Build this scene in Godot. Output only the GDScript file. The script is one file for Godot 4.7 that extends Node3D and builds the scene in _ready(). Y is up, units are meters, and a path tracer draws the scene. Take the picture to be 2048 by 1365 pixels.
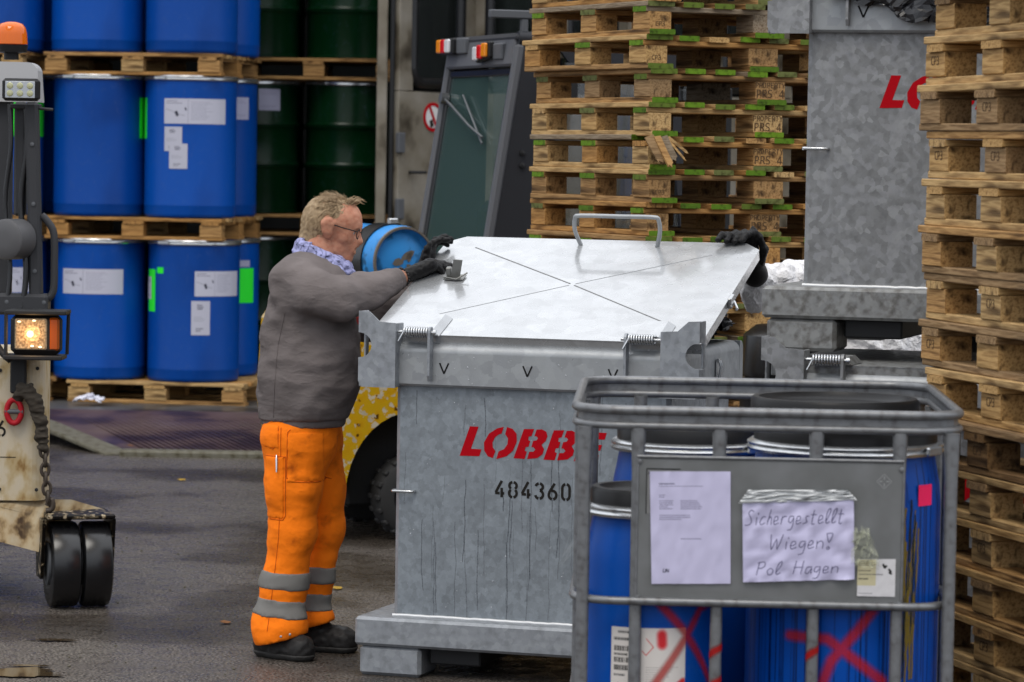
extends Node3D

var M := {}
var meshes := {}
var taken := {}
var rng := RandomNumberGenerator.new()

func _ready():
	rng.seed = 7
	var cam := Camera3D.new()
	cam.name = "camera"
	add_child(cam)
	cam.position = Vector3(0, 1.85, 0)
	cam.rotation = Vector3(-atan(372.5 / 6800.0), 0, 0)
	cam.rotate_object_local(Vector3.BACK, 0.017)
	var ca := CameraAttributesPhysical.new()
	ca.frustum_focal_length = 119.55
	ca.frustum_near = 0.1
	ca.frustum_far = 600.0
	ca.frustum_focus_distance = 12.1
	ca.exposure_aperture = 6.3
	cam.attributes = ca
	cam.fov = 11.463
	cam.far = 600.0
	var we := WorldEnvironment.new()
	we.name = "world_environment"
	var env := Environment.new()
	env.background_mode = Environment.BG_SKY
	env.tonemap_mode = Environment.TONE_MAPPER_LINEAR
	env.tonemap_exposure = 1.5
	env.sdfgi_enabled = true
	env.ssao_enabled = true
	env.ssil_enabled = true
	var sky := Sky.new()
	var sm := ProceduralSkyMaterial.new()
	sm.sky_top_color = Color(0.97, 0.98, 1.0)
	sm.sky_horizon_color = Color(0.58, 0.60, 0.63)
	sm.sky_curve = 0.75
	sm.ground_bottom_color = Color(0.16, 0.16, 0.16)
	sm.ground_horizon_color = Color(0.35, 0.36, 0.37)
	sm.sky_energy_multiplier = 1.25
	sky.sky_material = sm
	env.sky = sky
	env.background_energy_multiplier = 1.0
	we.environment = env
	add_child(we)
	var sun := DirectionalLight3D.new()
	sun.name = "sun"
	sun.light_color = Color(1.0, 0.98, 0.95)
	sun.light_energy = 0.32
	sun.light_angular_distance = 25.0
	sun.shadow_enabled = true
	sun.rotation_degrees = Vector3(-58, -18, 0)
	add_child(sun)
	materials()
	build_setting()
	build_drums()
	build_pallet_stacks()
	build_containers()
	build_forklift()
	build_crane()
	build_cage()
	build_people()
	build_small()

# ---------------------------------------------------------------- nodes
func numbered(s: String) -> String:
	var n: int = taken.get(s, 0)
	taken[s] = n + 1
	return s if n == 0 else "%s_%03d" % [s, n]

func thing(called: String, label: String, category: String, at: Vector3, yaw := 0.0, group := "") -> Node3D:
	var o := Node3D.new()
	o.name = numbered(called)
	add_child(o)
	o.position = at
	o.rotation_degrees.y = yaw
	o.set_meta("label", label)
	o.set_meta("category", category)
	if group != "":
		o.set_meta("group", group)
	return o

func part(called: String, mesh: Mesh, mat, parent: Node, xf := Transform3D()) -> MeshInstance3D:
	var o := MeshInstance3D.new()
	o.name = called
	o.mesh = mesh
	if mat is Array:
		for i in mat.size():
			o.set_surface_override_material(i, mat[i])
	elif mat != null:
		o.material_override = mat
	o.transform = xf
	parent.add_child(o, true)
	return o

func struct(called: String, mesh: Mesh, mat, xf := Transform3D()) -> MeshInstance3D:
	var o := part(numbered(called), mesh, mat, self, xf)
	o.set_meta("kind", "structure")
	return o

func solo(called: String, mesh: Mesh, mat, label: String, category: String, at: Vector3, yaw := 0.0, group := "") -> MeshInstance3D:
	var o := part(numbered(called), mesh, mat, self, Transform3D(Basis(Vector3.UP, deg_to_rad(yaw)), at))
	o.set_meta("label", label)
	o.set_meta("category", category)
	if group != "":
		o.set_meta("group", group)
	return o

# ---------------------------------------------------------------- geometry
func nst() -> SurfaceTool:
	var st := SurfaceTool.new()
	st.begin(Mesh.PRIMITIVE_TRIANGLES)
	return st

func fin(st: SurfaceTool) -> ArrayMesh:
	st.index()
	return st.commit()

func tri(st: SurfaceTool, a: Vector3, b: Vector3, c: Vector3, na: Vector3, nb: Vector3, nc: Vector3, ua := Vector2.ZERO, ub := Vector2.ZERO, uc := Vector2.ZERO) -> void:
	if (c - a).cross(b - a).dot(na + nb + nc) < 0.0:
		var t := b; b = c; c = t
		t = nb; nb = nc; nc = t
		var u := ub; ub = uc; uc = u
	st.set_normal(na); st.set_uv(ua); st.add_vertex(a)
	st.set_normal(nb); st.set_uv(ub); st.add_vertex(b)
	st.set_normal(nc); st.set_uv(uc); st.add_vertex(c)

func quad(st: SurfaceTool, a: Vector3, b: Vector3, c: Vector3, d: Vector3, n: Vector3, u0 := Vector2(0, 1), u1 := Vector2(1, 0)) -> void:
	# a lower left, b lower right, c upper right, d upper left
	var ua := u0; var ub := Vector2(u1.x, u0.y); var uc := u1; var ud := Vector2(u0.x, u1.y)
	tri(st, a, b, c, n, n, n, ua, ub, uc)
	tri(st, a, c, d, n, n, n, ua, uc, ud)

func poly(st: SurfaceTool, pts: Array, centre: Vector3) -> void:
	var n: Vector3 = (pts[1] - pts[0]).cross(pts[2] - pts[0]).normalized()
	if n.dot(pts[0] - centre) < 0.0:
		n = -n
	for i in range(1, pts.size() - 1):
		tri(st, pts[0], pts[i], pts[i + 1], n, n, n, Vector2(pts[0].x, pts[0].y), Vector2(pts[i].x, pts[i].y), Vector2(pts[i + 1].x, pts[i + 1].y))

func box(st: SurfaceTool, c: Vector3, s: Vector3, bevel := 0.0, bs := Basis()) -> void:
	var h := s * 0.5
	var b: float = min(bevel, min(h.x, min(h.y, h.z)) * 0.9)
	var V := func(ix, iy, iz, ax):
		# corner vertex that lies on the face of axis ax
		var p := Vector3(ix * h.x, iy * h.y, iz * h.z)
		for k in 3:
			if k != ax:
				p[k] -= signf(p[k]) * b
		return c + bs * p
	for ax in 3:
		var u := (ax + 1) % 3
		var v := (ax + 2) % 3
		for s1 in [-1, 1]:
			var q := []
			for cc in [[-1, -1], [1, -1], [1, 1], [-1, 1]]:
				var i := [0, 0, 0]
				i[ax] = s1; i[u] = cc[0]; i[v] = cc[1]
				q.append(V.call(i[0], i[1], i[2], ax))
			poly(st, q, c)
	if b <= 0.0:
		return
	for ax in 3:
		var u := (ax + 1) % 3
		var v := (ax + 2) % 3
		for su in [-1, 1]:
			for sv in [-1, 1]:
				var i := [0, 0, 0]; var j := [0, 0, 0]
				i[ax] = -1; i[u] = su; i[v] = sv
				j[ax] = 1; j[u] = su; j[v] = sv
				poly(st, [V.call(i[0], i[1], i[2], u), V.call(j[0], j[1], j[2], u), V.call(j[0], j[1], j[2], v), V.call(i[0], i[1], i[2], v)], c)
	for sx in [-1, 1]:
		for sy in [-1, 1]:
			for sz in [-1, 1]:
				poly(st, [V.call(sx, sy, sz, 0), V.call(sx, sy, sz, 1), V.call(sx, sy, sz, 2)], c)

func bx(s: Vector3, bevel := 0.004, c := Vector3.ZERO, bs := Basis()) -> ArrayMesh:
	var st := nst()
	box(st, c, s, bevel, bs)
	return fin(st)

func b2(a: Vector3, b: Vector3, bevel := 0.004) -> ArrayMesh:
	return bx((b - a).abs(), bevel, (a + b) * 0.5)

# bar with rectangular section between two points; w along side, t along normal
func bar(st: SurfaceTool, a: Vector3, b: Vector3, w: float, t: float, up := Vector3.BACK, bevel := 0.004) -> void:
	var y := (b - a).normalized()
	var x := y.cross(up).normalized()
	var z := x.cross(y).normalized()
	box(st, (a + b) * 0.5, Vector3(w, a.distance_to(b), t), bevel, Basis(x, y, z))

func tube(st: SurfaceTool, p: Array, r, sides := 8, closed := false, flat := Vector2.ONE) -> void:
	var n := p.size()
	var rings := []
	var ref := Vector3.ZERO
	for i in n:
		var t: Vector3
		if closed:
			t = (p[(i + 1) % n] - p[(i + n - 1) % n]).normalized()
		else:
			t = (p[min(i + 1, n - 1)] - p[max(i - 1, 0)]).normalized()
		if ref == Vector3.ZERO:
			ref = Vector3.UP if absf(t.y) < 0.9 else Vector3.RIGHT
		var x := ref.cross(t).normalized()
		var y := t.cross(x).normalized()
		ref = y
		var rr: float = r[i] if r is Array or r is PackedFloat32Array else r
		var ring := []
		for k in sides:
			var a := TAU * k / sides
			var d := x * cos(a) * flat.x + y * sin(a) * flat.y
			ring.append([p[i] + d * rr, (x * cos(a) / flat.x + y * sin(a) / flat.y).normalized()])
		rings.append([ring, p[i], t])
	var last := n if closed else n - 1
	for i in last:
		var A = rings[i][0]
		var B = rings[(i + 1) % n][0]
		# closing seam: match nearest start
		var off := 0
		if closed and i == n - 1:
			var best := 1e9
			for k in sides:
				var dd: float = A[0][0].distance_to(B[k][0])
				if dd < best:
					best = dd; off = k
		for k in sides:
			var k2 := (k + 1) % sides
			var b0 = B[(k + off) % sides]
			var b1 = B[(k2 + off) % sides]
			tri(st, A[k][0], A[k2][0], b1[0], A[k][1], A[k2][1], b1[1])
			tri(st, A[k][0], b1[0], b0[0], A[k][1], b1[1], b0[1])
	if not closed:
		for e in [[rings[0], -1.0], [rings[n - 1], 1.0]]:
			var nn: Vector3 = e[0][2] * e[1]
			for k in sides:
				tri(st, e[0][1], e[0][0][k][0], e[0][0][(k + 1) % sides][0], nn, nn, nn)

func tb(p: Array, r, sides := 8, closed := false) -> ArrayMesh:
	var st := nst()
	tube(st, p, r, sides, closed)
	return fin(st)

# profile: Array of Vector2(r, y); revolves about Y of xf
func lathe(st: SurfaceTool, prof: Array, sides := 32, xf := Transform3D(), a0 := 0.0, a1 := TAU, crease := 0.75) -> void:
	var m := prof.size()
	var sn := []
	for i in m - 1:
		var d: Vector2 = (prof[i + 1] - prof[i]).normalized()
		sn.append(Vector2(d.y, -d.x))
	for i in m - 1:
		var n0: Vector2 = sn[i]
		var n1: Vector2 = sn[i]
		if i > 0 and sn[i - 1].dot(sn[i]) > crease:
			n0 = (sn[i - 1] + sn[i]).normalized()
		if i < m - 2 and sn[i + 1].dot(sn[i]) > crease:
			n1 = (sn[i + 1] + sn[i]).normalized()
		for k in sides:
			var t0 := a0 + (a1 - a0) * k / sides
			var t1 := a0 + (a1 - a0) * (k + 1) / sides
			var e0 := Vector3(sin(t0), 0, cos(t0))
			var e1 := Vector3(sin(t1), 0, cos(t1))
			var P := func(e, q): return xf * (e * q.x + Vector3.UP * q.y)
			var N := func(e, q): return (xf.basis * (e * q.x + Vector3.UP * q.y)).normalized()
			var u0 := Vector2(float(k) / sides, 1.0 - float(i) / (m - 1))
			var u1 := Vector2(float(k + 1) / sides, 1.0 - float(i + 1) / (m - 1))
			var A: Vector3 = P.call(e0, prof[i]); var B: Vector3 = P.call(e1, prof[i])
			var C: Vector3 = P.call(e1, prof[i + 1]); var D: Vector3 = P.call(e0, prof[i + 1])
			if prof[i].x > 1e-6:
				tri(st, A, B, C, N.call(e0, n0), N.call(e1, n0), N.call(e1, n1), u0, Vector2(u1.x, u0.y), u1)
			if prof[i + 1].x > 1e-6:
				tri(st, A, C, D, N.call(e0, n0), N.call(e1, n1), N.call(e0, n1), u0, u1, Vector2(u0.x, u1.y))

func lt(prof: Array, sides := 32, xf := Transform3D()) -> ArrayMesh:
	var st := nst()
	lathe(st, prof, sides, xf)
	return fin(st)

# polygon in xy of xf, thickness from z=0 to z=-d
func extrude(st: SurfaceTool, pts: PackedVector2Array, d: float, xf := Transform3D(), sides := true) -> void:
	var idx := Geometry2D.triangulate_polygon(pts)
	var nz: Vector3 = xf.basis.z.normalized()
	for i in range(0, idx.size(), 3):
		var q := []
		for k in 3:
			var v: Vector2 = pts[idx[i + k]]
			q.append(v)
		tri(st, xf * Vector3(q[0].x, q[0].y, 0), xf * Vector3(q[1].x, q[1].y, 0), xf * Vector3(q[2].x, q[2].y, 0), nz, nz, nz, q[0], q[1], q[2])
		if d > 0.0:
			tri(st, xf * Vector3(q[0].x, q[0].y, -d), xf * Vector3(q[1].x, q[1].y, -d), xf * Vector3(q[2].x, q[2].y, -d), -nz, -nz, -nz, q[0], q[1], q[2])
	if d > 0.0 and sides:
		var cw := 1.0 if Geometry2D.is_polygon_clockwise(pts) else -1.0
		for i in pts.size():
			var a: Vector2 = pts[i]
			var b: Vector2 = pts[(i + 1) % pts.size()]
			var e: Vector2 = (b - a).normalized()
			var n: Vector3 = (xf.basis * Vector3(-e.y * cw, e.x * cw, 0)).normalized()
			quad(st, xf * Vector3(a.x, a.y, -d), xf * Vector3(b.x, b.y, -d), xf * Vector3(b.x, b.y, 0), xf * Vector3(a.x, a.y, 0), n)

func ex(pts: PackedVector2Array, d: float, xf := Transform3D()) -> ArrayMesh:
	var st := nst()
	extrude(st, pts, d, xf)
	return fin(st)

# flat ribbon along a 2D polyline in the xy plane of xf
func ribbon(st: SurfaceTool, p: Array, w: float, xf := Transform3D()) -> void:
	var nz: Vector3 = xf.basis.z.normalized()
	var L := []
	var R := []
	for i in p.size():
		var t: Vector2 = (p[min(i + 1, p.size() - 1)] - p[max(i - 1, 0)]).normalized()
		var o := Vector2(-t.y, t.x) * w * 0.5
		L.append(p[i] + o); R.append(p[i] - o)
	for i in p.size() - 1:
		quad(st, xf * Vector3(R[i].x, R[i].y, 0), xf * Vector3(R[i + 1].x, R[i + 1].y, 0), xf * Vector3(L[i + 1].x, L[i + 1].y, 0), xf * Vector3(L[i].x, L[i].y, 0), nz)

# sticker bent round a vertical cylinder: centre angle from +z towards +x
func patch(r: float, a: float, w: float, y0: float, y1: float, seg := 8) -> ArrayMesh:
	var st := nst()
	var da := w / r
	for k in seg:
		var t0 := a - da * 0.5 + da * k / seg
		var t1 := a - da * 0.5 + da * (k + 1) / seg
		var e0 := Vector3(sin(t0), 0, cos(t0))
		var e1 := Vector3(sin(t1), 0, cos(t1))
		var u0 := float(k) / seg
		var u1 := float(k + 1) / seg
		var A := e0 * r + Vector3.UP * y0; var B := e1 * r + Vector3.UP * y0
		var C := e1 * r + Vector3.UP * y1; var D := e0 * r + Vector3.UP * y1
		tri(st, A, B, C, e0, e1, e1, Vector2(u0, 1), Vector2(u1, 1), Vector2(u1, 0))
		tri(st, A, C, D, e0, e1, e0, Vector2(u0, 1), Vector2(u1, 0), Vector2(u0, 0))
	return fin(st)

func arc(c: Vector2, r: float, a0: float, a1: float, n: int, ry := -1.0) -> Array:
	var o := []
	for i in n + 1:
		var a := deg_to_rad(a0 + (a1 - a0) * i / n)
		o.append(c + Vector2(cos(a) * r, sin(a) * (r if ry < 0.0 else ry)))
	return o

func smooth_path(p: Array, sub := 4, closed := false) -> Array:
	var o := []
	var n := p.size()
	for i in (n if closed else n - 1):
		var p0 = p[(i + n - 1) % n] if closed else p[max(i - 1, 0)]
		var p1 = p[i]
		var p2 = p[(i + 1) % n]
		var p3 = p[(i + 2) % n] if closed else p[min(i + 2, n - 1)]
		for k in sub:
			var t := float(k) / sub
			o.append(p1.cubic_interpolate(p2, p0, p3, t))
	if not closed:
		o.append(p[n - 1])
	return o

# ---------------------------------------------------------------- signed distance bodies
var fa := PackedVector3Array()
var fb := PackedVector3Array()
var fr := PackedFloat32Array()
var fq := PackedFloat32Array()
var fs := PackedInt32Array()
var fk := 0.02
var fclip := []       # [normal, offset]: keeps normal.p < offset
var fwr := []         # [noise, amplitude, stretch Vector3]
var finfl := 0.0
var fzs := 1.0

func f_new(k := 0.02) -> void:
	fa.clear(); fb.clear(); fr.clear(); fq.clear(); fs.clear()
	fk = k; fclip = []; fwr = []; finfl = 0.0; fzs = 1.0

func bone(a: Vector3, b: Vector3, ra: float, rb := -1.0, cut := 0) -> void:
	fa.append(a); fb.append(b); fr.append(ra); fq.append(ra if rb < 0.0 else rb); fs.append(cut)

func chain(p: Array, r: Array) -> void:
	for i in p.size() - 1:
		bone(p[i], p[i + 1], r[i], r[i + 1])

func f_eval(p0: Vector3, act: PackedInt32Array) -> float:
	var p := Vector3(p0.x, p0.y, p0.z / fzs)
	var d := 10.0
	for i in act:
		var ab := fb[i] - fa[i]
		var l := ab.length_squared()
		var t := 0.0
		if l > 1e-12:
			t = clampf((p - fa[i]).dot(ab) / l, 0.0, 1.0)
		var q := p.distance_to(fa[i] + ab * t) - lerpf(fr[i], fq[i], t)
		if fs[i] == 0:
			var h := maxf(fk - absf(d - q), 0.0) / fk
			d = minf(d, q) - h * h * fk * 0.25
	for i in act:
		if fs[i] == 1:
			var ab := fb[i] - fa[i]
			var l := ab.length_squared()
			var t := 0.0
			if l > 1e-12:
				t = clampf((p - fa[i]).dot(ab) / l, 0.0, 1.0)
			var q := -(p.distance_to(fa[i] + ab * t) - lerpf(fr[i], fq[i], t))
			var kk := fk * 0.4
			var h := maxf(kk - absf(d - q), 0.0) / kk
			d = maxf(d, q) + h * h * kk * 0.25
	for w in fwr:
		var s: Vector3 = w[2]
		d += w[0].get_noise_3d(p0.x * s.x, p0.y * s.y, p0.z * s.z) * w[1]
	d -= finfl
	for c in fclip:
		d = maxf(d, c[0].dot(p0) - c[1])
	return d

# a thread laid on the near (+z) side of the current body along a path in x and y
func thread(pts: Array, r: float, step := 0.012) -> ArrayMesh:
	var act := PackedInt32Array()
	for i in fa.size():
		act.append(i)
	var path := []
	for i in pts.size() - 1:
		var n: int = maxi(1, int(pts[i].distance_to(pts[i + 1]) / step))
		for k in n + (1 if i == pts.size() - 2 else 0):
			var q: Vector2 = pts[i].lerp(pts[i + 1], float(k) / n)
			var z := 0.4
			for it in 60:
				var d := f_eval(Vector3(q.x, q.y, z), act)
				if d < 0.0008:
					break
				z -= maxf(d * 0.8, 0.0005)
			if z > -0.02:
				path.append(Vector3(q.x, q.y, z))
	return tb(path, r, 5)

# surface nets over the bones set with bone(); adds to arrays, returns a mesh
func nets(h: float, xf := Transform3D()) -> ArrayMesh:
	var lo := Vector3(1e9, 1e9, 1e9)
	var hi := -lo
	var pad := finfl + h * 2.0 + 0.012
	for i in fa.size():
		if fs[i] == 1:
			continue
		var R: float = maxf(fr[i], fq[i]) + pad
		for q in [fa[i], fb[i]]:
			lo = lo.min(q - Vector3(R, R, R)); hi = hi.max(q + Vector3(R, R, R))
	lo.z = minf(lo.z, lo.z * fzs); hi.z = maxf(hi.z, hi.z * fzs)
	for c in fclip:   # axis-aligned clips shrink the grid
		for ax in 3:
			if absf(c[0][ax]) > 0.999:
				if c[0][ax] > 0: hi[ax] = minf(hi[ax], c[1] + h * 2)
				else: lo[ax] = maxf(lo[ax], -c[1] - h * 2)
	var B := 6
	var n := Vector3i(((hi - lo) / h / B).ceil()) * B
	var nx := n.x + 1; var ny := n.y + 1; var nz := n.z + 1
	var D := PackedFloat32Array()
	D.resize(nx * ny * nz)
	D.fill(1000.0)
	var blocks := []
	var hd := h * B * 0.8661
	for bz in range(0, n.z, B):
		for by in range(0, n.y, B):
			for bxx in range(0, n.x, B):
				var c := lo + Vector3(bxx + B * 0.5, by + B * 0.5, bz + B * 0.5) * h
				var act := PackedInt32Array()
				var best := 1e9
				var cs := Vector3(c.x, c.y, c.z / fzs)
				for i in fa.size():
					var ab := fb[i] - fa[i]
					var l := ab.length_squared()
					var t := 0.0
					if l > 1e-12:
						t = clampf((cs - fa[i]).dot(ab) / l, 0.0, 1.0)
					var q := cs.distance_to(fa[i] + ab * t) - maxf(fr[i], fq[i]) if fs[i] == 1 else cs.distance_to(fa[i] + ab * t) - lerpf(fr[i], fq[i], t)
					if q < hd * 1.25 + fk + 0.012 + finfl:
						act.append(i)
					if fs[i] == 0:
						best = minf(best, q)
				if best - finfl > hd * 1.25 + 0.02 + fk * 0.3 or best - finfl < -(hd * 1.25 + 0.03):
					if fclip.is_empty() or best - finfl > 0:
						continue
				blocks.append(Vector3i(bxx, by, bz))
				for k in B + 1:
					for j in B + 1:
						var at := ((bz + k) * ny + by + j) * nx + bxx
						for i in B + 1:
							if D[at + i] > 900.0:
								D[at + i] = f_eval(lo + Vector3(bxx + i, by + j, bz + k) * h, act)
	var vid := {}
	var V := PackedVector3Array()
	var N := PackedVector3Array()
	var I := PackedInt32Array()
	var co := [0, 1, nx, nx + 1, nx * ny, nx * ny + 1, nx * ny + nx, nx * ny + nx + 1]
	var edges := [[0, 1], [2, 3], [4, 5], [6, 7], [0, 2], [1, 3], [4, 6], [5, 7], [0, 4], [1, 5], [2, 6], [3, 7]]
	for b in blocks:
		for k in B:
			for j in B:
				var row: int = ((b.z + k) * ny + b.y + j) * nx + b.x
				for i in B:
					var at: int = row + i
					var neg := 0
					for c in co:
						if D[at + c] < 0.0:
							neg += 1
					if neg == 0 or neg == 8:
						continue
					var sum := Vector3.ZERO
					var cnt := 0
					for e in edges:
						var d0: float = D[at + co[e[0]]]
						var d1: float = D[at + co[e[1]]]
						if (d0 < 0.0) != (d1 < 0.0):
							var t := d0 / (d0 - d1)
							var p0 := Vector3(e[0] & 1, (e[0] >> 1) & 1, e[0] >> 2)
							var p1 := Vector3(e[1] & 1, (e[1] >> 1) & 1, e[1] >> 2)
							sum += p0.lerp(p1, t)
							cnt += 1
					vid[at] = V.size()
					V.append(lo + (Vector3(b.x + i, b.y + j, b.z + k) + sum / cnt) * h)
	N.resize(V.size())
	var steps := [1, nx, nx * ny]
	for at in vid:
		for ax in 3:
			var d0: float = D[at]
			var d1: float = D[at + steps[ax]]
			if (d0 < 0.0) == (d1 < 0.0):
				continue
			var u: int = steps[(ax + 1) % 3]
			var v: int = steps[(ax + 2) % 3]
			if not (vid.has(at - u) and vid.has(at - v) and vid.has(at - u - v)):
				continue
			var q := [vid[at], vid[at - u], vid[at - u - v], vid[at - v]]
			if d0 < 0.0:
				I.append_array(PackedInt32Array([q[0], q[2], q[1], q[0], q[3], q[2]]))
			else:
				I.append_array(PackedInt32Array([q[0], q[1], q[2], q[0], q[2], q[3]]))
	for i in range(0, I.size(), 3):
		var fn := (V[I[i + 2]] - V[I[i]]).cross(V[I[i + 1]] - V[I[i]])
		for k in 3:
			N[I[i + k]] += fn
	var U := PackedVector2Array()
	U.resize(V.size())
	for i in N.size():
		N[i] = (xf.basis * N[i]).normalized()
		V[i] = xf * V[i]
	var ar := []
	ar.resize(Mesh.ARRAY_MAX)
	ar[Mesh.ARRAY_VERTEX] = V
	ar[Mesh.ARRAY_NORMAL] = N
	ar[Mesh.ARRAY_TEX_UV] = U
	ar[Mesh.ARRAY_INDEX] = I
	var m := ArrayMesh.new()
	m.add_surface_from_arrays(Mesh.PRIMITIVE_TRIANGLES, ar)
	return m

# ---------------------------------------------------------------- materials
func lin(r: float, g: float, b: float) -> Color:
	return Color(r, g, b).linear_to_srgb()

func noise(sd: int, f: float, oct := 4, type := FastNoiseLite.TYPE_SIMPLEX_SMOOTH, warp := 0.0) -> FastNoiseLite:
	var n := FastNoiseLite.new()
	n.seed = sd
	n.noise_type = type
	n.frequency = f
	n.fractal_type = FastNoiseLite.FRACTAL_FBM if oct > 1 else FastNoiseLite.FRACTAL_NONE
	n.fractal_octaves = oct
	n.cellular_return_type = FastNoiseLite.RETURN_CELL_VALUE
	if warp > 0.0:
		n.domain_warp_enabled = true
		n.domain_warp_amplitude = warp
		n.domain_warp_frequency = f * 1.7
	return n

func ntex(n: FastNoiseLite, stops: Array, size := 512, normal := 0.0) -> NoiseTexture2D:
	# stops: [[offset, Color(srgb)] ...]
	var t := NoiseTexture2D.new()
	t.width = size; t.height = size
	t.seamless = true
	t.seamless_blend_skirt = 0.15
	t.noise = n
	if normal > 0.0:
		t.as_normal_map = true
		t.bump_strength = normal
	else:
		var g := Gradient.new()
		var o := PackedFloat32Array(); var c := PackedColorArray()
		for s in stops:
			o.append(s[0])
			c.append(s[1] if s[1] is Color else Color(s[1], s[1], s[1]))
		g.offsets = o; g.colors = c
		t.color_ramp = g
	return t

func mat(name_: String, c: Color, rough := 0.6, metal := 0.0) -> StandardMaterial3D:
	var m := StandardMaterial3D.new()
	m.resource_name = name_
	m.albedo_color = c
	m.roughness = rough
	m.metallic = metal
	m.metallic_specular = 0.5 if rough < 0.3 or metal > 0.2 else 0.3
	M[name_] = m
	return m

func tri_on(m: StandardMaterial3D, s: Vector3, world := false) -> StandardMaterial3D:
	m.uv1_triplanar = true
	m.uv1_world_triplanar = world
	m.uv1_scale = s
	return m

func itex(im: Image) -> ImageTexture:
	return ImageTexture.create_from_image(im)

func lines(im: Image, x0: int, y0: int, x1: int, n: int, dy: int, h: int, c: Color, r: RandomNumberGenerator) -> void:
	for i in n:
		var x := x0
		var e := x0 + int((x1 - x0) * r.randf_range(0.55, 1.0))
		while x < e:
			var w := r.randi_range(3, 9)
			im.fill_rect(Rect2i(x, y0 + i * dy, mini(w, e - x), h), c)
			x += w + 2

func stroke(im: Image, p: Array, w: float, c: Color) -> void:
	for i in p.size() - 1:
		var a: Vector2 = p[i]; var b: Vector2 = p[i + 1]
		var lo := a.min(b) - Vector2(w, w) - Vector2.ONE
		var hi := a.max(b) + Vector2(w, w) + Vector2.ONE
		for y in range(maxi(0, int(lo.y)), mini(im.get_height(), int(hi.y) + 1)):
			for x in range(maxi(0, int(lo.x)), mini(im.get_width(), int(hi.x) + 1)):
				var q := Vector2(x, y)
				var d := q.distance_to(Geometry2D.get_closest_point_to_segment(q, a, b))
				var k := clampf(w * 0.5 + 0.5 - d, 0.0, 1.0) * c.a
				if k > 0.0:
					var o := im.get_pixel(x, y)
					var res := o.lerp(Color(c.r, c.g, c.b, 1.0), k)
					res.a = maxf(o.a, k)
					im.set_pixel(x, y, res)

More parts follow.
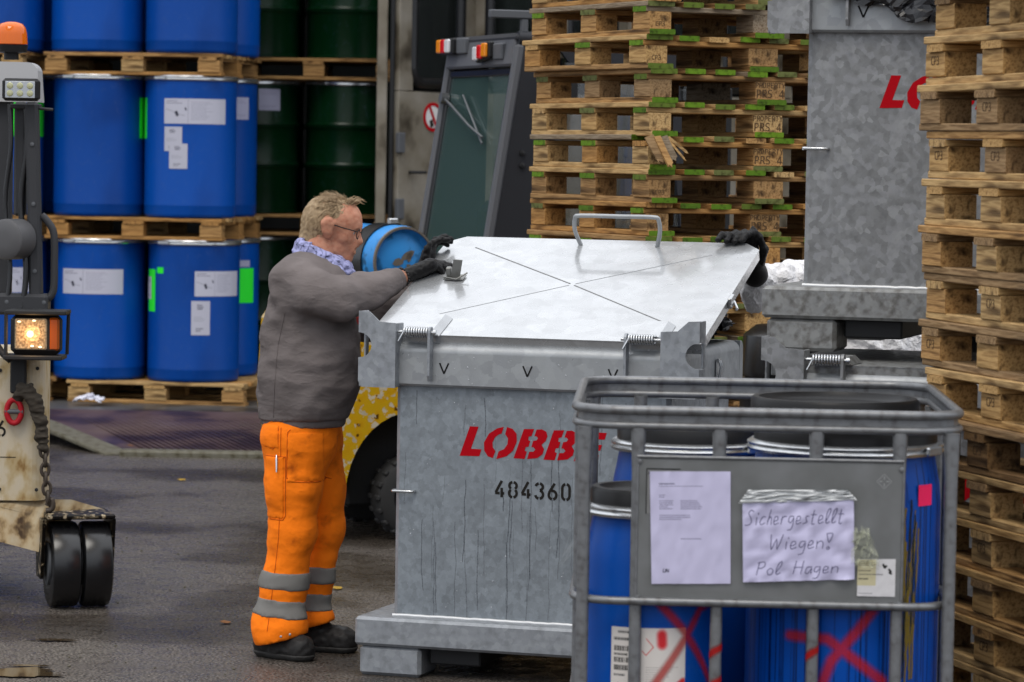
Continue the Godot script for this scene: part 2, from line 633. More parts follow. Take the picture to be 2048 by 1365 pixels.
func materials() -> void:
	# wood: one grain picture, many tones
	var grain := ntex(noise(3, 0.012, 5), [[0.0, Color(0.60, 0.56, 0.52)], [0.45, Color(0.92, 0.90, 0.88)], [0.55, Color(1, 1, 1)], [1.0, Color(0.72, 0.68, 0.62)]], 512)
	var blot := ntex(noise(5, 0.006, 3), [[0.0, Color(0.45, 0.43, 0.42)], [0.45, Color(0.95, 0.95, 0.95)], [1.0, Color(1, 1, 1)]], 256)
	var wb := ntex(noise(4, 0.02, 4), [[0.0, 0.0], [1.0, 1.0]], 256)
	var tones := [lin(0.55, 0.345, 0.14), lin(0.49, 0.285, 0.11), lin(0.42, 0.25, 0.105), lin(0.60, 0.40, 0.18), lin(0.34, 0.22, 0.11), lin(0.30, 0.24, 0.17), lin(0.36, 0.30, 0.22), lin(0.24, 0.14, 0.06), lin(0.50, 0.27, 0.09), lin(0.18, 0.11, 0.055)]
	for i in tones.size():
		var m = mat("wood_%d" % i, tones[i], 0.72)
		m.albedo_texture = grain
		tri_on(m, Vector3(0.7, 9.0, 9.0))
		m.uv1_offset = Vector3(i * 0.37, i * 0.21, i * 0.53)
		m.detail_enabled = true
		m.detail_albedo = blot
		m.detail_blend_mode = BaseMaterial3D.BLEND_MODE_MUL
		m.detail_uv_layer = BaseMaterial3D.DETAIL_UV_1
		m.heightmap_enabled = true
		m.heightmap_texture = wb
		m.heightmap_scale = 0.12
	var greens := [lin(0.10, 0.20, 0.010), lin(0.13, 0.245, 0.012), lin(0.115, 0.165, 0.022), lin(0.14, 0.155, 0.05), lin(0.085, 0.165, 0.010)]
	var gw := ntex(noise(8, 0.02, 4), [[0.0, Color(0.55, 0.5, 0.4)], [0.4, Color(0.9, 0.9, 0.85)], [1.0, Color(1, 1, 1)]], 256)
	for i in greens.size():
		var m = mat("green_%d" % i, greens[i], 0.6)
		m.albedo_texture = gw
		tri_on(m, Vector3(6, 6, 6))
		m.uv1_offset = Vector3(i * 0.3, i * 0.2, 0)
	mat("stamp", lin(0.075, 0.045, 0.025), 0.8)
	# galvanised steel
	var sp1 := ntex(noise(11, 0.034, 1, FastNoiseLite.TYPE_CELLULAR, 16.0), [[0.0, Color(0.90, 0.90, 0.905)], [0.5, Color(0.945, 0.945, 0.95)], [1.0, Color(1, 1, 1)]], 512)
	var sp2 := ntex(noise(12, 0.034, 1, FastNoiseLite.TYPE_CELLULAR, 16.0), [[0.0, Color(0.82, 0.82, 0.82)], [0.4, Color(0.88, 0.88, 0.88)], [0.7, Color(0.94, 0.94, 0.95)], [1.0, Color(1, 1, 1)]], 512)
	var grime := ntex(noise(14, 0.012, 6), [[0.0, Color(0.62, 0.60, 0.58)], [0.36, Color(0.86, 0.85, 0.84)], [0.55, Color(0.97, 0.97, 0.97)], [1.0, Color(1, 1, 1)]], 512)
	var soil := ntex(noise(13, 0.015, 5), [[0.0, Color(0.86, 0.86, 0.855)], [0.40, Color(0.95, 0.95, 0.95)], [0.55, Color(0.99, 0.99, 0.99)], [1.0, Color(1, 1, 1)]], 512)
	var fine := ntex(noise(15, 0.05, 3), [[0.0, 0.30], [0.5, 0.52], [1.0, 0.72]], 256)
	for g in [["galv", lin(0.33, 0.35, 0.375), 0.95, sp1, soil, 2.6], ["galv_spangle", lin(0.30, 0.305, 0.31), 0.95, sp2, soil, 2.8], ["galv_dirty", lin(0.29, 0.295, 0.29), 1.0, sp1, grime, 3.4], ["galv_rim", lin(0.35, 0.365, 0.375), 0.85, sp1, null, 1.6]]:
		var m = mat(g[0], g[1], g[2], 0.35)
		m.albedo_texture = g[3]
		m.roughness_texture = fine
		tri_on(m, Vector3.ONE * g[5])
		if g[4]:
			m.detail_enabled = true
			m.detail_albedo = g[4]
			m.detail_blend_mode = BaseMaterial3D.BLEND_MODE_MUL
	var lid := mat("galv_lid", lin(0.46, 0.47, 0.48), 0.42, 0.5)
	lid.albedo_texture = ntex(noise(16, 0.02, 2, FastNoiseLite.TYPE_CELLULAR, 26.0), [[0.0, Color(0.9, 0.9, 0.9)], [1.0, Color(1, 1, 1)]], 512)
	lid.roughness_texture = ntex(noise(17, 0.012, 4), [[0.0, 0.5], [0.5, 0.65], [1.0, 0.85]], 512)
	lid.heightmap_enabled = true
	lid.heightmap_texture = ntex(noise(18, 0.006, 3), [[0.0, 0.0], [1.0, 1.0]], 256)
	lid.heightmap_scale = 0.25
	lid.clearcoat_enabled = true
	lid.clearcoat = 0.8
	lid.clearcoat_roughness = 0.06
	tri_on(lid, Vector3.ONE * 1.5)
	mat("latch_steel", lin(0.20, 0.20, 0.19), 0.4, 0.6)
	mat("drop", lin(0.55, 0.57, 0.60), 0.04, 0.6)
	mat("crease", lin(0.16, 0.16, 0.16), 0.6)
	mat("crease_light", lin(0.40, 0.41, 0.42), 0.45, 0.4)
	mat("zinc", lin(0.55, 0.56, 0.57), 0.25, 0.9)
	mat("dark_gap", lin(0.012, 0.012, 0.012), 0.8)
	mat("weld", lin(0.62, 0.63, 0.64), 0.4, 0.4)
	mat("red_paint", lin(0.40, 0.0, 0.006), 0.75).metallic_specular = 0.25
	mat("black_paint", lin(0.014, 0.012, 0.010), 0.55)
	mat("black_rubber", lin(0.009, 0.009, 0.010), 0.26)
	mat("black_plastic", lin(0.016, 0.016, 0.017), 0.4)
	mat("black_metal", lin(0.022, 0.0225, 0.024), 0.45)
	mat("grey_metal", lin(0.10, 0.105, 0.115), 0.5, 0.1)
	# container front: streaks, scrape, spangle
	var im := Image.create(1024, 820, false, Image.FORMAT_RGB8)
	var nz := noise(21, 0.045, 3, FastNoiseLite.TYPE_CELLULAR, 18.0)
	var n2 := noise(22, 0.006, 4)
	var ia := nz.get_image(1024, 820); var ib := n2.get_image(1024, 820)
	ia.convert(Image.FORMAT_L8); ib.convert(Image.FORMAT_L8)
	var da := ia.get_data(); var db := ib.get_data()
	var out := PackedByteArray(); out.resize(1024 * 820 * 3)
	for i in 1024 * 820:
		var v: float = 0.84 + 0.17 * (da[i] / 255.0 - 0.5) + 0.09 * (db[i] / 255.0 - 0.5)
		out[i * 3] = int(clampf(v, 0, 1) * 246); out[i * 3 + 1] = int(clampf(v, 0, 1) * 251); out[i * 3 + 2] = int(clampf(v, 0, 1) * 255)
	im.set_data(1024, 820, false, Image.FORMAT_RGB8, out)
	var r := RandomNumberGenerator.new(); r.seed = 31
	for k in 46:
		var p := Vector2(r.randf_range(20, 1000), r.randf_range(0, 560))
		var q := [p]
		for s in r.randi_range(5, 26):
			p += Vector2(r.randf_range(-2.5, 2.5), r.randf_range(10, 22))
			q.append(p)
		stroke(im, q, r.randf_range(1.5, 4.5), Color(0.30, 0.31, 0.33, r.randf_range(0.15, 0.5)))
	for k in 40:
		var p := Vector2(640 + r.randf_range(-20, 140), 0)
		p.y = 610 - (p.x - 620) * 1.0 + r.randf_range(-24, 24)
		stroke(im, [p, p + Vector2(r.randf_range(20, 60), r.randf_range(-80, -30))], r.randf_range(1.0, 5.0), Color(0.96, 0.96, 0.95, r.randf_range(0.08, 0.3)))
	for k in 90:
		var p := Vector2(r.randf_range(0, 1024), r.randf_range(0, 820))
		stroke(im, [p, p + Vector2(r.randf_range(-2, 2), 2)], r.randf_range(1.5, 3.0), Color(1, 1, 1, 0.75))
	var fr_ := mat("galv_front", lin(0.36, 0.385, 0.41), 0.95, 0.3)
	fr_.albedo_texture = itex(im)
	fr_.roughness_texture = ntex(noise(23, 0.01, 4), [[0.0, 0.3], [0.6, 0.52], [1.0, 0.7]], 256)
	# drums
	var dn := ntex(noise(25, 0.005, 4), [[0.0, Color(0.75, 0.78, 0.8)], [0.5, Color(0.97, 0.97, 0.97)], [1.0, Color(1, 1, 1)]], 256)
	var sn := noise(26, 0.012, 3)
	sn.fractal_type = FastNoiseLite.FRACTAL_RIDGED
	sn.domain_warp_enabled = true
	sn.domain_warp_amplitude = 40.0
	sn.domain_warp_frequency = 0.01
	var scuff := ntex(sn, [[0.0, 0.0], [0.80, 0.0], [0.93, 0.10], [1.0, 0.30]], 512)
	var scuff_tone := ntex(noise(27, 0.02, 2), [[0.0, Color(0.28, 0.34, 0.44)], [1.0, Color(0.40, 0.46, 0.56)]], 64)
	for d in [["drum_blue", lin(0.0003, 0.064, 0.345), 0.40], ["drum_blue_deep", lin(0.0003, 0.052, 0.285), 0.40], ["drum_green", lin(0.0015, 0.021, 0.006), 0.28]]:
		var m = mat(d[0], d[1], d[2])
		m.albedo_texture = dn
		m.metallic_specular = 0.3
		m.detail_enabled = true
		m.detail_blend_mode = BaseMaterial3D.BLEND_MODE_MIX
		m.detail_albedo = scuff_tone
		m.detail_mask = scuff
		tri_on(m, Vector3(1.3, 0.7, 1.3))
	# plates, paper
	mat("paper", lin(0.55, 0.53, 0.68), 0.6)
	mat("label_green", lin(0.03, 0.85, 0.04), 0.6)
	mat("label_pink", lin(0.95, 0.02, 0.12), 0.6)
	mat("white_paint", lin(0.7, 0.7, 0.7), 0.5)
	for k in 3:
		var L := Image.create(256, 96, false, Image.FORMAT_RGB8)
		if k == 0:
			L.fill(Color(0.90, 0.90, 0.93))
			lines(L, 10, 8, 90, 2, 8, 3, Color(0.55, 0.55, 0.62), r)
			L.fill_rect(Rect2i(96, 2, 2, 92), Color(0.7, 0.7, 0.75))
			stroke(L, [Vector2(8, 40), Vector2(30, 46), Vector2(50, 58), Vector2(84, 64)], 1.5, Color(0.6, 0.6, 0.65))
			stroke(L, [Vector2(50, 52), Vector2(54, 62)], 11, Color(0.25, 0.25, 0.3))
			stroke(L, [Vector2(86, 36), Vector2(88, 42)], 6, Color(0.35, 0.35, 0.4))
			lines(L, 108, 12, 200, 12, 6, 2, Color(0.72, 0.72, 0.77), r)
		elif k == 1:
			L = Image.create(96, 128, false, Image.FORMAT_RGB8)
			L.fill(Color(0.89, 0.89, 0.92))
			lines(L, 30, 14, 66, 3, 7, 4, Color(0.35, 0.35, 0.4), r)
			lines(L, 12, 60, 80, 3, 7, 2, Color(0.68, 0.68, 0.72), r)
			lines(L, 24, 102, 70, 2, 8, 4, Color(0.4, 0.4, 0.45), r)
		else:
			L = Image.create(96, 128, false, Image.FORMAT_RGB8)
			L.fill(Color(0.80, 0.80, 0.88))
			lines(L, 8, 14, 88, 3, 9, 2, Color(0.6, 0.6, 0.68), r)
			lines(L, 8, 100, 88, 2, 9, 2, Color(0.55, 0.55, 0.62), r)
		var lm := mat("label_%d" % k, Color(0.80, 0.80, 0.83), 0.55)
		lm.albedo_texture = itex(L)
	# asphalt
	var asp := mat("asphalt", lin(0.230, 0.205, 0.180), 1.0)
	asp.albedo_texture = ntex(noise(41, 0.16, 3), [[0.0, Color(0.16, 0.16, 0.17)], [0.40, Color(0.55, 0.55, 0.55)], [0.58, Color(0.80, 0.80, 0.80)], [0.72, Color(1, 1, 1)], [1.0, Color(1, 0.98, 0.95)]], 1024)
	asp.detail_enabled = true
	asp.detail_blend_mode = BaseMaterial3D.BLEND_MODE_MUL
	asp.detail_albedo = ntex(noise(42, 0.004, 5), [[0.0, Color(0.52, 0.49, 0.46)], [0.36, Color(0.70, 0.68, 0.66)], [0.5, Color(0.9, 0.89, 0.89)], [1.0, Color(1, 1, 1)]], 1024)
	asp.detail_uv_layer = BaseMaterial3D.DETAIL_UV_2
	asp.roughness_texture = ntex(noise(43, 0.02, 5), [[0.0, 0.14], [0.4, 0.28], [0.6, 0.40], [1.0, 0.58]], 1024)
	asp.heightmap_enabled = true
	asp.heightmap_texture = ntex(noise(44, 0.13, 3), [[0.0, 0.0], [1.0, 1.0]], 1024)
	asp.heightmap_scale = 0.6
	tri_on(asp, Vector3.ONE * 0.45, true)
	asp.uv2_triplanar = true
	asp.uv2_world_triplanar = true
	asp.uv2_scale = Vector3.ONE * 0.16
	mat("water", lin(0.05, 0.035, 0.02), 0.03)
	mat("concrete_floor", lin(0.10, 0.10, 0.10), 0.35).albedo_texture = asp.detail_albedo
	tri_on(M["concrete_floor"], Vector3.ONE * 0.4)
	var rp := mat("ramp_plate", lin(0.115, 0.088, 0.10), 1.0)
	rp.albedo_texture = ntex(noise(46, 0.006, 4), [[0.0, Color(0.36, 0.35, 0.48)], [0.4, Color(0.6, 0.54, 0.58)], [0.55, Color(0.85, 0.78, 0.72)], [1.0, Color(1, 0.96, 0.86)]], 512)
	rp.roughness_texture = ntex(noise(47, 0.012, 3), [[0.0, 0.2], [1.0, 0.6]], 256)
	tri_on(rp, Vector3(0.35, 0.35, 0.5))
	mat("concrete_edge", lin(0.15, 0.14, 0.115), 0.6).albedo_texture = gw
	tri_on(M["concrete_edge"], Vector3.ONE * 3.0)
	mat("hall_wall", lin(0.09, 0.09, 0.085), 0.8).albedo_texture = blot
	tri_on(M["hall_wall"], Vector3.ONE * 0.3)
	mat("gate", lin(0.27, 0.25, 0.215), 0.6).albedo_texture = ntex(noise(48, 0.005, 5), [[0.0, Color(0.35, 0.32, 0.28)], [0.42, Color(0.82, 0.8, 0.76)], [1.0, Color(1, 1, 1)]], 512)
	tri_on(M["gate"], Vector3.ONE * 0.8)
	var gl := mat("glass", Color(0.34, 0.45, 0.44, 0.26), 0.03)
	gl.transparency = BaseMaterial3D.TRANSPARENCY_ALPHA
	var g2 := mat("glass_clear", Color(0.10, 0.14, 0.12, 0.14), 0.03)
	g2.transparency = BaseMaterial3D.TRANSPARENCY_ALPHA
	mat("glass_dark", lin(0.03, 0.035, 0.03), 0.05)

# ---------------------------------------------------------------- setting
const FLOOR := 0.17

func slab(x0: float, x1: float, y0: float, y1: float, z0: float, z1: float, bevel := 0.0) -> ArrayMesh:
	return b2(Vector3(x0, y0, z0), Vector3(x1, y1, z1), bevel)

func build_setting() -> void:
	var st := nst()
	quad(st, Vector3(-250, 0, 60), Vector3(250, 0, 60), Vector3(250, 0, -400), Vector3(-250, 0, -400), Vector3.UP)
	struct("ground", fin(st), M.asphalt)
	# raised hall floor and its ribbed ramp
	struct("hall_floor", slab(-9.0, 15.0, 0.0, FLOOR, -21.75, -36.0), M.concrete_floor)
	st = nst()
	var zf := -20.48
	var zb := -21.745
	var xl := -2.62
	var n := Vector3(0, zf - zb, FLOOR).normalized()
	var C := Vector3(-2.35, 0.0, zf); var A := Vector3(-2.86, 0.0, -21.1)
	for rib in 150:
		# raised ribs that run up the slope
		var x0 := -2.2 + rib * 0.045
		bar(st, Vector3(x0, 0.02, zf - 0.08), Vector3(x0 - 0.60, FLOOR - 0.02, zb + 0.1), 0.018, 0.016, Vector3.UP, 0.0)
	var ramp := nst()
	poly(ramp, [Vector3(-2.30, 0.006, zf), Vector3(12, 0.006, zf), Vector3(12, FLOOR + 0.002, zb), Vector3(-3.16, FLOOR + 0.002, zb)], Vector3(4, -5, -21))
	poly(ramp, [Vector3(-9, 0.0, zb), Vector3(-3.16, 0.0, zb), Vector3(-3.16, FLOOR, zb), Vector3(-9, FLOOR, zb)], Vector3(-5, 0, -30))
	var rampo := struct("ramp", fin(ramp), M.ramp_plate)
	var ribs := part("rib", fin(st), M.ramp_plate, rampo)
	ribs.set_meta("kind", "stuff")
	st = nst()
	box(st, Vector3(4.85, 0.012, zf + 0.06), Vector3(14.4, 0.05, 0.16), 0.01)
	bar(st, Vector3(-2.36, 0.0, zf + 0.04), Vector3(-3.20, FLOOR - 0.012, zb), 0.17, 0.03, Vector3.UP, 0.008)
	struct("ramp_edge", fin(st), M.concrete_edge)
	# hall shell
	var h := thing("storage_hall", "dark storage hall with wide open front behind the stacked drums", "building", Vector3(0, 0, 0))
	part("wall", slab(-9.2, -9.0, 0, 6, -23.2, -36), M.hall_wall, h)
	part("wall", slab(15.0, 15.2, 0, 6, -23.2, -36), M.hall_wall, h)
	part("wall", slab(-9.2, 15.2, 0, 6, -36, -36.2), M.hall_wall, h)
	part("wall", slab(-9.2, 15.2, 4.7, 7, -23.0, -23.2), M.gate, h)
	part("wall", slab(4.6, 15.2, 0, 4.7, -23.0, -23.2), M.gate, h)
	part("roof", slab(-9.4, 15.4, 6.002, 6.2, -22.6, -36.4), M.hall_wall, h)
	part("door_post", slab(-0.945, -0.875, FLOOR, 4.7, -23.05, -23.2, 0.006), M.gate, h)
	part("door_post", slab(-0.86, -0.83, FLOOR, 4.7, -23.08, -23.2, 0.006), M.black_metal, h)
	# folding leaves
	var g := thing("folding_gate", "grey beige folding hall gate with rubber framed windows and a round sign", "gate", Vector3(-0.82, FLOOR, -23.1))
	var p := Vector3.ZERO
	for k in 7:
		var yaw := -52.0 if k % 2 == 0 else 52.0
		var w := 0.86
		var bs := Basis(Vector3.UP, -deg_to_rad(yaw))
		var c := p + bs * Vector3(w * 0.5, 0, 0)
		var xf := Transform3D(bs, c)
		# leaf with a window opening
		var frame := nst()
		box(frame, Vector3(0, 1.05, 0), Vector3(w - 0.02, 2.1, 0.05), 0.006)
		box(frame, Vector3(-w * 0.5 + 0.085, 3.25, 0), Vector3(0.15, 2.298, 0.05), 0.006)
		box(frame, Vector3(w * 0.5 - 0.085, 3.25, 0), Vector3(0.15, 2.298, 0.05), 0.006)
		var leaf := part("leaf", fin(frame), M.gate, g, xf)
		var pw := w * 0.5 - 0.17
		var rim := []
		rim.append_array(arc(Vector2(-pw + 0.1, 2.26), 0.1, 270, 180, 5))
		rim.append_array(arc(Vector2(-pw + 0.1, 4.2), 0.1, 180, 90, 5))
		rim.append_array(arc(Vector2(pw - 0.1, 4.2), 0.1, 90, 0, 5))
		rim.append_array(arc(Vector2(pw - 0.1, 2.26), 0.1, 0, -90, 5))
		var loop := []
		for q in rim:
			loop.append(Vector3(q.x, q.y, 0.0))
		part("window_frame", tb(loop, 0.045, 6, true), M.black_rubber, leaf)
		part("pane", b2(Vector3(-pw, 2.16, -0.004), Vector3(pw, 4.3, 0.004), 0.0), M.glass_clear, leaf)
		if k == 0:
			var sg := nst()
			lathe(sg, [Vector2(0.0, 0.004), Vector2(0.075, 0.004), Vector2(0.078, 0.0)], 28, Transform3D(Basis(Vector3.RIGHT, PI / 2), Vector3(-0.06, 1.93, 0.026)))
			part("prohibition_sign", fin(sg), M.white_paint, leaf)
			var rg := nst()
			lathe(rg, [Vector2(0.078, 0.0055), Vector2(0.1, 0.0055), Vector2(0.1, 0.0)], 28, Transform3D(Basis(Vector3.RIGHT, PI / 2), Vector3(-0.06, 1.93, 0.026)))
			box(rg, Vector3(-0.06, 1.93, 0.0325), Vector3(0.022, 0.17, 0.002), 0.0, Basis(Vector3.BACK, 0.5))
			part("sign_ring", fin(rg), M.red_paint, leaf)
			part("sign_mark", bx(Vector3(0.035, 0.05, 0.003), 0.001, Vector3(-0.075, 1.885, 0.031), Basis(Vector3.BACK, 0.3)), M.black_paint, leaf)
			part("handle", tb([Vector3(-0.3, 1.55, 0.03), Vector3(-0.3, 1.55, 0.09), Vector3(-0.2, 1.55, 0.09)], 0.012, 6), M.black_metal, leaf)
		for yy in [0.7, 1.3, 1.75]:
			part("hinge", bx(Vector3(0.07, 0.14, 0.035), 0.006, Vector3(-w * 0.5 + 0.02, yy, 0.035)), M.grey_metal, leaf)
		p += bs * Vector3(w, 0, 0)
	# puddle in the near left corner, irregular outline
	for pd in [[Vector3(-1.76, 0.006, -11.86), 0.22, 0.10, 3], [Vector3(-1.70, 0.006, -12.02), 0.07, 0.02, 9], [Vector3(-1.70, 0.006, -12.66), 0.09, 0.025, 5]]:
		st = nst()
		var nn = noise(pd[3], 0.9, 3)
		var o := []
		for i in 40:
			var a := TAU * i / 40
			var rr := 1.0 + 0.55 * nn.get_noise_2d(cos(a) * 1.3, sin(a) * 1.3)
			o.append(Vector3(cos(a) * pd[1] * rr, 0, sin(a) * pd[2] * rr))
		for i in 40:
			tri(st, Vector3.ZERO, o[i], o[(i + 1) % 40], Vector3.UP, Vector3.UP, Vector3.UP)
		struct("puddle", fin(st), M.water, Transform3D(Basis(), pd[0]))

# ---------------------------------------------------------------- pallets
func board_mesh(l: float, h: float, w: float) -> ArrayMesh:
	# board along x, surface 0 the long faces, surface 1 the ends
	var key := "%.3f/%.3f/%.3f" % [l, h, w]
	if meshes.has(key):
		return meshes[key]
	var b := 0.003
	var y := h * 0.5
	var z := w * 0.5
	var sec := [Vector2(-z + b, -y), Vector2(z - b, -y), Vector2(z, -y + b), Vector2(z, y - b), Vector2(z - b, y), Vector2(-z + b, y), Vector2(-z, y - b), Vector2(-z, -y + b)]
	var s0 := nst()
	var s1 := nst()
	for i in 8:
		var p: Vector2 = sec[i]; var q: Vector2 = sec[(i + 1) % 8]
		var m := (p + q) * 0.5
		var n := Vector3(0, (q - p).x, -(q - p).y).normalized()
		if n.dot(Vector3(0, m.y, m.x)) < 0: n = -n
		quad(s0, Vector3(-l / 2, p.y, p.x), Vector3(l / 2, p.y, p.x), Vector3(l / 2, q.y, q.x), Vector3(-l / 2, q.y, q.x), n)
	for e in [-1.0, 1.0]:
		var pts := []
		for q in sec:
			pts.append(Vector3(e * l / 2, q.y, q.x))
		poly(s1, pts, Vector3.ZERO)
	var mesh := ArrayMesh.new()
	s0.commit(mesh)
	s1.commit(mesh)
	meshes[key] = mesh
	return mesh

func word(s: String, size: float) -> Mesh:
	var key := "t" + s + str(size)
	if not meshes.has(key):
		var t := TextMesh.new()
		var f := SystemFont.new()
		f.font_names = PackedStringArray(["Droid Sans Mono"])
		f.font_weight = 700
		t.font = f
		t.text = s
		t.font_size = 32
		t.pixel_size = size / 32.0
		t.depth = 0.0006
		t.curve_step = 4.0
		meshes[key] = t
	return meshes[key]

# origin at the near left bottom corner, x along the front, -z away; boards run away from the front unless turned
func pallet(called: String, label: String, group: String, at: Vector3, yaw: float, w: float, d: float, ht: float, tones: Array, green := false, turned := false, stamp := 0, broken := false) -> Node3D:
	var o := thing(called, label, "pallet", at, yaw, group)
	var f := Transform3D()
	if turned:
		f = Transform3D(Basis(Vector3.UP, PI / 2), Vector3(w, 0, 0))
		var t := w; w = d; d = t
		# boards now run along the front
		f = Transform3D(Basis(Vector3.UP, -PI / 2), Vector3(0, 0, 0))
		f = Transform3D(Basis(Vector3(0, 0, -1), Vector3.UP, Vector3(1, 0, 0)), Vector3(d, 0, 0))
	var bt := 0.022
	var bh := ht - 3 * bt
	var zdir := Basis(Vector3(0, 0, 1), Vector3.UP, Vector3(-1, 0, 0))
	var pick = func(): return M["wood_%d" % tones[rng.randi() % tones.size()]]
	var base_tone = pick.call()
	var tone := func(): return base_tone if rng.randf() < 0.45 else pick.call()
	var gm := func(): return M["green_%d" % (rng.randi() % 5)] if green and rng.randf() < 0.93 else null
	var put := func(kind, l, hh, ww, pos, bs, mm):
		var g = gm.call()
		var j := Basis(Vector3.UP, rng.randf_range(-0.008, 0.008)) * Basis(Vector3.RIGHT, rng.randf_range(-0.006, 0.006))
		return part(kind, board_mesh(l, hh, ww), [mm, g if g and kind != "block" else mm], o, f * Transform3D(j * bs, pos + Vector3(0, 0, rng.randf_range(-0.006, 0.006))))
	var xs := [0.0725, w * 0.5, w - 0.0725]
	var zs := [-0.085, -d * 0.5, -d + 0.085]
	for i in 3:
		put.call("skid", d, bt, [0.12, 0.14, 0.12][i], Vector3(clampf(xs[i], 0.062, w - 0.062), bt / 2, -d / 2), zdir, tone.call())
	for i in 3:
		for j in 3:
			var bm = tone.call()
			var blk = put.call("block", 0.145, bh, 0.10 if i != 1 else 0.14, Vector3(xs[i] + (-0.014 if i == 0 else (0.014 if i == 2 else 0.0)), bt + bh / 2, zs[j]), zdir, bm)
			if stamp == 1 and j == 0 and i < 2 and rng.randf() < 0.55:
				var s := part("stamp", word("PRS 4" if i == 1 else "CP3", 0.045 if i == 1 else 0.026), M.stamp, blk, Transform3D(Basis(Vector3.UP, PI / 2), Vector3(0.0735, -0.014, 0)))
				if i == 1:
					part("stamp", word("PROPERTY", 0.03), M.stamp, blk, Transform3D(Basis(Vector3.UP, PI / 2), Vector3(0.0735, 0.022, 0)))
			if stamp == 2 and i == 0 and rng.randf() < 0.5:
				part("stamp", word("CP3", 0.035), M.stamp, blk, Transform3D(Basis(), Vector3(0.0, 0.01, 0.0508)))
	for j in 3:
		put.call("stringer", w, bt, 0.12 if j != 1 else 0.14, Vector3(w / 2, bt + bh + bt / 2, clampf(zs[j], -d + 0.062, -0.062)), Basis(), tone.call())
	var nb := 8
	for i in nb:
		var ww := 0.125 if i == 0 or i == nb - 1 else 0.095
		var x: float = lerpf(0.063, w - 0.063, float(i) / (nb - 1))
		var l := d + (0.012 if i % 2 else 0.0)
		if broken and i == 0:
			# the near end of the edge board has split off and hangs in splinters
			put.call("top_board", d - 0.16, bt, ww, Vector3(x, ht - bt / 2 + 0.004, -d / 2 - 0.08), zdir, M.wood_5)
			var k := 0
			for q in [[0.0, 0.040, 0.115, -0.40, 0.02], [0.036, 0.036, 0.135, -0.34, 0.035], [0.066, 0.030, 0.105, -0.36, 0.03], [0.09, 0.012, 0.10, -0.85, 0.03], [0.075, 0.009, 0.125, -0.62, 0.05]]:
				# ragged tapering split, thicker where it still hangs on the board
				var sl: float = q[2]
				var w2: float = q[1] * 0.5
				var pts := PackedVector2Array([Vector2(-w2, 0.012), Vector2(w2, 0.008), Vector2(w2 * 0.9, -sl * 0.5), Vector2(w2 * 0.95, -sl * 0.86), Vector2(w2 * 0.3, -sl * 0.92), Vector2(w2 * 0.1, -sl), Vector2(-w2 * 0.5, -sl * 0.88), Vector2(-w2 * 0.8, -sl * 0.95), Vector2(-w2 * 0.95, -sl * 0.55)])
				var bs := Basis(Vector3.BACK, -q[3]) * Basis(Vector3.RIGHT, -0.25 - q[4] * 3.0) * Basis(Vector3.UP, rng.randf_range(-0.5, 0.5))
				part("splinter", ex(pts, 0.008, Transform3D(bs, Vector3(q[0], ht - 0.01, 0.012 + q[4] * 0.2))), M["wood_%d" % [4, 1, 5, 3, 0][k]], o, f)
				k += 1
			continue
		put.call("top_board", l, bt, ww, Vector3(x, ht - bt / 2, -d / 2), zdir, tone.call())
	return o

func ordinal(i: int) -> String:
	return ["lowest", "second", "third", "fourth", "fifth", "sixth", "seventh", "eighth", "ninth", "tenth", "eleventh", "twelfth", "thirteenth", "fourteenth", "fifteenth", "sixteenth", "seventeenth", "eighteenth", "nineteenth", "twentieth", "twenty-first"][i]

func build_pallet_stacks() -> void:
	# tall stack with green board ends behind the open container
	var c := Vector3(0.535, 0, -14.0)
	var n := 21
	for i in n:
		var y := i * 0.1385
		var off := Vector3(rng.randf_range(-0.022, 0.022), 0, rng.randf_range(-0.022, 0.022))
		var br := i == 13
		var lab := "%s wooden pallet from the ground in the green-ended stack behind the open container" % ordinal(i)
		if br:
			lab = "pallet with splintered broken edge board hanging down in the green-ended stack"
		var tones := [0, 1, 2, 3, 8] if rng.randf() < 0.68 else [4, 5, 6, 2, 1]
		pallet("wooden_pallet", lab, "pallets with green painted ends", c + off + Vector3(0, y, 0), 25.5 + rng.randf_range(-0.9, 0.9), 1.14, 1.14, 0.1385, tones, true, false, 1, br)
	# tall plain stack at the right edge
	var q := Vector3(1.205, 0, -10.05)
	var b := Basis(Vector3.UP, deg_to_rad(15.0))
	for i in 18:
		var y := i * 0.1385
		var off := b * Vector3(rng.randf_range(-0.02, 0.022), 0, 1.0 + rng.randf_range(-0.02, 0.02))
		if i == 17:
			off += b * Vector3(-0.03, 0, 0)
		var tones := [0, 3, 3, 1, 0, 4] if rng.randf() < 0.6 else [7, 9, 2, 4, 5]
		pallet("plain_pallet", "%s bare wooden pallet from the ground in the stack at the right edge" % ordinal(i), "bare pallets stacked at the right edge", q + off + Vector3(0, y, 0), 15.0 + rng.randf_range(-0.7, 0.7), 1.2, 1.0, 0.1385, tones, false, false, 2)

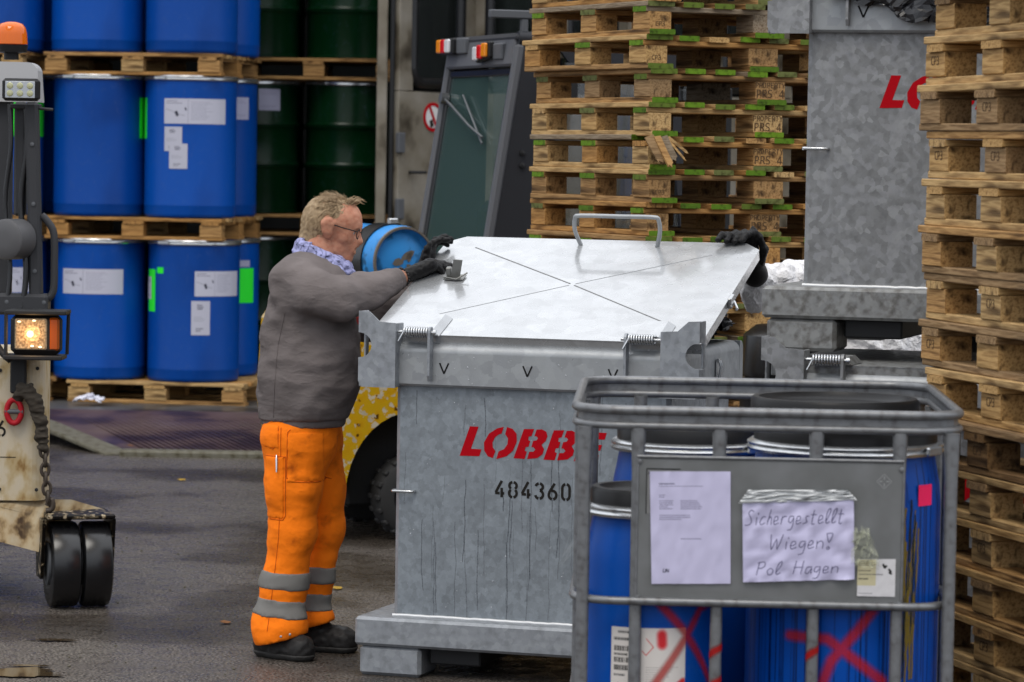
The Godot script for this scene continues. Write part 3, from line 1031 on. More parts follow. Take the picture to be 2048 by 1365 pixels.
# ---------------------------------------------------------------- drums
func drum(called: String, label: String, group: String, at: Vector3, r: float, h: float, m: Material, ribs := false, lidm = null, yaw := 0.0) -> Node3D:
	var o := thing(called, label, "drum", at, yaw, group)
	var key := "drum%.3f%.3f%s" % [r, h, str(ribs)]
	if not meshes.has(key):
		var prof := []
		if ribs:
			prof = [Vector2(0, 0), Vector2(r, 0.0), Vector2(r + 0.006, 0.004), Vector2(r + 0.006, 0.016), Vector2(r, 0.022)]
			for yy in [h * 0.36, h * 0.66]:
				prof.append_array([Vector2(r, yy - 0.03), Vector2(r + 0.005, yy - 0.02), Vector2(r + 0.012, yy - 0.012), Vector2(r + 0.012, yy - 0.004), Vector2(r + 0.002, yy), Vector2(r + 0.012, yy + 0.004), Vector2(r + 0.012, yy + 0.012), Vector2(r + 0.005, yy + 0.02), Vector2(r, yy + 0.03)])
			prof.append_array([Vector2(r, h - 0.03), Vector2(0, h - 0.03)])
		else:
			prof = [Vector2(0, 0), Vector2(r - 0.03, 0), Vector2(r - 0.012, 0.004), Vector2(r - 0.003, 0.014), Vector2(r, 0.03), Vector2(r, 0.075), Vector2(r + 0.0015, 0.08), Vector2(r + 0.0015, 0.088), Vector2(r, 0.093), Vector2(r, h - 0.1), Vector2(r - 0.001, h - 0.06), Vector2(r - 0.001, h - 0.03), Vector2(0, h - 0.03)]
		meshes[key] = lt(prof, 44)
		meshes[key + "r"] = lt([Vector2(r - 0.01, h - 0.034), Vector2(r + 0.007, h - 0.034), Vector2(r + 0.012, h - 0.026), Vector2(r + 0.009, h - 0.017), Vector2(r + 0.012, h - 0.009), Vector2(r + 0.006, h - 0.001), Vector2(r - 0.012, h)], 44)
		meshes[key + "l"] = lt([Vector2(r - 0.010, h - 0.002), Vector2(r - 0.02, h - 0.014), Vector2(r - 0.05, h - 0.018), Vector2(0, h - 0.014)], 32)
	part("body", meshes[key], m, o)
	part("clamp_ring", meshes[key + "r"], M.zinc, o)
	part("lid", meshes[key + "l"], lidm if lidm else m, o)
	var cl := nst()
	box(cl, Vector3(0, h - 0.018, r + 0.016), Vector3(0.09, 0.022, 0.012), 0.003)
	part("clamp_lever", fin(cl), M.zinc, o, Transform3D(Basis(Vector3.UP, -0.6), Vector3.ZERO))
	return o

func sticker(o: Node3D, r: float, deg: float, w: float, y0: float, y1: float, m: Material, called := "label") -> MeshInstance3D:
	return part(called, patch(r + 0.0015, deg_to_rad(deg), w, y0, y1), m, o)

func build_drums() -> void:
	var R := 0.303
	var H := 0.938
	var B := Basis(Vector3.UP, deg_to_rad(-8.0))
	var ph := 0.145
	var tier := H + ph - 0.002
	var origin := Vector3(-3.12, FLOOR, -22.45)
	var where := ["bottom", "middle", "top"]
	for col in 2:
		for t in 3:
			var shift := 0.0
			if t == 0: shift = 0.18
			elif t == 1: shift = 0.02
			var base: Vector3 = origin + B * Vector3((-1.31 if col == 1 else 0.0) + 0.0, 0, 0.06 if col == 1 else 0.0) + Vector3(0, t * tier, 0)
			pallet("drum_pallet", "honey coloured pallet carrying the %s tier of blue drums %s" % [where[t], "in the full stack" if col == 0 else "at the left edge"], "pallets under the blue drums", base + B * Vector3(shift, 0, 0), -8.0, 1.2, 1.2, ph, [0, 1, 8, 3], false, true)
			for row in 2:
				for k in 2:
					if col == 1 and k == 0 and row == 1:
						continue
					var jx := rng.randf_range(-0.012, 0.012)
					var p: Vector3 = base + B * Vector3(0.30 + k * 0.635 + jx + (0.03 if t == 0 else 0.0), ph + 0.001, -0.29 - row * 0.63)
					var place := ("left" if k == 0 else "right")
					var lab = "blue lidded drum, %s tier, %s %s position of the pallet %s" % [where[t], "front" if row == 0 else "back", place, "beside the green drums" if col == 0 else "at the left edge"]
					var d := drum("blue_drum", lab, "blue drums stacked on pallets", p, R, H, M.drum_blue if (t + k + row) % 2 == 0 else M.drum_blue_deep, false, null, -8.0 + rng.randf_range(-20, 20))
					d.rotation_degrees.y = 0.0
					var look := rad_to_deg(atan2(-p.x, -p.z)) # towards the yard
					if col == 0 and row == 0 and k == 1 and t == 1:
						sticker(d, R, 12, 0.44, 0.62, 0.785, M.label_0)
						sticker(d, R, -17, 0.125, 0.44, 0.60, M.label_1)
						sticker(d, R + 0.001, -10, 0.125, 0.325, 0.49, M.label_1)
						sticker(d, R, -78, 0.13, 0.52, 0.79, M.label_green)
					elif col == 0 and row == 0 and k == 0 and t == 1:
						sticker(d, R, 82, 0.17, 0.52, 0.79, M.label_green)
					elif col == 0 and row == 0 and k == 0 and t == 0:
						sticker(d, R, -5, 0.44, 0.57, 0.735, M.label_0)
					elif col == 0 and row == 0 and k == 1 and t == 0:
						sticker(d, R, 40, 0.36, 0.57, 0.735, M.label_0)
						sticker(d, R, 14, 0.125, 0.315, 0.54, M.label_1)
						sticker(d, R, -62, 0.11, 0.46, 0.74, M.label_green)
						sticker(d, R + 0.001, -68, 0.07, 0.54, 0.69, M.label_1)
						sticker(d, R, -42, 0.06, 0.715, 0.755, M.label_green)
					elif col == 0 and row == 1 and k == 1 and t == 1:
						sticker(d, R, 42, 0.17, 0.66, 0.81, M.label_2)
					elif col == 0 and row == 1 and k == 1 and t == 0:
						sticker(d, R, 52, 0.14, 0.50, 0.735, M.label_green)
						sticker(d, R, 46, 0.11, 0.745, 0.79, M.label_2)
					elif col == 1 and k == 1 and row == 0:
						if t == 0:
							sticker(d, R, 40, 0.2, 0.57, 0.735, M.label_0)
						elif t == 1:
							sticker(d, R, 20, 0.12, 0.52, 0.79, M.label_green)
							sticker(d, R, 80, 0.13, 0.52, 0.79, M.label_green)
	# dark green steel drums inside the hall
	var gr := 0.29
	var gh := 0.935
	for t in 3:
		var gy := FLOOR + t * (gh + 0.155)
		pallet("green_drum_pallet", "dark pallet under the %s tier of green drums" % where[t], "pallets under the green drums", Vector3(-2.02, gy, -23.75), 0.0, 1.2, 1.2, 0.15, [2, 7, 1], false, true)
		for row in 2:
			for k in 2:
				var d = drum("green_drum", "dark green ribbed steel drum, %s tier, %s %s" % [where[t], "front" if row == 0 else "back", "next to the blue stack" if k == 0 else "next to the hall gate"], "green steel drums in the hall", Vector3(-1.83 + k * 0.64, gy + 0.152, -24.08 - row * 0.62), gr, gh, M.drum_green, true)
				if t == 1 and k == 0 and row == 0:
					sticker(d, gr, 22, 0.16, 0.72, 0.87, M.label_2)

# ---------------------------------------------------------------- steel containers
const CW := 1.24
const CD := 1.0

func lobbe(parent: Node, xf: Transform3D) -> void:
	var k := 2.85e-4
	var L := {
		"L": [[140, 455, 262, 90, 370, 95, 280, 367, 410, 375, 385, 460]],
		"O": [[683, 95, 600, 115, 500, 180, 440, 290, 445, 390, 490, 460, 553, 483, 583, 395, 550, 350, 545, 290, 575, 225, 620, 190, 655, 180], [722, 98, 790, 120, 840, 180, 845, 280, 800, 390, 720, 460, 595, 495, 622, 400, 690, 370, 730, 310, 737, 240, 700, 185]],
		"B": [[808, 483, 930, 122, 1055, 122, 1025, 210, 990, 215, 985, 260, 1010, 270, 990, 340, 955, 345, 945, 390, 970, 400, 945, 490], [1085, 130, 1150, 125, 1205, 155, 1220, 210, 1200, 270, 1150, 315, 1180, 370, 1165, 430, 1100, 480, 975, 492, 1000, 402, 1050, 402, 1075, 375, 1050, 345, 1025, 345, 1045, 268, 1085, 262, 1105, 235, 1085, 212, 1060, 210]],
		"E": [[1545, 515, 1665, 155, 1940, 168, 1918, 250, 1770, 245, 1752, 310, 1885, 315, 1865, 385, 1728, 380, 1710, 435, 1850, 440, 1825, 525]],
	}
	var st := nst()
	for g in [["L", 0, 0], ["O", 0, 0], ["B", 0, 0], ["B", 368, 15], ["E", 0, 0]]:
		for q in L[g[0]]:
			var pts := PackedVector2Array()
			for i in range(0, q.size(), 2):
				var x: float = q[i] + g[1]
				var y: float = q[i + 1] + g[2] - 0.04 * (x - 140)
				pts.append(Vector2((x - 140) * k / 0.955, (460 - y) * k))
			extrude(st, pts, 0.0, xf)
	part("lettering", fin(st), M.red_paint, parent)

func digits(parent: Node, s: String, hh: float, pitch: float, xf: Transform3D) -> void:
	# stencil digits: strokes in a cell 0..1 wide, 0..1.75 high (y up)
	var G := {}
	G["4"] = [[Vector2(0.72, 1.75), Vector2(0.08, 0.55), Vector2(0.06, 0.42), Vector2(0.5, 0.42)], [Vector2(0.72, 1.0), Vector2(0.72, 0.0)], [Vector2(0.72, 0.42), Vector2(1.0, 0.42)]]
	G["8"] = [arc(Vector2(0.5, 1.28), 0.40, 100, 235, 7, 0.38), arc(Vector2(0.5, 1.28), 0.40, 80, -55, 7, 0.38), arc(Vector2(0.5, 0.47), 0.42, 125, 260, 7, 0.43), arc(Vector2(0.5, 0.47), 0.42, 55, -80, 7, 0.43)]
	G["3"] = [arc(Vector2(0.48, 1.29), 0.38, 170, 100, 4, 0.36), arc(Vector2(0.48, 1.29), 0.40, 80, -80, 8, 0.36), arc(Vector2(0.48, 0.47), 0.44, 80, -80, 8, 0.43), arc(Vector2(0.48, 0.47), 0.42, 260, 190, 4, 0.43)]
	G["6"] = [[Vector2(0.72, 1.72), Vector2(0.12, 0.75)], arc(Vector2(0.5, 0.48), 0.42, 140, 260, 7, 0.45), arc(Vector2(0.5, 0.48), 0.42, 110, -80, 9, 0.45)]
	G["0"] = [arc(Vector2(0.5, 1.25), 0.40, 100, 180, 5, 0.45) + arc(Vector2(0.5, 0.47), 0.40, 180, 260, 5, 0.43), arc(Vector2(0.5, 1.25), 0.40, 80, 0, 5, 0.45) + arc(Vector2(0.5, 0.47), 0.40, 0, -80, 5, 0.43)]
	var st := nst()
	var k := hh / 1.75
	for i in s.length():
		for p in G[s[i]]:
			var q := []
			for v in p:
				q.append(Vector2(v.x + 0.12 * (v.y - 0.8) * 0.0, v.y) * k + Vector2(i * pitch, 0))
			ribbon(st, q, 0.29 * k, xf)
	part("number", fin(st), M.black_paint, parent)

func coil(c: Vector3, r: float, wire: float, l: float, turns: int) -> ArrayMesh:
	var p := []
	for i in turns * 12 + 1:
		var a := TAU * i / 12.0
		p.append(c + Vector3(l * i / (turns * 12.0), cos(a) * r, sin(a) * r))
	p.push_front(p[0] + Vector3(-0.004, -0.02, 0.012))
	p.push_front(p[0] + Vector3(-0.014, -0.028, 0.004))
	return tb(p, wire, 7)

func bracket(mirror: bool) -> ArrayMesh:
	# front plate with a corner cut and half-round hole, outer and inner flange
	var w := 0.138
	var p := PackedVector2Array()
	p.append_array([Vector2(0.0, 1.045), Vector2(0.012, 1.024), Vector2(w, 1.024), Vector2(w, 1.252), Vector2(0.078, 1.256), Vector2(0.040, 1.290), Vector2(0.0, 1.292), Vector2(0.0, 1.216)])
	p.append_array(PackedVector2Array(arc(Vector2(0.004, 1.172), 0.045, 85, -75, 9, 0.044)))
	p.append_array([Vector2(0.0, 1.128)])
	if mirror:
		var q := PackedVector2Array()
		for i in p.size():
			q.append(Vector2(w - p[p.size() - 1 - i].x, p[p.size() - 1 - i].y))
		p = q
	var st := nst()
	extrude(st, p, 0.008, Transform3D(Basis(), Vector3.ZERO))
	var xo := w if mirror else 0.0
	var xi := 0.0 if mirror else w
	var so := -0.004 if mirror else 0.004
	# inner flange
	box(st, Vector3(xi - (0.004 if not mirror else -0.004), 1.138, -0.048), Vector3(0.0078, 0.226, 0.079), 0.002)
	# outer flange with its hole
	box(st, Vector3(xo + so, 1.076, -0.048), Vector3(0.0078, 0.103, 0.079), 0.002)
	box(st, Vector3(xo + so, 1.254, -0.048), Vector3(0.0078, 0.074, 0.079), 0.002)
	box(st, Vector3(xo + so, 1.172, -0.072), Vector3(0.0078, 0.087, 0.031), 0.002)
	return fin(st)

func rounded_bar(l: float, h: float, d: float, rt: float) -> ArrayMesh:
	# bar along x from 0 to l; section in (z,y): front at z=0, rounded along the upper front edge
	var sec := PackedVector2Array()
	sec.append_array([Vector2(-d, 0), Vector2(-0.008, 0.0), Vector2(0.0, 0.008)])
	sec.append_array(PackedVector2Array(arc(Vector2(-rt, h - rt), rt, 0, 90, 7)))
	sec.append_array([Vector2(-d, h)])
	var st := nst()
	var cen := Vector2(-d * 0.5, h * 0.5)
	var n := sec.size()
	for i in n:
		var a = sec[i]; var b := sec[(i + 1) % n]
		var e := (b - a).normalized()
		var nn := Vector2(e.y, -e.x)
		if nn.dot((a + b) * 0.5 - cen) < 0: nn = -nn
		var na := nn; var nb := nn
		if i > 2 and i < 11:
			if i > 3: na = (a - Vector2(-rt, h - rt)).normalized()
			else: na = Vector2(1, 0)
			nb = (b - Vector2(-rt, h - rt)).normalized()
		if i == 2: na = Vector2(1, 0); 
		var N := func(v): return Vector3(0, v.y, v.x)
		var P := func(x, v): return Vector3(x, v.y, v.x)
		tri(st, P.call(0, a), P.call(l, a), P.call(l, b), N.call(na), N.call(na), N.call(nb))
		tri(st, P.call(0, a), P.call(l, b), P.call(0, b), N.call(na), N.call(nb), N.call(nb))
	for x in [0.0, l]:
		var pts := []
		for v in sec: pts.append(Vector3(x, v.y, v.x))
		poly(st, pts, Vector3(l / 2, h / 2, -d / 2))
	return fin(st)

func container(label: String, at: Vector3, yaw: float, lid_deg: float, skin: Material, dirty: Material, number: String, shut := false) -> Node3D:
	var o := thing("steel_container", label, "container", at, yaw, "")
	# feet
	for x in [0.015, CW - 0.245]:
		for z in [-0.012, -CD + 0.2]:
			part("foot", b2(Vector3(x, 0.0, z), Vector3(x + 0.23, 0.105, z - 0.19), 0.012), dirty, o)
	for x in [0.262, CW - 0.452]:
		part("fork_channel", b2(Vector3(x, 0.045, -0.06), Vector3(x + 0.19, 0.106, -CD + 0.06), 0.006), M.black_metal, o)
	# base frame
	part("base_frame", b2(Vector3(0, 0.106, 0), Vector3(CW, 0.208, -CD), 0.010), dirty, o)
	# body sheets
	var bx0 := 0.118
	var bx1 := CW - 0.118
	var z0 := -0.075
	var z1 := -CD + 0.075
	var st := nst()
	quad(st, Vector3(bx0 + 0.016, 0.208, z0), Vector3(bx1 - 0.016, 0.208, z0), Vector3(bx1 - 0.016, 1.04, z0), Vector3(bx0 + 0.016, 1.04, z0), Vector3.BACK)
	quad(st, Vector3(bx0 + 0.016, 0.208, z0 - 0.004), Vector3(bx1 - 0.016, 0.208, z0 - 0.004), Vector3(bx1 - 0.016, 1.04, z0 - 0.004), Vector3(bx0 + 0.016, 1.04, z0 - 0.004), Vector3.FORWARD)
	part("front_sheet", fin(st), M.galv_front if skin == M.galv else skin, o)
	for sx in [0, 1]:
		st = nst()
		var x: float = bx0 if sx == 0 else bx1
		var q: float = x + (0.016 if sx == 0 else -0.016)
		box(st, Vector3(x + (0.002 if sx == 0 else -0.002), 0.624, (z0 + z1) / 2), Vector3(0.004, 0.832, z0 - z1 - 0.032))
		# bent corners
		for zz in [[z0, z0 - 0.016], [z1, z1 + 0.016]]:
			var n = Vector3(-1 if sx == 0 else 1, 0, 1 if zz[0] == z0 else -1).normalized()
			quad(st, Vector3(x, 0.208, zz[1]), Vector3(q, 0.208, zz[0]), Vector3(q, 1.04, zz[0]), Vector3(x, 1.04, zz[1]), n)
		part("side_sheet", fin(st), skin, o)
	part("back_sheet", b2(Vector3(bx0 + 0.016, 0.208, z1), Vector3(bx1 - 0.016, 1.04, z1 + 0.004), 0.0), skin, o)
	# weld along the foot of the front
	st = nst()
	var wp := []
	for i in 60:
		wp.append(Vector3(lerpf(bx0, bx1, i / 59.0), 0.211 + rng.randf_range(-0.001, 0.001), z0 + 0.004))
	tube(st, wp, 0.007, 6)
	part("weld_seam", fin(st), M.weld, o)
	# rim
	var rx0 := 0.078
	var rl := CW - 2 * rx0
	part("rim", rounded_bar(rl, 0.152, 0.05, 0.034), M.galv_rim, o, Transform3D(Basis(), Vector3(rx0, 1.03, -0.045)))
	part("rim", rounded_bar(rl, 0.152, 0.05, 0.034), M.galv_rim, o, Transform3D(Basis(Vector3.UP, PI), Vector3(CW - rx0, 1.03, -CD + 0.045)))
	var sl := CD - 0.09 - 0.1 - 0.004
	part("rim", rounded_bar(sl, 0.152, 0.05, 0.034), M.galv_rim, o, Transform3D(Basis(Vector3.UP, PI / 2), Vector3(CW - rx0, 1.03, -0.097)))
	part("rim", rounded_bar(sl, 0.152, 0.05, 0.034), M.galv_rim, o, Transform3D(Basis(Vector3.UP, -PI / 2), Vector3(rx0, 1.03, -0.097 - sl)))
	# V slots
	st = nst()
	for f in [0.305, 0.612, 0.922]:
		var cx: float = f
		for s in [-1, 1]:
			bar(st, Vector3(cx, 1.078, -0.0445), Vector3(cx + s * 0.0165, 1.115, -0.0445), 0.0055, 0.002, Vector3.BACK, 0.0)
	part("vent_slots", fin(st), M.dark_gap, o)
	# corner brackets
	part("corner_bracket", bracket(false), skin, o)
	part("corner_bracket", bracket(true), skin, o, Transform3D(Basis(), Vector3(CW - 0.138, 0, 0)))
	# tie ring on the left edge, side latch
	part("tie_ring", tb(smooth_path([Vector3(bx0 - 0.004, 0.655, z0 - 0.03), Vector3(bx0 - 0.004, 0.655, z0 + 0.016), Vector3(bx0 + 0.02, 0.655, z0 + 0.022), Vector3(bx0 + 0.07, 0.655, z0 + 0.018), Vector3(bx0 + 0.075, 0.655, z0 - 0.002)], 3), 0.0055, 7), M.zinc, o)
	st = nst()
	bar(st, Vector3(CW - rx0 + 0.004, 1.07, -0.55), Vector3(CW - rx0 + 0.004, 1.13, -0.55), 0.03, 0.006, Vector3.RIGHT, 0.002)
	tube(st, [Vector3(CW - rx0 + 0.012, 1.13, -0.54), Vector3(CW - rx0 + 0.02, 1.105, -0.54), Vector3(CW - rx0 + 0.012, 1.06, -0.54)], 0.004, 6)
	tube(st, [Vector3(CW - rx0 + 0.012, 1.13, -0.56), Vector3(CW - rx0 + 0.02, 1.105, -0.56), Vector3(CW - rx0 + 0.012, 1.06, -0.56)], 0.004, 6)
	box(st, Vector3(CW - rx0 + 0.010, 1.128, -0.55), Vector3(0.012, 0.012, 0.032), 0.002)
	part("side_latch", fin(st), M.zinc, o)
	# hinges on the front edge: strap, spring, bolt
	var hy := 1.222
	for hx in [[0.165, 0.092, 1], [CW - 0.255, 0.092, -1]]:
		var x: float = hx[0]
		part("hinge_spring", coil(Vector3(x, hy, -0.022), 0.0155, 0.0038, hx[1], 10), M.zinc, o)
		var sx: float = x + hx[1] + 0.006 if hx[2] > 0 else x - 0.008
		st = nst()
		var sp := PackedVector2Array()
		sp.append_array(PackedVector2Array(arc(Vector2(0.0, hy), 0.02, 180, 0, 8)))
		sp.append_array([Vector2(0.018, 1.08), Vector2(0.008, 1.05), Vector2(-0.012, 1.05), Vector2(-0.02, 1.07)])
		extrude(st, sp, 0.009, Transform3D(Basis(Vector3.UP, PI / 2), Vector3(sx, 0, -0.028)))
		part("hinge_strap", fin(st), skin, o)
		st = nst()
		tube(st, [Vector3(x - 0.03, hy, -0.022), Vector3(x + hx[1] + 0.025, hy, -0.022)], 0.006, 8)
		tube(st, [Vector3(sx + 0.008, hy, -0.022), Vector3(sx + 0.018, hy, -0.022)], 0.011, 6)
		part("hinge_bolt", fin(st), M.zinc, o)
	# lid: plate with folded edges, hinged along the front
	var lw := 1.21
	var ll := 0.955
	var lx0 := (CW - lw) * 0.5 + 0.004
	var lx := Transform3D(Basis(Vector3.RIGHT, deg_to_rad(lid_deg)), Vector3(lx0, 1.212 if lid_deg > 1.0 else 1.205, -0.06))
	var ch := 0.062
	var outl := PackedVector2Array([Vector2(0, 0), Vector2(lw, 0), Vector2(lw, ll - ch), Vector2(lw - ch, ll), Vector2(ch, ll), Vector2(0, ll - ch)])
	var flatb := Transform3D(Basis(Vector3.RIGHT, Vector3.FORWARD, Vector3.UP), Vector3.ZERO)
	st = nst()
	extrude(st, outl, 0.003, flatb)
	for i in 6:
		var a = outl[i]; var b := outl[(i + 1) % 6]
		var mid = (a + b) * 0.5
		var inw := (Vector2(lw / 2, ll / 2) - mid).normalized() * 0.003
		var A := Vector3(a.x + inw.x, -0.021, -a.y - inw.y); var Bv := Vector3(b.x + inw.x, -0.021, -b.y - inw.y)
		bar(st, A, Bv, 0.036, 0.003, Vector3(inw.x, 0, -inw.y).normalized(), 0.0)
	var lid := part("lid", fin(st), M.galv_lid if not shut else dirty, o, lx)
	if not shut:
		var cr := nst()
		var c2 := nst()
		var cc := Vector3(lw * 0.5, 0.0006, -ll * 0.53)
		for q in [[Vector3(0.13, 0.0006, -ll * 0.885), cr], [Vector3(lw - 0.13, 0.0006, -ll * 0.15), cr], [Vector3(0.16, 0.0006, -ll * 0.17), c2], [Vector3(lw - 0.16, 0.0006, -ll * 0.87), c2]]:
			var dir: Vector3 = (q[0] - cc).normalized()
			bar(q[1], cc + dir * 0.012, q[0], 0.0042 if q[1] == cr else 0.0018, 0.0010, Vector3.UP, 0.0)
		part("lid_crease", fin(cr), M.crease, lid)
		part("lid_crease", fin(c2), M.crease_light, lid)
		part("lid_handle", tb(smooth_path([Vector3(0.526, 0.0, -ll + 0.055), Vector3(0.506, 0.055, -ll + 0.05), Vector3(0.509, 0.1, -ll + 0.045), Vector3(0.531, 0.112, -ll + 0.045), Vector3(0.681, 0.112, -ll + 0.045), Vector3(0.811, 0.112, -ll + 0.045), Vector3(0.831, 0.1, -ll + 0.045), Vector3(0.834, 0.055, -ll + 0.05), Vector3(0.821, 0.0, -ll + 0.055)], 3), 0.0085, 8), M.galv_rim, lid)
		var la := nst()
		box(la, Vector3(0.150, 0.006, -0.530), Vector3(0.075, 0.003, 0.05), 0.0)
		box(la, Vector3(0.130, 0.025, -0.530), Vector3(0.02, 0.04, 0.02), 0.003)
		box(la, Vector3(0.160, 0.04, -0.530), Vector3(0.034, 0.07, 0.004), 0.001, Basis(Vector3.UP, 0.5) * Basis(Vector3.BACK, -0.25))
		tube(la, [Vector3(0.110, 0.012, -0.515), Vector3(0.165, 0.01, -0.500), Vector3(0.200, 0.025, -0.530)], 0.003, 6)
		part("lid_latch", fin(la), M.latch_steel, lid)
		var l2 := nst()
		box(l2, Vector3(lw + 0.006, -0.012, -0.42), Vector3(0.014, 0.04, 0.05), 0.003)
		tube(l2, [Vector3(lw + 0.012, -0.02, -0.44), Vector3(lw + 0.03, -0.035, -0.41), Vector3(lw + 0.032, -0.03, -0.39)], 0.005, 6)
		part("lid_latch", fin(l2), M.zinc, lid)
	for hx in [0.165 - lx0, CW - 0.255 - lx0]:
		# raised hinge plate
		var hp := nst()
		var top := [Vector3(hx + 0.012, 0.026, 0.012), Vector3(hx + 0.098, 0.026, 0.012), Vector3(hx + 0.098, 0.026, -0.13), Vector3(hx + 0.012, 0.026, -0.13)]
		var bot := [Vector3(hx - 0.006, 0.002, 0.014), Vector3(hx + 0.118, 0.002, 0.014), Vector3(hx + 0.118, 0.002, -0.15), Vector3(hx - 0.006, 0.002, -0.15)]
		var hc := Vector3(hx + 0.05, -0.02, -0.06)
		poly(hp, top, hc)
		for i in 4:
			poly(hp, [bot[i], bot[(i + 1) % 4], top[(i + 1) % 4], top[i]], hc)
		part("hinge_plate", fin(hp), M.galv_lid if not shut else dirty, lid)
	if number != "":
		# rain drops hanging on the front and the rim
		var dm := SphereMesh.new(); dm.radius = 1.0; dm.height = 2.0; dm.radial_segments = 8; dm.rings = 4
		var mm := MultiMesh.new()
		mm.transform_format = MultiMesh.TRANSFORM_3D
		mm.mesh = dm
		mm.instance_count = 420
		for i in 420:
			var sz := 0.0007 + 0.0013 * pow(rng.randf(), 3.0)
			var p := Vector3(rng.randf_range(bx0 + 0.03, bx1 - 0.03), rng.randf_range(0.23, 1.0), z0)
			if i % 3 == 0:
				p = Vector3(rng.randf_range(rx0 + 0.08, CW - rx0 - 0.08), rng.randf_range(1.035, 1.14), -0.045)
			mm.set_instance_transform(i, Transform3D(Basis().scaled(Vector3(sz, sz * rng.randf_range(1.0, 1.7), sz * 0.7)), p))
		var dr := MultiMeshInstance3D.new()
		dr.name = "rain_drops"
		dr.multimesh = mm
		dr.material_override = M.drop
		dr.set_meta("kind", "stuff")
		o.add_child(dr, true)
	# lettering and number
	lobbe(o, Transform3D(Basis(), Vector3(bx0 + 0.240, 0.787, z0 + 0.0012)))
	if number != "":
		digits(o, number, 0.058, 0.0485, Transform3D(Basis(), Vector3(bx0 + 0.374, 0.649, z0 + 0.0012)))
	return o

func crumple(w: float, d: float, nx: int, nz: int, amp: float, sd: int, f: Callable, fold := 5.0) -> ArrayMesh:
	# crumpled film: base surface from f(u,v), pushed about by creased noise
	var n := noise(sd, fold, 3)
	n.fractal_type = FastNoiseLite.FRACTAL_RIDGED
	var P := []
	for j in nz + 1:
		for i in nx + 1:
			var u := float(i) / nx
			var v := float(j) / nz
			var p: Vector3 = f.call(u, v)
			p += Vector3(n.get_noise_2d(u * w * 1.3 + 9.0, v * d), n.get_noise_2d(u * w, v * d), n.get_noise_2d(u * w, v * d + 7.0)) * amp
			P.append(p)
	var st := nst()
	for j in nz:
		for i in nx:
			var a: Vector3 = P[j * (nx + 1) + i]; var b: Vector3 = P[j * (nx + 1) + i + 1]
			var c: Vector3 = P[(j + 1) * (nx + 1) + i + 1]; var e: Vector3 = P[(j + 1) * (nx + 1) + i]
			for t in [[a, b, c], [a, c, e]]:
				var nn: Vector3 = (t[2] - t[0]).cross(t[1] - t[0]).normalized()
				tri(st, t[0], t[1], t[2], nn, nn, nn)
	return fin(st)

func build_containers() -> void:
	var th := -17.5
	container("open galvanised waste container with raised lid, red lettering and black number 484360", Vector3(-0.5415, 0.0, -11.97), th, 20.0, M.galv, M.galv, "484360")
	container("closed galvanised container on the ground carrying the second container", Vector3(0.788, 0.0, -10.72), th, 0.0, M.galv_spangle, M.galv_dirty, "", true)
	var c2 := container("spangled grey container stacked on top of the closed one", Vector3(0.806, 1.232, -11.0), th, 0.0, M.galv_spangle, M.galv_dirty, "", true)
	# black film over the top container and inside the open one
	var bag := mat("black_film", lin(0.008, 0.008, 0.010), 0.22)
	var f := func(u, v):
		var x = 0.20 + u * 0.75
		if v < 0.35:
			return Vector3(x, lerpf(1.125 - 0.075 * minf(1.0, u / 0.45), 1.235, v / 0.35), -0.018)
		return Vector3(x, 1.245 + 0.06 * sin(u * 5.0), -0.03 - (v - 0.35) * 0.9)
	var tarp := solo("black_film_cover", crumple(3.0, 3.0, 60, 50, 0.035, 61, f, 1.1), bag, "crumpled black plastic film draped over the upper container rim", "plastic film", Vector3(0.806, 1.232, -11.0), th)
	var f2 := func(u, v):
		return Vector3(0.78 + u * 0.36, 1.08 + 0.17 * u * (1.0 - 0.6 * absf(v - 0.6)) + 0.02 * sin(u * 9.0), -0.15 - v * 0.72)
	solo("black_liner_bag", crumple(2.0, 3.0, 40, 50, 0.05, 62, f2, 1.5), bag, "crumpled black liner bag sticking out of the open container", "bag", Vector3(-0.5415, 0.0, -11.97), th)

# ---------------------------------------------------------------- forklift
func wheel(r: float, w: float, treads: int) -> ArrayMesh:
	var st := nst()
	var xf := Transform3D(Basis(Vector3.RIGHT, PI / 2), Vector3.ZERO)
	lathe(st, [Vector2(r * 0.62, -w / 2), Vector2(r * 0.92, -w / 2), Vector2(r * 0.985, -w * 0.4), Vector2(r, -w * 0.25), Vector2(r, w * 0.25), Vector2(r * 0.985, w * 0.4), Vector2(r * 0.92, w / 2), Vector2(r * 0.62, w / 2), Vector2(r * 0.62, -w / 2)], 40, xf, 0, TAU, 0.6)
	for i in treads:
		var a := TAU * i / treads
		var bs := Basis(Vector3.BACK, a)
		for s in [-1, 1]:
			box(st, bs * Vector3(0, r * 0.985, 0) + Vector3(0, 0, s * w * 0.33), Vector3(r * 0.13, r * 0.09, w * 0.34), 0.006, bs)
	return fin(st)

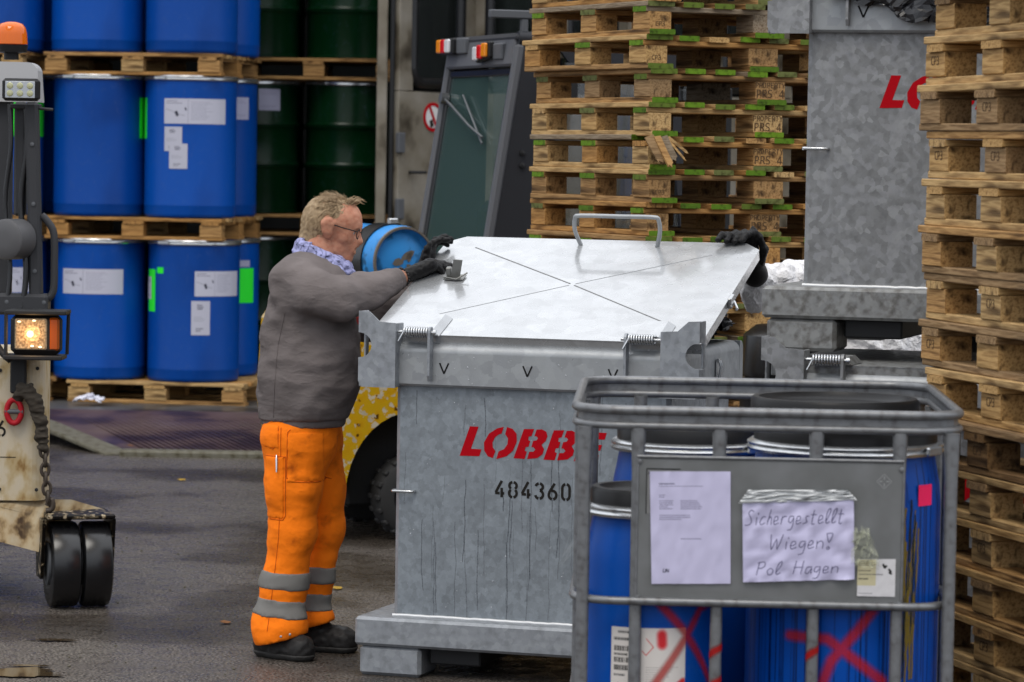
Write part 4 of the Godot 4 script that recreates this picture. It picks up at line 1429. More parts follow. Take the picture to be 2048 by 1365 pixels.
func build_forklift() -> void:
	var paint := mat("yellow_paint", lin(0.52, 0.30, 0.006), 0.42)
	paint.albedo_texture = ntex(noise(51, 0.02, 5), [[0.0, Color(0.20, 0.17, 0.12)], [0.22, Color(0.52, 0.45, 0.36)], [0.27, Color(0.98, 0.94, 0.9)], [0.55, Color(1, 1, 1)], [0.64, Color(0.98, 1.0, 1.0)], [1.0, Color(1, 1, 1)]], 512)
	tri_on(paint, Vector3.ONE * 1.1)
	# chipped filler patches are paler than the yellow itself
	paint.detail_enabled = true
	paint.detail_albedo = ntex(noise(52, 0.03, 4), [[0.0, Color(0.78, 0.74, 0.66)], [1.0, Color(0.62, 0.58, 0.5)]], 256)
	paint.detail_mask = ntex(noise(53, 0.028, 5), [[0.0, 0.0], [0.61, 0.0], [0.64, 1.0], [1.0, 1.0]], 512)
	paint.detail_blend_mode = BaseMaterial3D.BLEND_MODE_MIX
	var dark := mat("cab_grey", lin(0.028, 0.029, 0.034), 0.42)
	var light_dark := mat("cab_edge", lin(0.105, 0.108, 0.118), 0.4)
	var o := thing("forklift", "yellow and dark grey forklift with closed cab and tilted rear window", "forklift", Vector3(-0.531, 0, -16.162), 20.0)
	# counterweight profile (x forward, y up), width along z
	var prof := PackedVector2Array()
	prof.append_array([Vector2(-0.36, 0.30), Vector2(-0.42, 0.62), Vector2(-0.40, 1.02), Vector2(-0.30, 1.16), Vector2(0.46, 1.18), Vector2(0.46, 0.34), Vector2(0.40, 0.34)])
	prof.append_array(PackedVector2Array(arc(Vector2(0.07, 0.22), 0.34, 22, 178, 16, 0.40)))
	prof.append_array([Vector2(-0.29, 0.22)])
	part("counterweight", ex(prof, 1.04, Transform3D(Basis(), Vector3(0, 0, 0.02))), paint, o)
	part("chassis", b2(Vector3(-0.2, 0.14, -0.2), Vector3(1.75, 0.62, -0.86), 0.02), M.black_metal, o)
	part("body_panel", b2(Vector3(0.47, 0.36, 0.0), Vector3(1.45, 1.02, -0.20), 0.03), paint, o)
	part("step", b2(Vector3(0.62, 0.24, 0.02), Vector3(1.05, 0.33, -0.2), 0.01), M.black_metal, o)
	var tyre := mat("dusty_tyre", lin(0.035, 0.035, 0.036), 0.7)
	var rw := wheel(0.205, 0.16, 20)
	var fw := wheel(0.29, 0.22, 18)
	for z in [-0.075, -0.91]:
		var w := part("wheel", rw, tyre, o, Transform3D(Basis(), Vector3(0.105, 0.205, z)))
		part("rim", lt([Vector2(0.0, 0.05), Vector2(0.05, 0.06), Vector2(0.10, 0.03), Vector2(0.13, 0.06), Vector2(0.13, -0.06), Vector2(0.0, -0.05)], 24, Transform3D(Basis(Vector3.RIGHT, PI / 2), Vector3.ZERO)), M.black_metal, w)
		var w2 := part("wheel", fw, M.black_rubber, o, Transform3D(Basis(), Vector3(1.52, 0.29, z - 0.02)))
		part("rim", lt([Vector2(0.0, 0.05), Vector2(0.08, 0.06), Vector2(0.15, 0.03), Vector2(0.18, 0.08), Vector2(0.18, -0.08), Vector2(0.0, -0.05)], 24, Transform3D(Basis(Vector3.RIGHT, PI / 2), Vector3.ZERO)), paint, w2)
	# cab: rear pillars lean, broad dark side panel, roof
	var zN := 0.0
	var zF := -1.02
	var xt := 0.585
	var xb := 0.40
	var yt := 2.40
	var yb := 1.18
	for z in [zN, zF + 0.03]:
		part("side_pillar", ex(PackedVector2Array([Vector2(xb + 0.02, yb), Vector2(xb + 0.36, yb), Vector2(xt + 0.19, yt - 0.03), Vector2(xt + 0.02, yt - 0.03)]), 0.03, Transform3D(Basis(), Vector3(0, 0, z))), dark, o)
		var eg := nst()
		bar(eg, Vector3(xb, yb, z - 0.015), Vector3(xt, yt - 0.02, z - 0.015), 0.045, 0.05, Vector3.BACK, 0.012)
		part("rear_pillar", fin(eg), light_dark, o)
		part("door_frame", ex(PackedVector2Array([Vector2(xb + 0.38, yb), Vector2(1.52, yb), Vector2(1.40, yt - 0.05), Vector2(xt + 0.21, yt - 0.05), Vector2(xt + 0.25, yt - 0.1), Vector2(1.35, yt - 0.1), Vector2(1.46, yb + 0.07), Vector2(xb + 0.44, yb + 0.07)]), 0.03, Transform3D(Basis(), Vector3(0, 0, z))), dark, o)
		part("door_glass", ex(PackedVector2Array([Vector2(xb + 0.42, yb + 0.05), Vector2(1.48, yb + 0.05), Vector2(1.37, yt - 0.08), Vector2(xt + 0.22, yt - 0.08)]), 0.006, Transform3D(Basis(), Vector3(0, 0, z - 0.012))), M.glass_clear, o)
	var roof := nst()
	box(roof, Vector3(1.03, yt + 0.012, (zN + zF) / 2), Vector3(0.94, 0.05, 1.04), 0.02)
	tube(roof, [Vector3(xt - 0.01, yt + 0.01, zN - 0.02), Vector3(1.45, yt + 0.0, zN - 0.02)], 0.035, 10)
	part("roof", fin(roof), dark, o)
	# rear header above the window
	var hd := nst()
	var rb := Basis(Vector3.BACK, -atan2(xt - xb, yt - yb))
	box(hd, Vector3(xt - 0.013, yt - 0.055, (zN + zF) / 2), Vector3(0.04, 0.14, 0.98), 0.01, rb)
	part("rear_header", fin(hd), light_dark, o)
	var mid := Vector3((xt + xb) / 2 - 0.002, (yt + yb) / 2 - 0.06, (zN + zF) / 2)
	part("rear_window", bx(Vector3(0.008, 1.08, 0.90), 0.0, mid, rb), M.glass, o)
	var wf := nst()
	for s in [-1, 1]:
		box(wf, mid + Vector3(-0.003, 0, s * 0.452), Vector3(0.022, 1.08, 0.035), 0.005, rb)
		box(wf, mid + rb * Vector3(-0.003, s * 0.525, 0), Vector3(0.022, 0.035, 0.94), 0.005, rb)
	part("window_seal", fin(wf), M.black_rubber, o)
	part("seat", b2(Vector3(0.62, 1.0, -0.28), Vector3(0.76, 1.62, -0.74), 0.05), M.black_plastic, o)
	part("seat", b2(Vector3(0.62, 0.95, -0.26), Vector3(1.1, 1.06, -0.76), 0.04), M.black_plastic, o)
	part("far_side_screen", b2(Vector3(1.46, 1.2, -0.06), Vector3(1.48, 2.3, -0.96), 0.0), M.glass_clear, o)
	part("dashboard", b2(Vector3(1.34, 1.02, -0.1), Vector3(1.5, 1.28, -0.92), 0.02), M.black_plastic, o)
	# wiper on the rear window
	var wp := nst()
	var wa := mid + rb * Vector3(-0.028, 0.40, -0.44)
	var wb := mid + rb * Vector3(-0.03, 0.20, 0.24)
	tube(wp, [wa, wa.lerp(wb, 0.25) + Vector3(-0.012, 0.012, 0), wa.lerp(wb, 0.7) + Vector3(-0.01, 0, 0), wb], 0.0075, 6)
	tube(wp, [wa.lerp(wb, 0.38) + rb * Vector3(0.004, 0.09, 0.02), wb + rb * Vector3(0.004, -0.03, 0.0)], 0.006, 5)
	lathe(wp, [Vector2(0.03, -0.02), Vector2(0.03, 0.02), Vector2(0, 0.02)], 10, Transform3D(rb * Basis(Vector3.BACK, PI / 2), wa))
	part("wiper", fin(wp), mat("wiper_grey", lin(0.10, 0.105, 0.11), 0.35, 0.3), o)
	# rear lamp clusters
	var amber := mat("amber_lens", lin(0.75, 0.24, 0.01), 0.15)
	var red := mat("red_lens", lin(0.62, 0.01, 0.012), 0.15)
	var clear := mat("clear_lens", lin(0.62, 0.62, 0.64), 0.12)
	for q in [[-0.91, 1, 0.02], [-0.36, -1, -0.02]]:
		var c = Vector3(xt - 0.055, yt - 0.03 + q[2], q[0])
		var cl = part("rear_lamp", bx(Vector3(0.035, 0.082, 0.20), 0.008, c, Basis(Vector3.RIGHT, 0.0 if q[1] > 0 else -0.12)), M.black_plastic, o)
		var lz = [-0.066, -0.003, 0.06] if q[1] > 0 else [0.066, 0.0, -0.062]
		var mm := [amber, red, clear]
		for k in 3:
			part("lens", bx(Vector3(0.02, 0.068, 0.056), 0.006, c + Vector3(-0.028, -0.0 if q[1] > 0 else lz[k] * 0.12, lz[k])), mm[k], cl)
		part("bracket", bx(Vector3(0.03, 0.08, 0.13), 0.006, c + Vector3(0.02, 0.0, 0.16)), M.grey_metal, cl)
	part("roof_bar", b2(Vector3(0.44, yt + 0.105, -0.03), Vector3(1.2, yt + 0.145, -0.07), 0.005), M.grey_metal, o)
	part("roof_post", b2(Vector3(0.60, yt + 0.03, -0.035), Vector3(0.635, yt + 0.105, -0.065), 0.004), M.grey_metal, o)
	var hb := nst()
	box(hb, Vector3(0.80, 2.16, 0.012), Vector3(0.15, 0.2, 0.03), 0.008)
	box(hb, Vector3(0.735, 2.16, 0.03), Vector3(0.03, 0.22, 0.05), 0.008)
	part("door_hinge", fin(hb), M.black_metal, o)
	var bt := nst()
	for yy in [1.86, 1.80]:
		lathe(bt, [Vector2(0.014, 0), Vector2(0.014, 0.012), Vector2(0, 0.016)], 10, Transform3D(Basis(Vector3.RIGHT, PI / 2), Vector3(0.60, yy, 0.0)))
	part("bolt", fin(bt), M.black_metal, o)
	# mast and forks, front
	for z in [-0.28, -0.74]:
		part("mast_rail", b2(Vector3(1.72, 0.1, z), Vector3(1.82, 2.2, z - 0.07), 0.006), M.black_metal, o)
	for z in [-0.25, -0.70]:
		var fk := nst()
		box(fk, Vector3(2.4, 0.12, z - 0.05), Vector3(1.0, 0.035, 0.1), 0.008)
		box(fk, Vector3(1.9, 0.35, z - 0.05), Vector3(0.04, 0.5, 0.1), 0.008)
		part("fork", fin(fk), M.black_metal, o)
	# gas bottle across the counterweight
	var gas := mat("gas_blue", lin(0.035, 0.24, 0.60), 0.35)
	gas.albedo_texture = ntex(noise(55, 0.012, 4), [[0.0, Color(0.3, 0.25, 0.2)], [0.28, Color(0.62, 0.62, 0.6)], [0.36, Color(1, 1, 1)], [1.0, Color(1, 1, 1)]], 256)
	tri_on(gas, Vector3.ONE * 1.6)
	var worn := mat("worn_steel", lin(0.15, 0.13, 0.11), 0.5, 0.2)
	var gx := Transform3D(Basis(Vector3.RIGHT, PI / 2) , Vector3.ZERO)
	var gb := thing("gas_bottle", "blue gas bottle with a worn dished end strapped across the forklift", "gas bottle", Vector3(-0.531, 0, -16.162) + Basis(Vector3.UP, deg_to_rad(20.0)) * Vector3(-0.005, 1.335, 0.06), 32.0)
	var r := 0.172
	part("shell", lt([Vector2(0.0, -0.82), Vector2(0.1, -0.79), Vector2(r, -0.70), Vector2(r, -0.04), Vector2(r - 0.004, -0.012), Vector2(r - 0.006, 0.0), Vector2(r - 0.016, 0.0), Vector2(r - 0.022, -0.02), Vector2(r - 0.034, -0.034), Vector2(r - 0.05, -0.028), Vector2(0.05, -0.012), Vector2(0, -0.01)], 44, gx), gas, gb)
	part("worn_rim", lt([Vector2(r - 0.0175, -0.004), Vector2(r - 0.016, 0.002), Vector2(r - 0.006, 0.002), Vector2(r - 0.004, -0.01)], 44, gx), worn, gb)
	var wn := nst()
	for q in [[0.02, 0.03, 0.5, 0.03], [-0.03, 0.0, 0.1, 0.025], [0.035, -0.03, -0.6, 0.022], [-0.02, -0.045, 1.0, 0.02], [0.03, 0.025, 1.2, 0.02]]:
		var pts := PackedVector2Array()
		for i in 9:
			var a := TAU * i / 9
			var rr: float = q[3] * rng.randf_range(0.6, 1.2)
			pts.append(Vector2(q[0], q[1]) + Vector2(cos(a) * rr * 1.4, sin(a) * rr * 0.7).rotated(q[2]))
		extrude(wn, pts, 0.0, Transform3D(Basis(), Vector3(0, 0, -0.0085)))
	part("worn_mark", fin(wn), worn, gb)
	part("strap", lt([Vector2(r + 0.001, -0.24), Vector2(r + 0.008, -0.24), Vector2(r + 0.008, -0.11), Vector2(r + 0.001, -0.11)], 40, gx), M.black_rubber, gb)
	var bp := nst()
	box(bp, Vector3(0.03, r + 0.016, -0.17), Vector3(0.05, 0.03, 0.03), 0.006)
	part("buckle", fin(bp), M.zinc, gb)
	part("cradle", b2(Vector3(-0.11, -0.21, -0.08), Vector3(0.11, -0.12, -0.66), 0.01), M.black_metal, gb)

# ---------------------------------------------------------------- yard crane at the left edge
func build_crane() -> void:
	var cream := mat("cream_paint", lin(0.50, 0.45, 0.36), 0.45)
	cream.albedo_texture = ntex(noise(71, 0.012, 5), [[0.0, Color(0.50, 0.36, 0.2)], [0.10, Color(0.68, 0.54, 0.36)], [0.28, Color(0.90, 0.83, 0.68)], [0.55, Color(1, 0.98, 0.94)], [1.0, Color(1, 1, 1)]], 512)
	tri_on(cream, Vector3(1.6, 0.9, 1.6))
	var worn := mat("cream_worn", lin(0.50, 0.44, 0.33), 0.4)
	worn.albedo_texture = ntex(noise(72, 0.02, 5), [[0.0, Color(0.16, 0.12, 0.09)], [0.25, Color(0.40, 0.32, 0.24)], [0.42, Color(0.78, 0.70, 0.58)], [0.6, Color(0.95, 0.9, 0.82)], [1.0, Color(1, 1, 1)]], 512)
	tri_on(worn, Vector3(1.1, 0.8, 1.1))
	var yoke := mat("yoke_black", lin(0.42, 0.37, 0.28), 0.35)
	yoke.albedo_texture = ntex(noise(75, 0.02, 5), [[0.0, Color(0.07, 0.065, 0.06)], [0.66, Color(0.10, 0.09, 0.085)], [0.70, Color(0.6, 0.5, 0.4)], [0.74, Color(1, 0.97, 0.9)], [1.0, Color(1, 1, 1)]], 512)
	tri_on(yoke, Vector3.ONE * 2.2)
	var lgrey := mat("cab_light_grey", lin(0.42, 0.42, 0.43), 0.4)
	var steel := mat("dark_frame", lin(0.042, 0.043, 0.047), 0.42)
	var o := thing("yard_crane", "small cream yard crane with lit headlight, chain and black twin rollers", "crane", Vector3(-1.736, 0, -13.648))
	# twin front rollers
	for x in [-0.063, 0.060]:
		var w := part("roller", lt([Vector2(0.0, -0.055), Vector2(0.09, -0.055), Vector2(0.10, -0.058), Vector2(0.158, -0.058), Vector2(0.168, -0.053), Vector2(0.172, -0.043), Vector2(0.172, 0.043), Vector2(0.168, 0.053), Vector2(0.158, 0.058), Vector2(0.10, 0.058), Vector2(0.09, 0.055), Vector2(0, 0.055)], 44, Transform3D(Basis(Vector3.BACK, PI / 2), Vector3.ZERO)), M.black_rubber, o, Transform3D(Basis(Vector3.UP, 0.27), Vector3(x, 0.173, -x * 0.27)))
		part("hub", lt([Vector2(0.085, 0.0), Vector2(0.085, 0.064), Vector2(0.07, 0.068), Vector2(0.02, 0.068), Vector2(0.0, 0.075)], 28, Transform3D(Basis(Vector3.BACK, PI / 2), Vector3.ZERO)), M.grey_metal, w)
	# yoke
	var yk := nst()
	box(yk, Vector3(-0.01, 0.372, -0.02), Vector3(0.275, 0.02, 0.26), 0.006, Basis(Vector3.UP, 0.27))
	part("yoke_top", fin(yk), yoke, o)
	for x in [-0.142, 0.128]:
		var pl := PackedVector2Array([Vector2(0.12, 0.365), Vector2(-0.12, 0.365), Vector2(-0.06, 0.12), Vector2(0.06, 0.12), Vector2(0.07, 0.18)])
		part("yoke_side", ex(pl, 0.014, Transform3D(Basis(Vector3.UP, PI / 2 + 0.27), Vector3(x, 0, -x * 0.27))), yoke, o)
	# arm to the body
	var am := nst()
	poly(am, [Vector3(-0.34, 0.27, 0.06), Vector3(-0.30, 0.27, 0.06), Vector3(-0.15, 0.225, 0.07), Vector3(-0.14, 0.365, 0.07), Vector3(-0.30, 0.412, 0.06), Vector3(-0.34, 0.412, 0.06)], Vector3(-0.25, 0.3, -0.1))
	poly(am, [Vector3(-0.34, 0.412, 0.06), Vector3(-0.30, 0.412, 0.06), Vector3(-0.14, 0.365, 0.07), Vector3(0.10, 0.376, -0.14), Vector3(-0.05, 0.415, -0.16), Vector3(-0.34, 0.415, -0.16)], Vector3(-0.2, 0.2, -0.05))
	poly(am, [Vector3(-0.34, 0.27, 0.06), Vector3(-0.15, 0.225, 0.07), Vector3(-0.15, 0.225, -0.16), Vector3(-0.34, 0.27, -0.16)], Vector3(-0.2, 0.5, -0.05))
	poly(am, [Vector3(-0.34, 0.27, -0.16), Vector3(-0.05, 0.225, -0.16), Vector3(-0.05, 0.415, -0.16), Vector3(-0.34, 0.415, -0.16)], Vector3(-0.2, 0.3, 0))
	part("roller_arm", fin(am), worn, o)
	# body: rounded front edge
	var bp := PackedVector2Array()
	bp.append_array([Vector2(-1.4, -0.03), Vector2(-0.205, -0.03)])
	bp.append_array(PackedVector2Array(arc(Vector2(-0.205, 0.03), 0.06, -90, 0, 6)))
	bp.append_array([Vector2(-0.145, 0.16), Vector2(-0.25, 0.9), Vector2(-1.4, 0.9)])
	var bxf := Transform3D(Basis(Vector3.RIGHT, Vector3.FORWARD, Vector3.UP), Vector3(0, 1.0, -0.02))
	part("body", ex(bp, 0.575, bxf), cream, o)
	part("body_seam", b2(Vector3(-0.5, 0.5985, 0.0115), Vector3(-0.255, 0.6015, 0.0095), 0.0), M.dark_gap, o)
	part("chassis", b2(Vector3(-1.4, 0.2, -0.1), Vector3(-0.36, 0.42, -0.8), 0.02), M.black_metal, o)
	var rw := wheel(0.27, 0.2, 0)
	part("rear_wheel", rw, M.black_rubber, o, Transform3D(Basis(Vector3.UP, PI / 2), Vector3(-1.15, 0.27, -0.3)))
	# the digit 6, stencilled
	var dg := nst()
	for p in [[Vector2(0.72, 1.72), Vector2(0.12, 0.75)], arc(Vector2(0.5, 0.48), 0.42, 140, 260, 7, 0.45), arc(Vector2(0.5, 0.48), 0.42, 110, -80, 9, 0.45)]:
		var q := []
		for v in p: q.append(v * 0.036)
		ribbon(dg, q, 0.009, Transform3D(Basis(), Vector3(-0.333, 0.685, 0.0115)))
	part("number", fin(dg), M.black_paint, o)
	part("black_strut", b2(Vector3(-0.275, 0.86, 0.014), Vector3(-0.212, 1.02, 0.05), 0.006), M.black_metal, o)
	# headlight in its guard
	var hl := part("headlight", b2(Vector3(-0.262, 1.022, 0.06), Vector3(-0.062, 1.182, 0.15), 0.02), M.black_plastic, o)
	var glow := mat("headlight_glass", lin(0.50, 0.45, 0.38), 0.08, 0.0)
	glow.albedo_texture = ntex(noise(73, 0.03, 3), [[0.0, Color(0.35, 0.28, 0.2)], [0.5, Color(0.7, 0.62, 0.5)], [1.0, Color(1, 0.95, 0.85)]], 256)
	glow.emission_enabled = true
	glow.emission = lin(0.5, 0.40, 0.28)
	glow.emission_energy_multiplier = 0.10
	tri_on(glow, Vector3.ONE * 9.0)
	var refl := nst()
	box(refl, Vector3(-0.178, 1.106, 0.152), Vector3(0.128, 0.124, 0.012), 0.005)
	part("headlight_glass", fin(refl), glow, hl)
	var bulb := mat("bulb", lin(1, 0.8, 0.5), 0.2)
	bulb.emission_enabled = true
	bulb.emission = lin(1.0, 0.74, 0.45)
	bulb.emission_energy_multiplier = 1.2
	var bm := SphereMesh.new(); bm.radius = 0.014; bm.height = 0.028; bm.radial_segments = 12; bm.rings = 6
	part("bulb", bm, bulb, hl, Transform3D(Basis(), Vector3(-0.18, 1.106, 0.161)))
	for q in [[-0.225, 1.155], [-0.165, 1.16], [-0.172, 1.058], [-0.14, 1.055]]:
		var gm := SphereMesh.new(); gm.radius = 0.008; gm.height = 0.008; gm.radial_segments = 8; gm.rings = 4
		part("glint", gm, bulb, hl, Transform3D(Basis(), Vector3(q[0], q[1], 0.158)))
	part("indicator", b2(Vector3(-0.108, 1.04, 0.10), Vector3(-0.066, 1.172, 0.153), 0.008), mat("indicator_lens", lin(0.30, 0.06, 0.004), 0.2), hl)
	var lamp := OmniLight3D.new()
	lamp.name = "headlight_lamp"
	lamp.light_color = Color(1.0, 0.78, 0.5)
	lamp.light_energy = 0.012
	lamp.omni_range = 10.0
	lamp.omni_attenuation = 2.0
	lamp.light_size = 0.04
	lamp.shadow_enabled = true
	lamp.position = Vector3(-1.736 - 0.18, 1.106, -13.648 + 0.20)
	add_child(lamp)
	var gd := nst()
	box(gd, Vector3(-0.158, 1.192, 0.10), Vector3(0.245, 0.018, 0.16), 0.004)
	box(gd, Vector3(-0.168, 1.012, 0.10), Vector3(0.235, 0.018, 0.16), 0.004)
	for x in [-0.275]:
		tube(gd, [Vector3(x, 1.02, 0.17), Vector3(x, 1.19, 0.17)], 0.008, 6)
	tube(gd, [Vector3(-0.05, 1.02, 0.03), Vector3(-0.045, 1.19, 0.03)], 0.008, 6)
	tube(gd, [Vector3(-0.36, 1.11, 0.10), Vector3(-0.30, 1.03, 0.12), Vector3(-0.26, 1.0, 0.14)], 0.016, 8)
	part("lamp_guard", fin(gd), M.black_metal, o)
	# frame above the body
	var fm := nst()
	box(fm, Vector3(-0.24, 1.215, -0.06), Vector3(0.21, 0.085, 0.1), 0.012)
	bar(fm, Vector3(-0.186, 1.17, -0.06), Vector3(-0.212, 2.03, -0.06), 0.052, 0.07, Vector3.BACK, 0.012)
	bar(fm, Vector3(-0.262, 1.57, -0.1), Vector3(-0.262, 2.03, -0.1), 0.05, 0.05, Vector3.BACK, 0.01)
	bar(fm, Vector3(-0.34, 1.20, -0.2), Vector3(-0.34, 2.05, -0.2), 0.06, 0.06, Vector3.BACK, 0.01)
	bar(fm, Vector3(-0.262, 1.66, -0.1), Vector3(-0.225, 1.90, -0.08), 0.035, 0.03, Vector3.BACK, 0.006)
	box(fm, Vector3(-0.24, 2.012, -0.08), Vector3(0.12, 0.02, 0.08), 0.004)
	tube(fm, [Vector3(-0.19, 2.005, -0.06), Vector3(-0.128, 2.0, -0.06)], 0.007, 6)
	part("frame", fin(fm), steel, o)
	for hs in [[-0.238, 0.012], [-0.302, 0.010]]:
		var hp := smooth_path([Vector3(hs[0], 1.20, -0.02), Vector3(hs[0] + 0.012, 1.36, -0.03), Vector3(hs[0] - 0.014, 1.62, -0.05), Vector3(hs[0] + 0.008, 1.85, -0.05), Vector3(hs[0], 2.02, -0.06)], 5)
		part("hose", tb(hp, hs[1], 8), M.black_rubber, o)
	for q in [[-0.15, 1.225], [-0.30, 1.225], [-0.19, 1.35], [-0.198, 1.62], [-0.205, 1.86]]:
		part("bolt", lt([Vector2(0.009, 0), Vector2(0.009, 0.006), Vector2(0, 0.008)], 6, Transform3D(Basis(Vector3.RIGHT, PI / 2), Vector3(q[0], q[1], -0.015 if q[1] < 1.3 else -0.026))), M.grey_metal, o)
	for q in [[-0.32, 0.95], [-0.17, 0.96], [-0.17, 0.47], [-0.32, 0.47]]:
		part("bolt", lt([Vector2(0.008, 0), Vector2(0.008, 0.005), Vector2(0, 0.007)], 6, Transform3D(Basis(Vector3.RIGHT, PI / 2), Vector3(q[0], q[1], 0.010))), M.black_metal, o)
	var tbm := smooth_path([Vector3(-0.168, 1.575, -0.05), Vector3(-0.142, 1.548, -0.05), Vector3(-0.118, 1.50, -0.05), Vector3(-0.115, 1.38, -0.05), Vector3(-0.118, 1.27, -0.05), Vector3(-0.145, 1.235, -0.05)], 4)
	part("grab_rail", tb(tbm, 0.015, 8), steel, o)
	part("air_filter", lt([Vector2(0, -0.06), Vector2(0.07, -0.06), Vector2(0.082, -0.045), Vector2(0.082, 0.05), Vector2(0.07, 0.06), Vector2(0.03, 0.065), Vector2(0, 0.065)], 24, Transform3D(Basis(Vector3.RIGHT, PI / 2) * Basis(Vector3.BACK, 0.5), Vector3(-0.275, 1.478, 0.0))), mat("filter_grey", lin(0.09, 0.09, 0.095), 0.5), o)
	# cab corner, beacon, work light
	var cp := PackedVector2Array()
	cp.append_array([Vector2(-1.2, 2.03), Vector2(-0.192, 2.03), Vector2(-0.198, 2.11)])
	cp.append_array(PackedVector2Array(arc(Vector2(-0.245, 2.145), 0.046, 15, 90, 5)))
	cp.append_array([Vector2(-1.2, 2.197)])
	part("cab_roof", ex(cp, 0.14, Transform3D(Basis(), Vector3(0, 0, -0.13))), lgrey, o)
	part("beacon_base", lt([Vector2(0, -0.06), Vector2(0.03, -0.06), Vector2(0.03, -0.035), Vector2(0.062, -0.03), Vector2(0.068, 0.0), Vector2(0.0, 0.0)], 24, Transform3D(Basis(), Vector3(-0.318, 2.262, -0.2))), M.black_plastic, o)
	var bc := mat("beacon_orange", lin(0.72, 0.14, 0.004), 0.12)
	bc.backlight_enabled = true
	bc.backlight = Color(0.5, 0.2, 0.02)
	part("beacon", lt([Vector2(0.066, 0.0), Vector2(0.063, 0.04), Vector2(0.058, 0.065), Vector2(0.045, 0.082), Vector2(0.02, 0.09), Vector2(0, 0.091)], 28, Transform3D(Basis(), Vector3(-0.318, 2.265, -0.2))), bc, o)
	var wl := part("work_light", b2(Vector3(-0.318, 2.032, -0.02), Vector3(-0.172, 2.122, 0.05), 0.012), M.black_plastic, o)
	var cell := nst()
	box(cell, Vector3(-0.245, 2.077, 0.051), Vector3(0.118, 0.066, 0.004), 0.001)
	part("reflector", fin(cell), M.zinc, wl)
	var led := mat("led_lens", lin(0.42, 0.42, 0.25), 0.15)
	for i in 3:
		for j in 2:
			part("led", lt([Vector2(0.0135, 0), Vector2(0.011, 0.006), Vector2(0, 0.008)], 10, Transform3D(Basis(Vector3.RIGHT, PI / 2), Vector3(-0.285 + i * 0.04, 2.062 + j * 0.03, 0.053))), led, wl)
	# chain with cloth sleeve and red connector
	var rust := mat("chain_rust", lin(0.055, 0.042, 0.032), 0.6, 0.3)
	var cloth := mat("chain_sleeve", lin(0.05, 0.042, 0.033), 0.9)
	var ch := thing("lifting_chain", "rusty chain in a dark cloth sleeve with a red connecting link", "chain", Vector3(-1.736, 0, -13.648))
	f_new(0.02)
	chain([Vector3(-0.245, 0.845, 0.045), Vector3(-0.225, 0.872, 0.055), Vector3(-0.198, 0.872, 0.06), Vector3(-0.172, 0.83, 0.06), Vector3(-0.155, 0.76, 0.055), Vector3(-0.145, 0.69, 0.05), Vector3(-0.140, 0.64, 0.05)], [0.02, 0.024, 0.026, 0.027, 0.025, 0.023, 0.019])
	fwr = [[noise(74, 1.0, 2), 0.012, Vector3(14, 38, 14)]]
	part("sleeve", nets(0.005), cloth, ch)
	for i in 6:
		var y := 0.632 - i * 0.038
		var c := Vector3(-0.136 + i * 0.003 + sin(i * 1.7) * 0.002, y, 0.05)
		var lp := []
		for k in 14:
			var a := TAU * k / 14
			var d := Vector3(cos(a) * 0.0155, sin(a) * 0.026, 0)
			lp.append(c + Basis(Vector3.UP, 0.3 + (PI / 2 if i % 2 else 0.0)) * d)
		part("link", tb(lp, 0.0072, 6, true), rust, ch)
	part("hook", tb(smooth_path([Vector3(-0.12, 0.41, 0.05), Vector3(-0.105, 0.435, 0.05), Vector3(-0.098, 0.415, 0.05), Vector3(-0.105, 0.395, 0.05), Vector3(-0.125, 0.39, 0.05)], 3), 0.012, 7), rust, ch)
	var redm := mat("connector_red", lin(0.38, 0.012, 0.02), 0.4)
	var rl := []
	for k in 20:
		var a := TAU * k / 20
		rl.append(Vector3(-0.259 + cos(a) * 0.029, 0.787 + sin(a) * 0.047, 0.04))
	var cn := nst()
	tube(cn, rl, 0.012, 8, true)
	part("connector", fin(cn), redm, ch)
	part("connector_pin", tb([Vector3(-0.295, 0.787, 0.042), Vector3(-0.222, 0.787, 0.042)], 0.01, 8), M.grey_metal, ch)

# ---------------------------------------------------------------- cage with blue drums
func round_rect(w: float, d: float, r: float, y: float, n := 6) -> Array:
	var o := []
	for q in [[w - r, -r, 90, 0], [w - r, -d + r, 0, -90], [r, -d + r, -90, -180], [r, -r, 180, 90]]:
		for v in arc(Vector2(q[0], q[1]), r, q[2], q[3], n):
			o.append(Vector3(v.x, y, v.y))
	return o

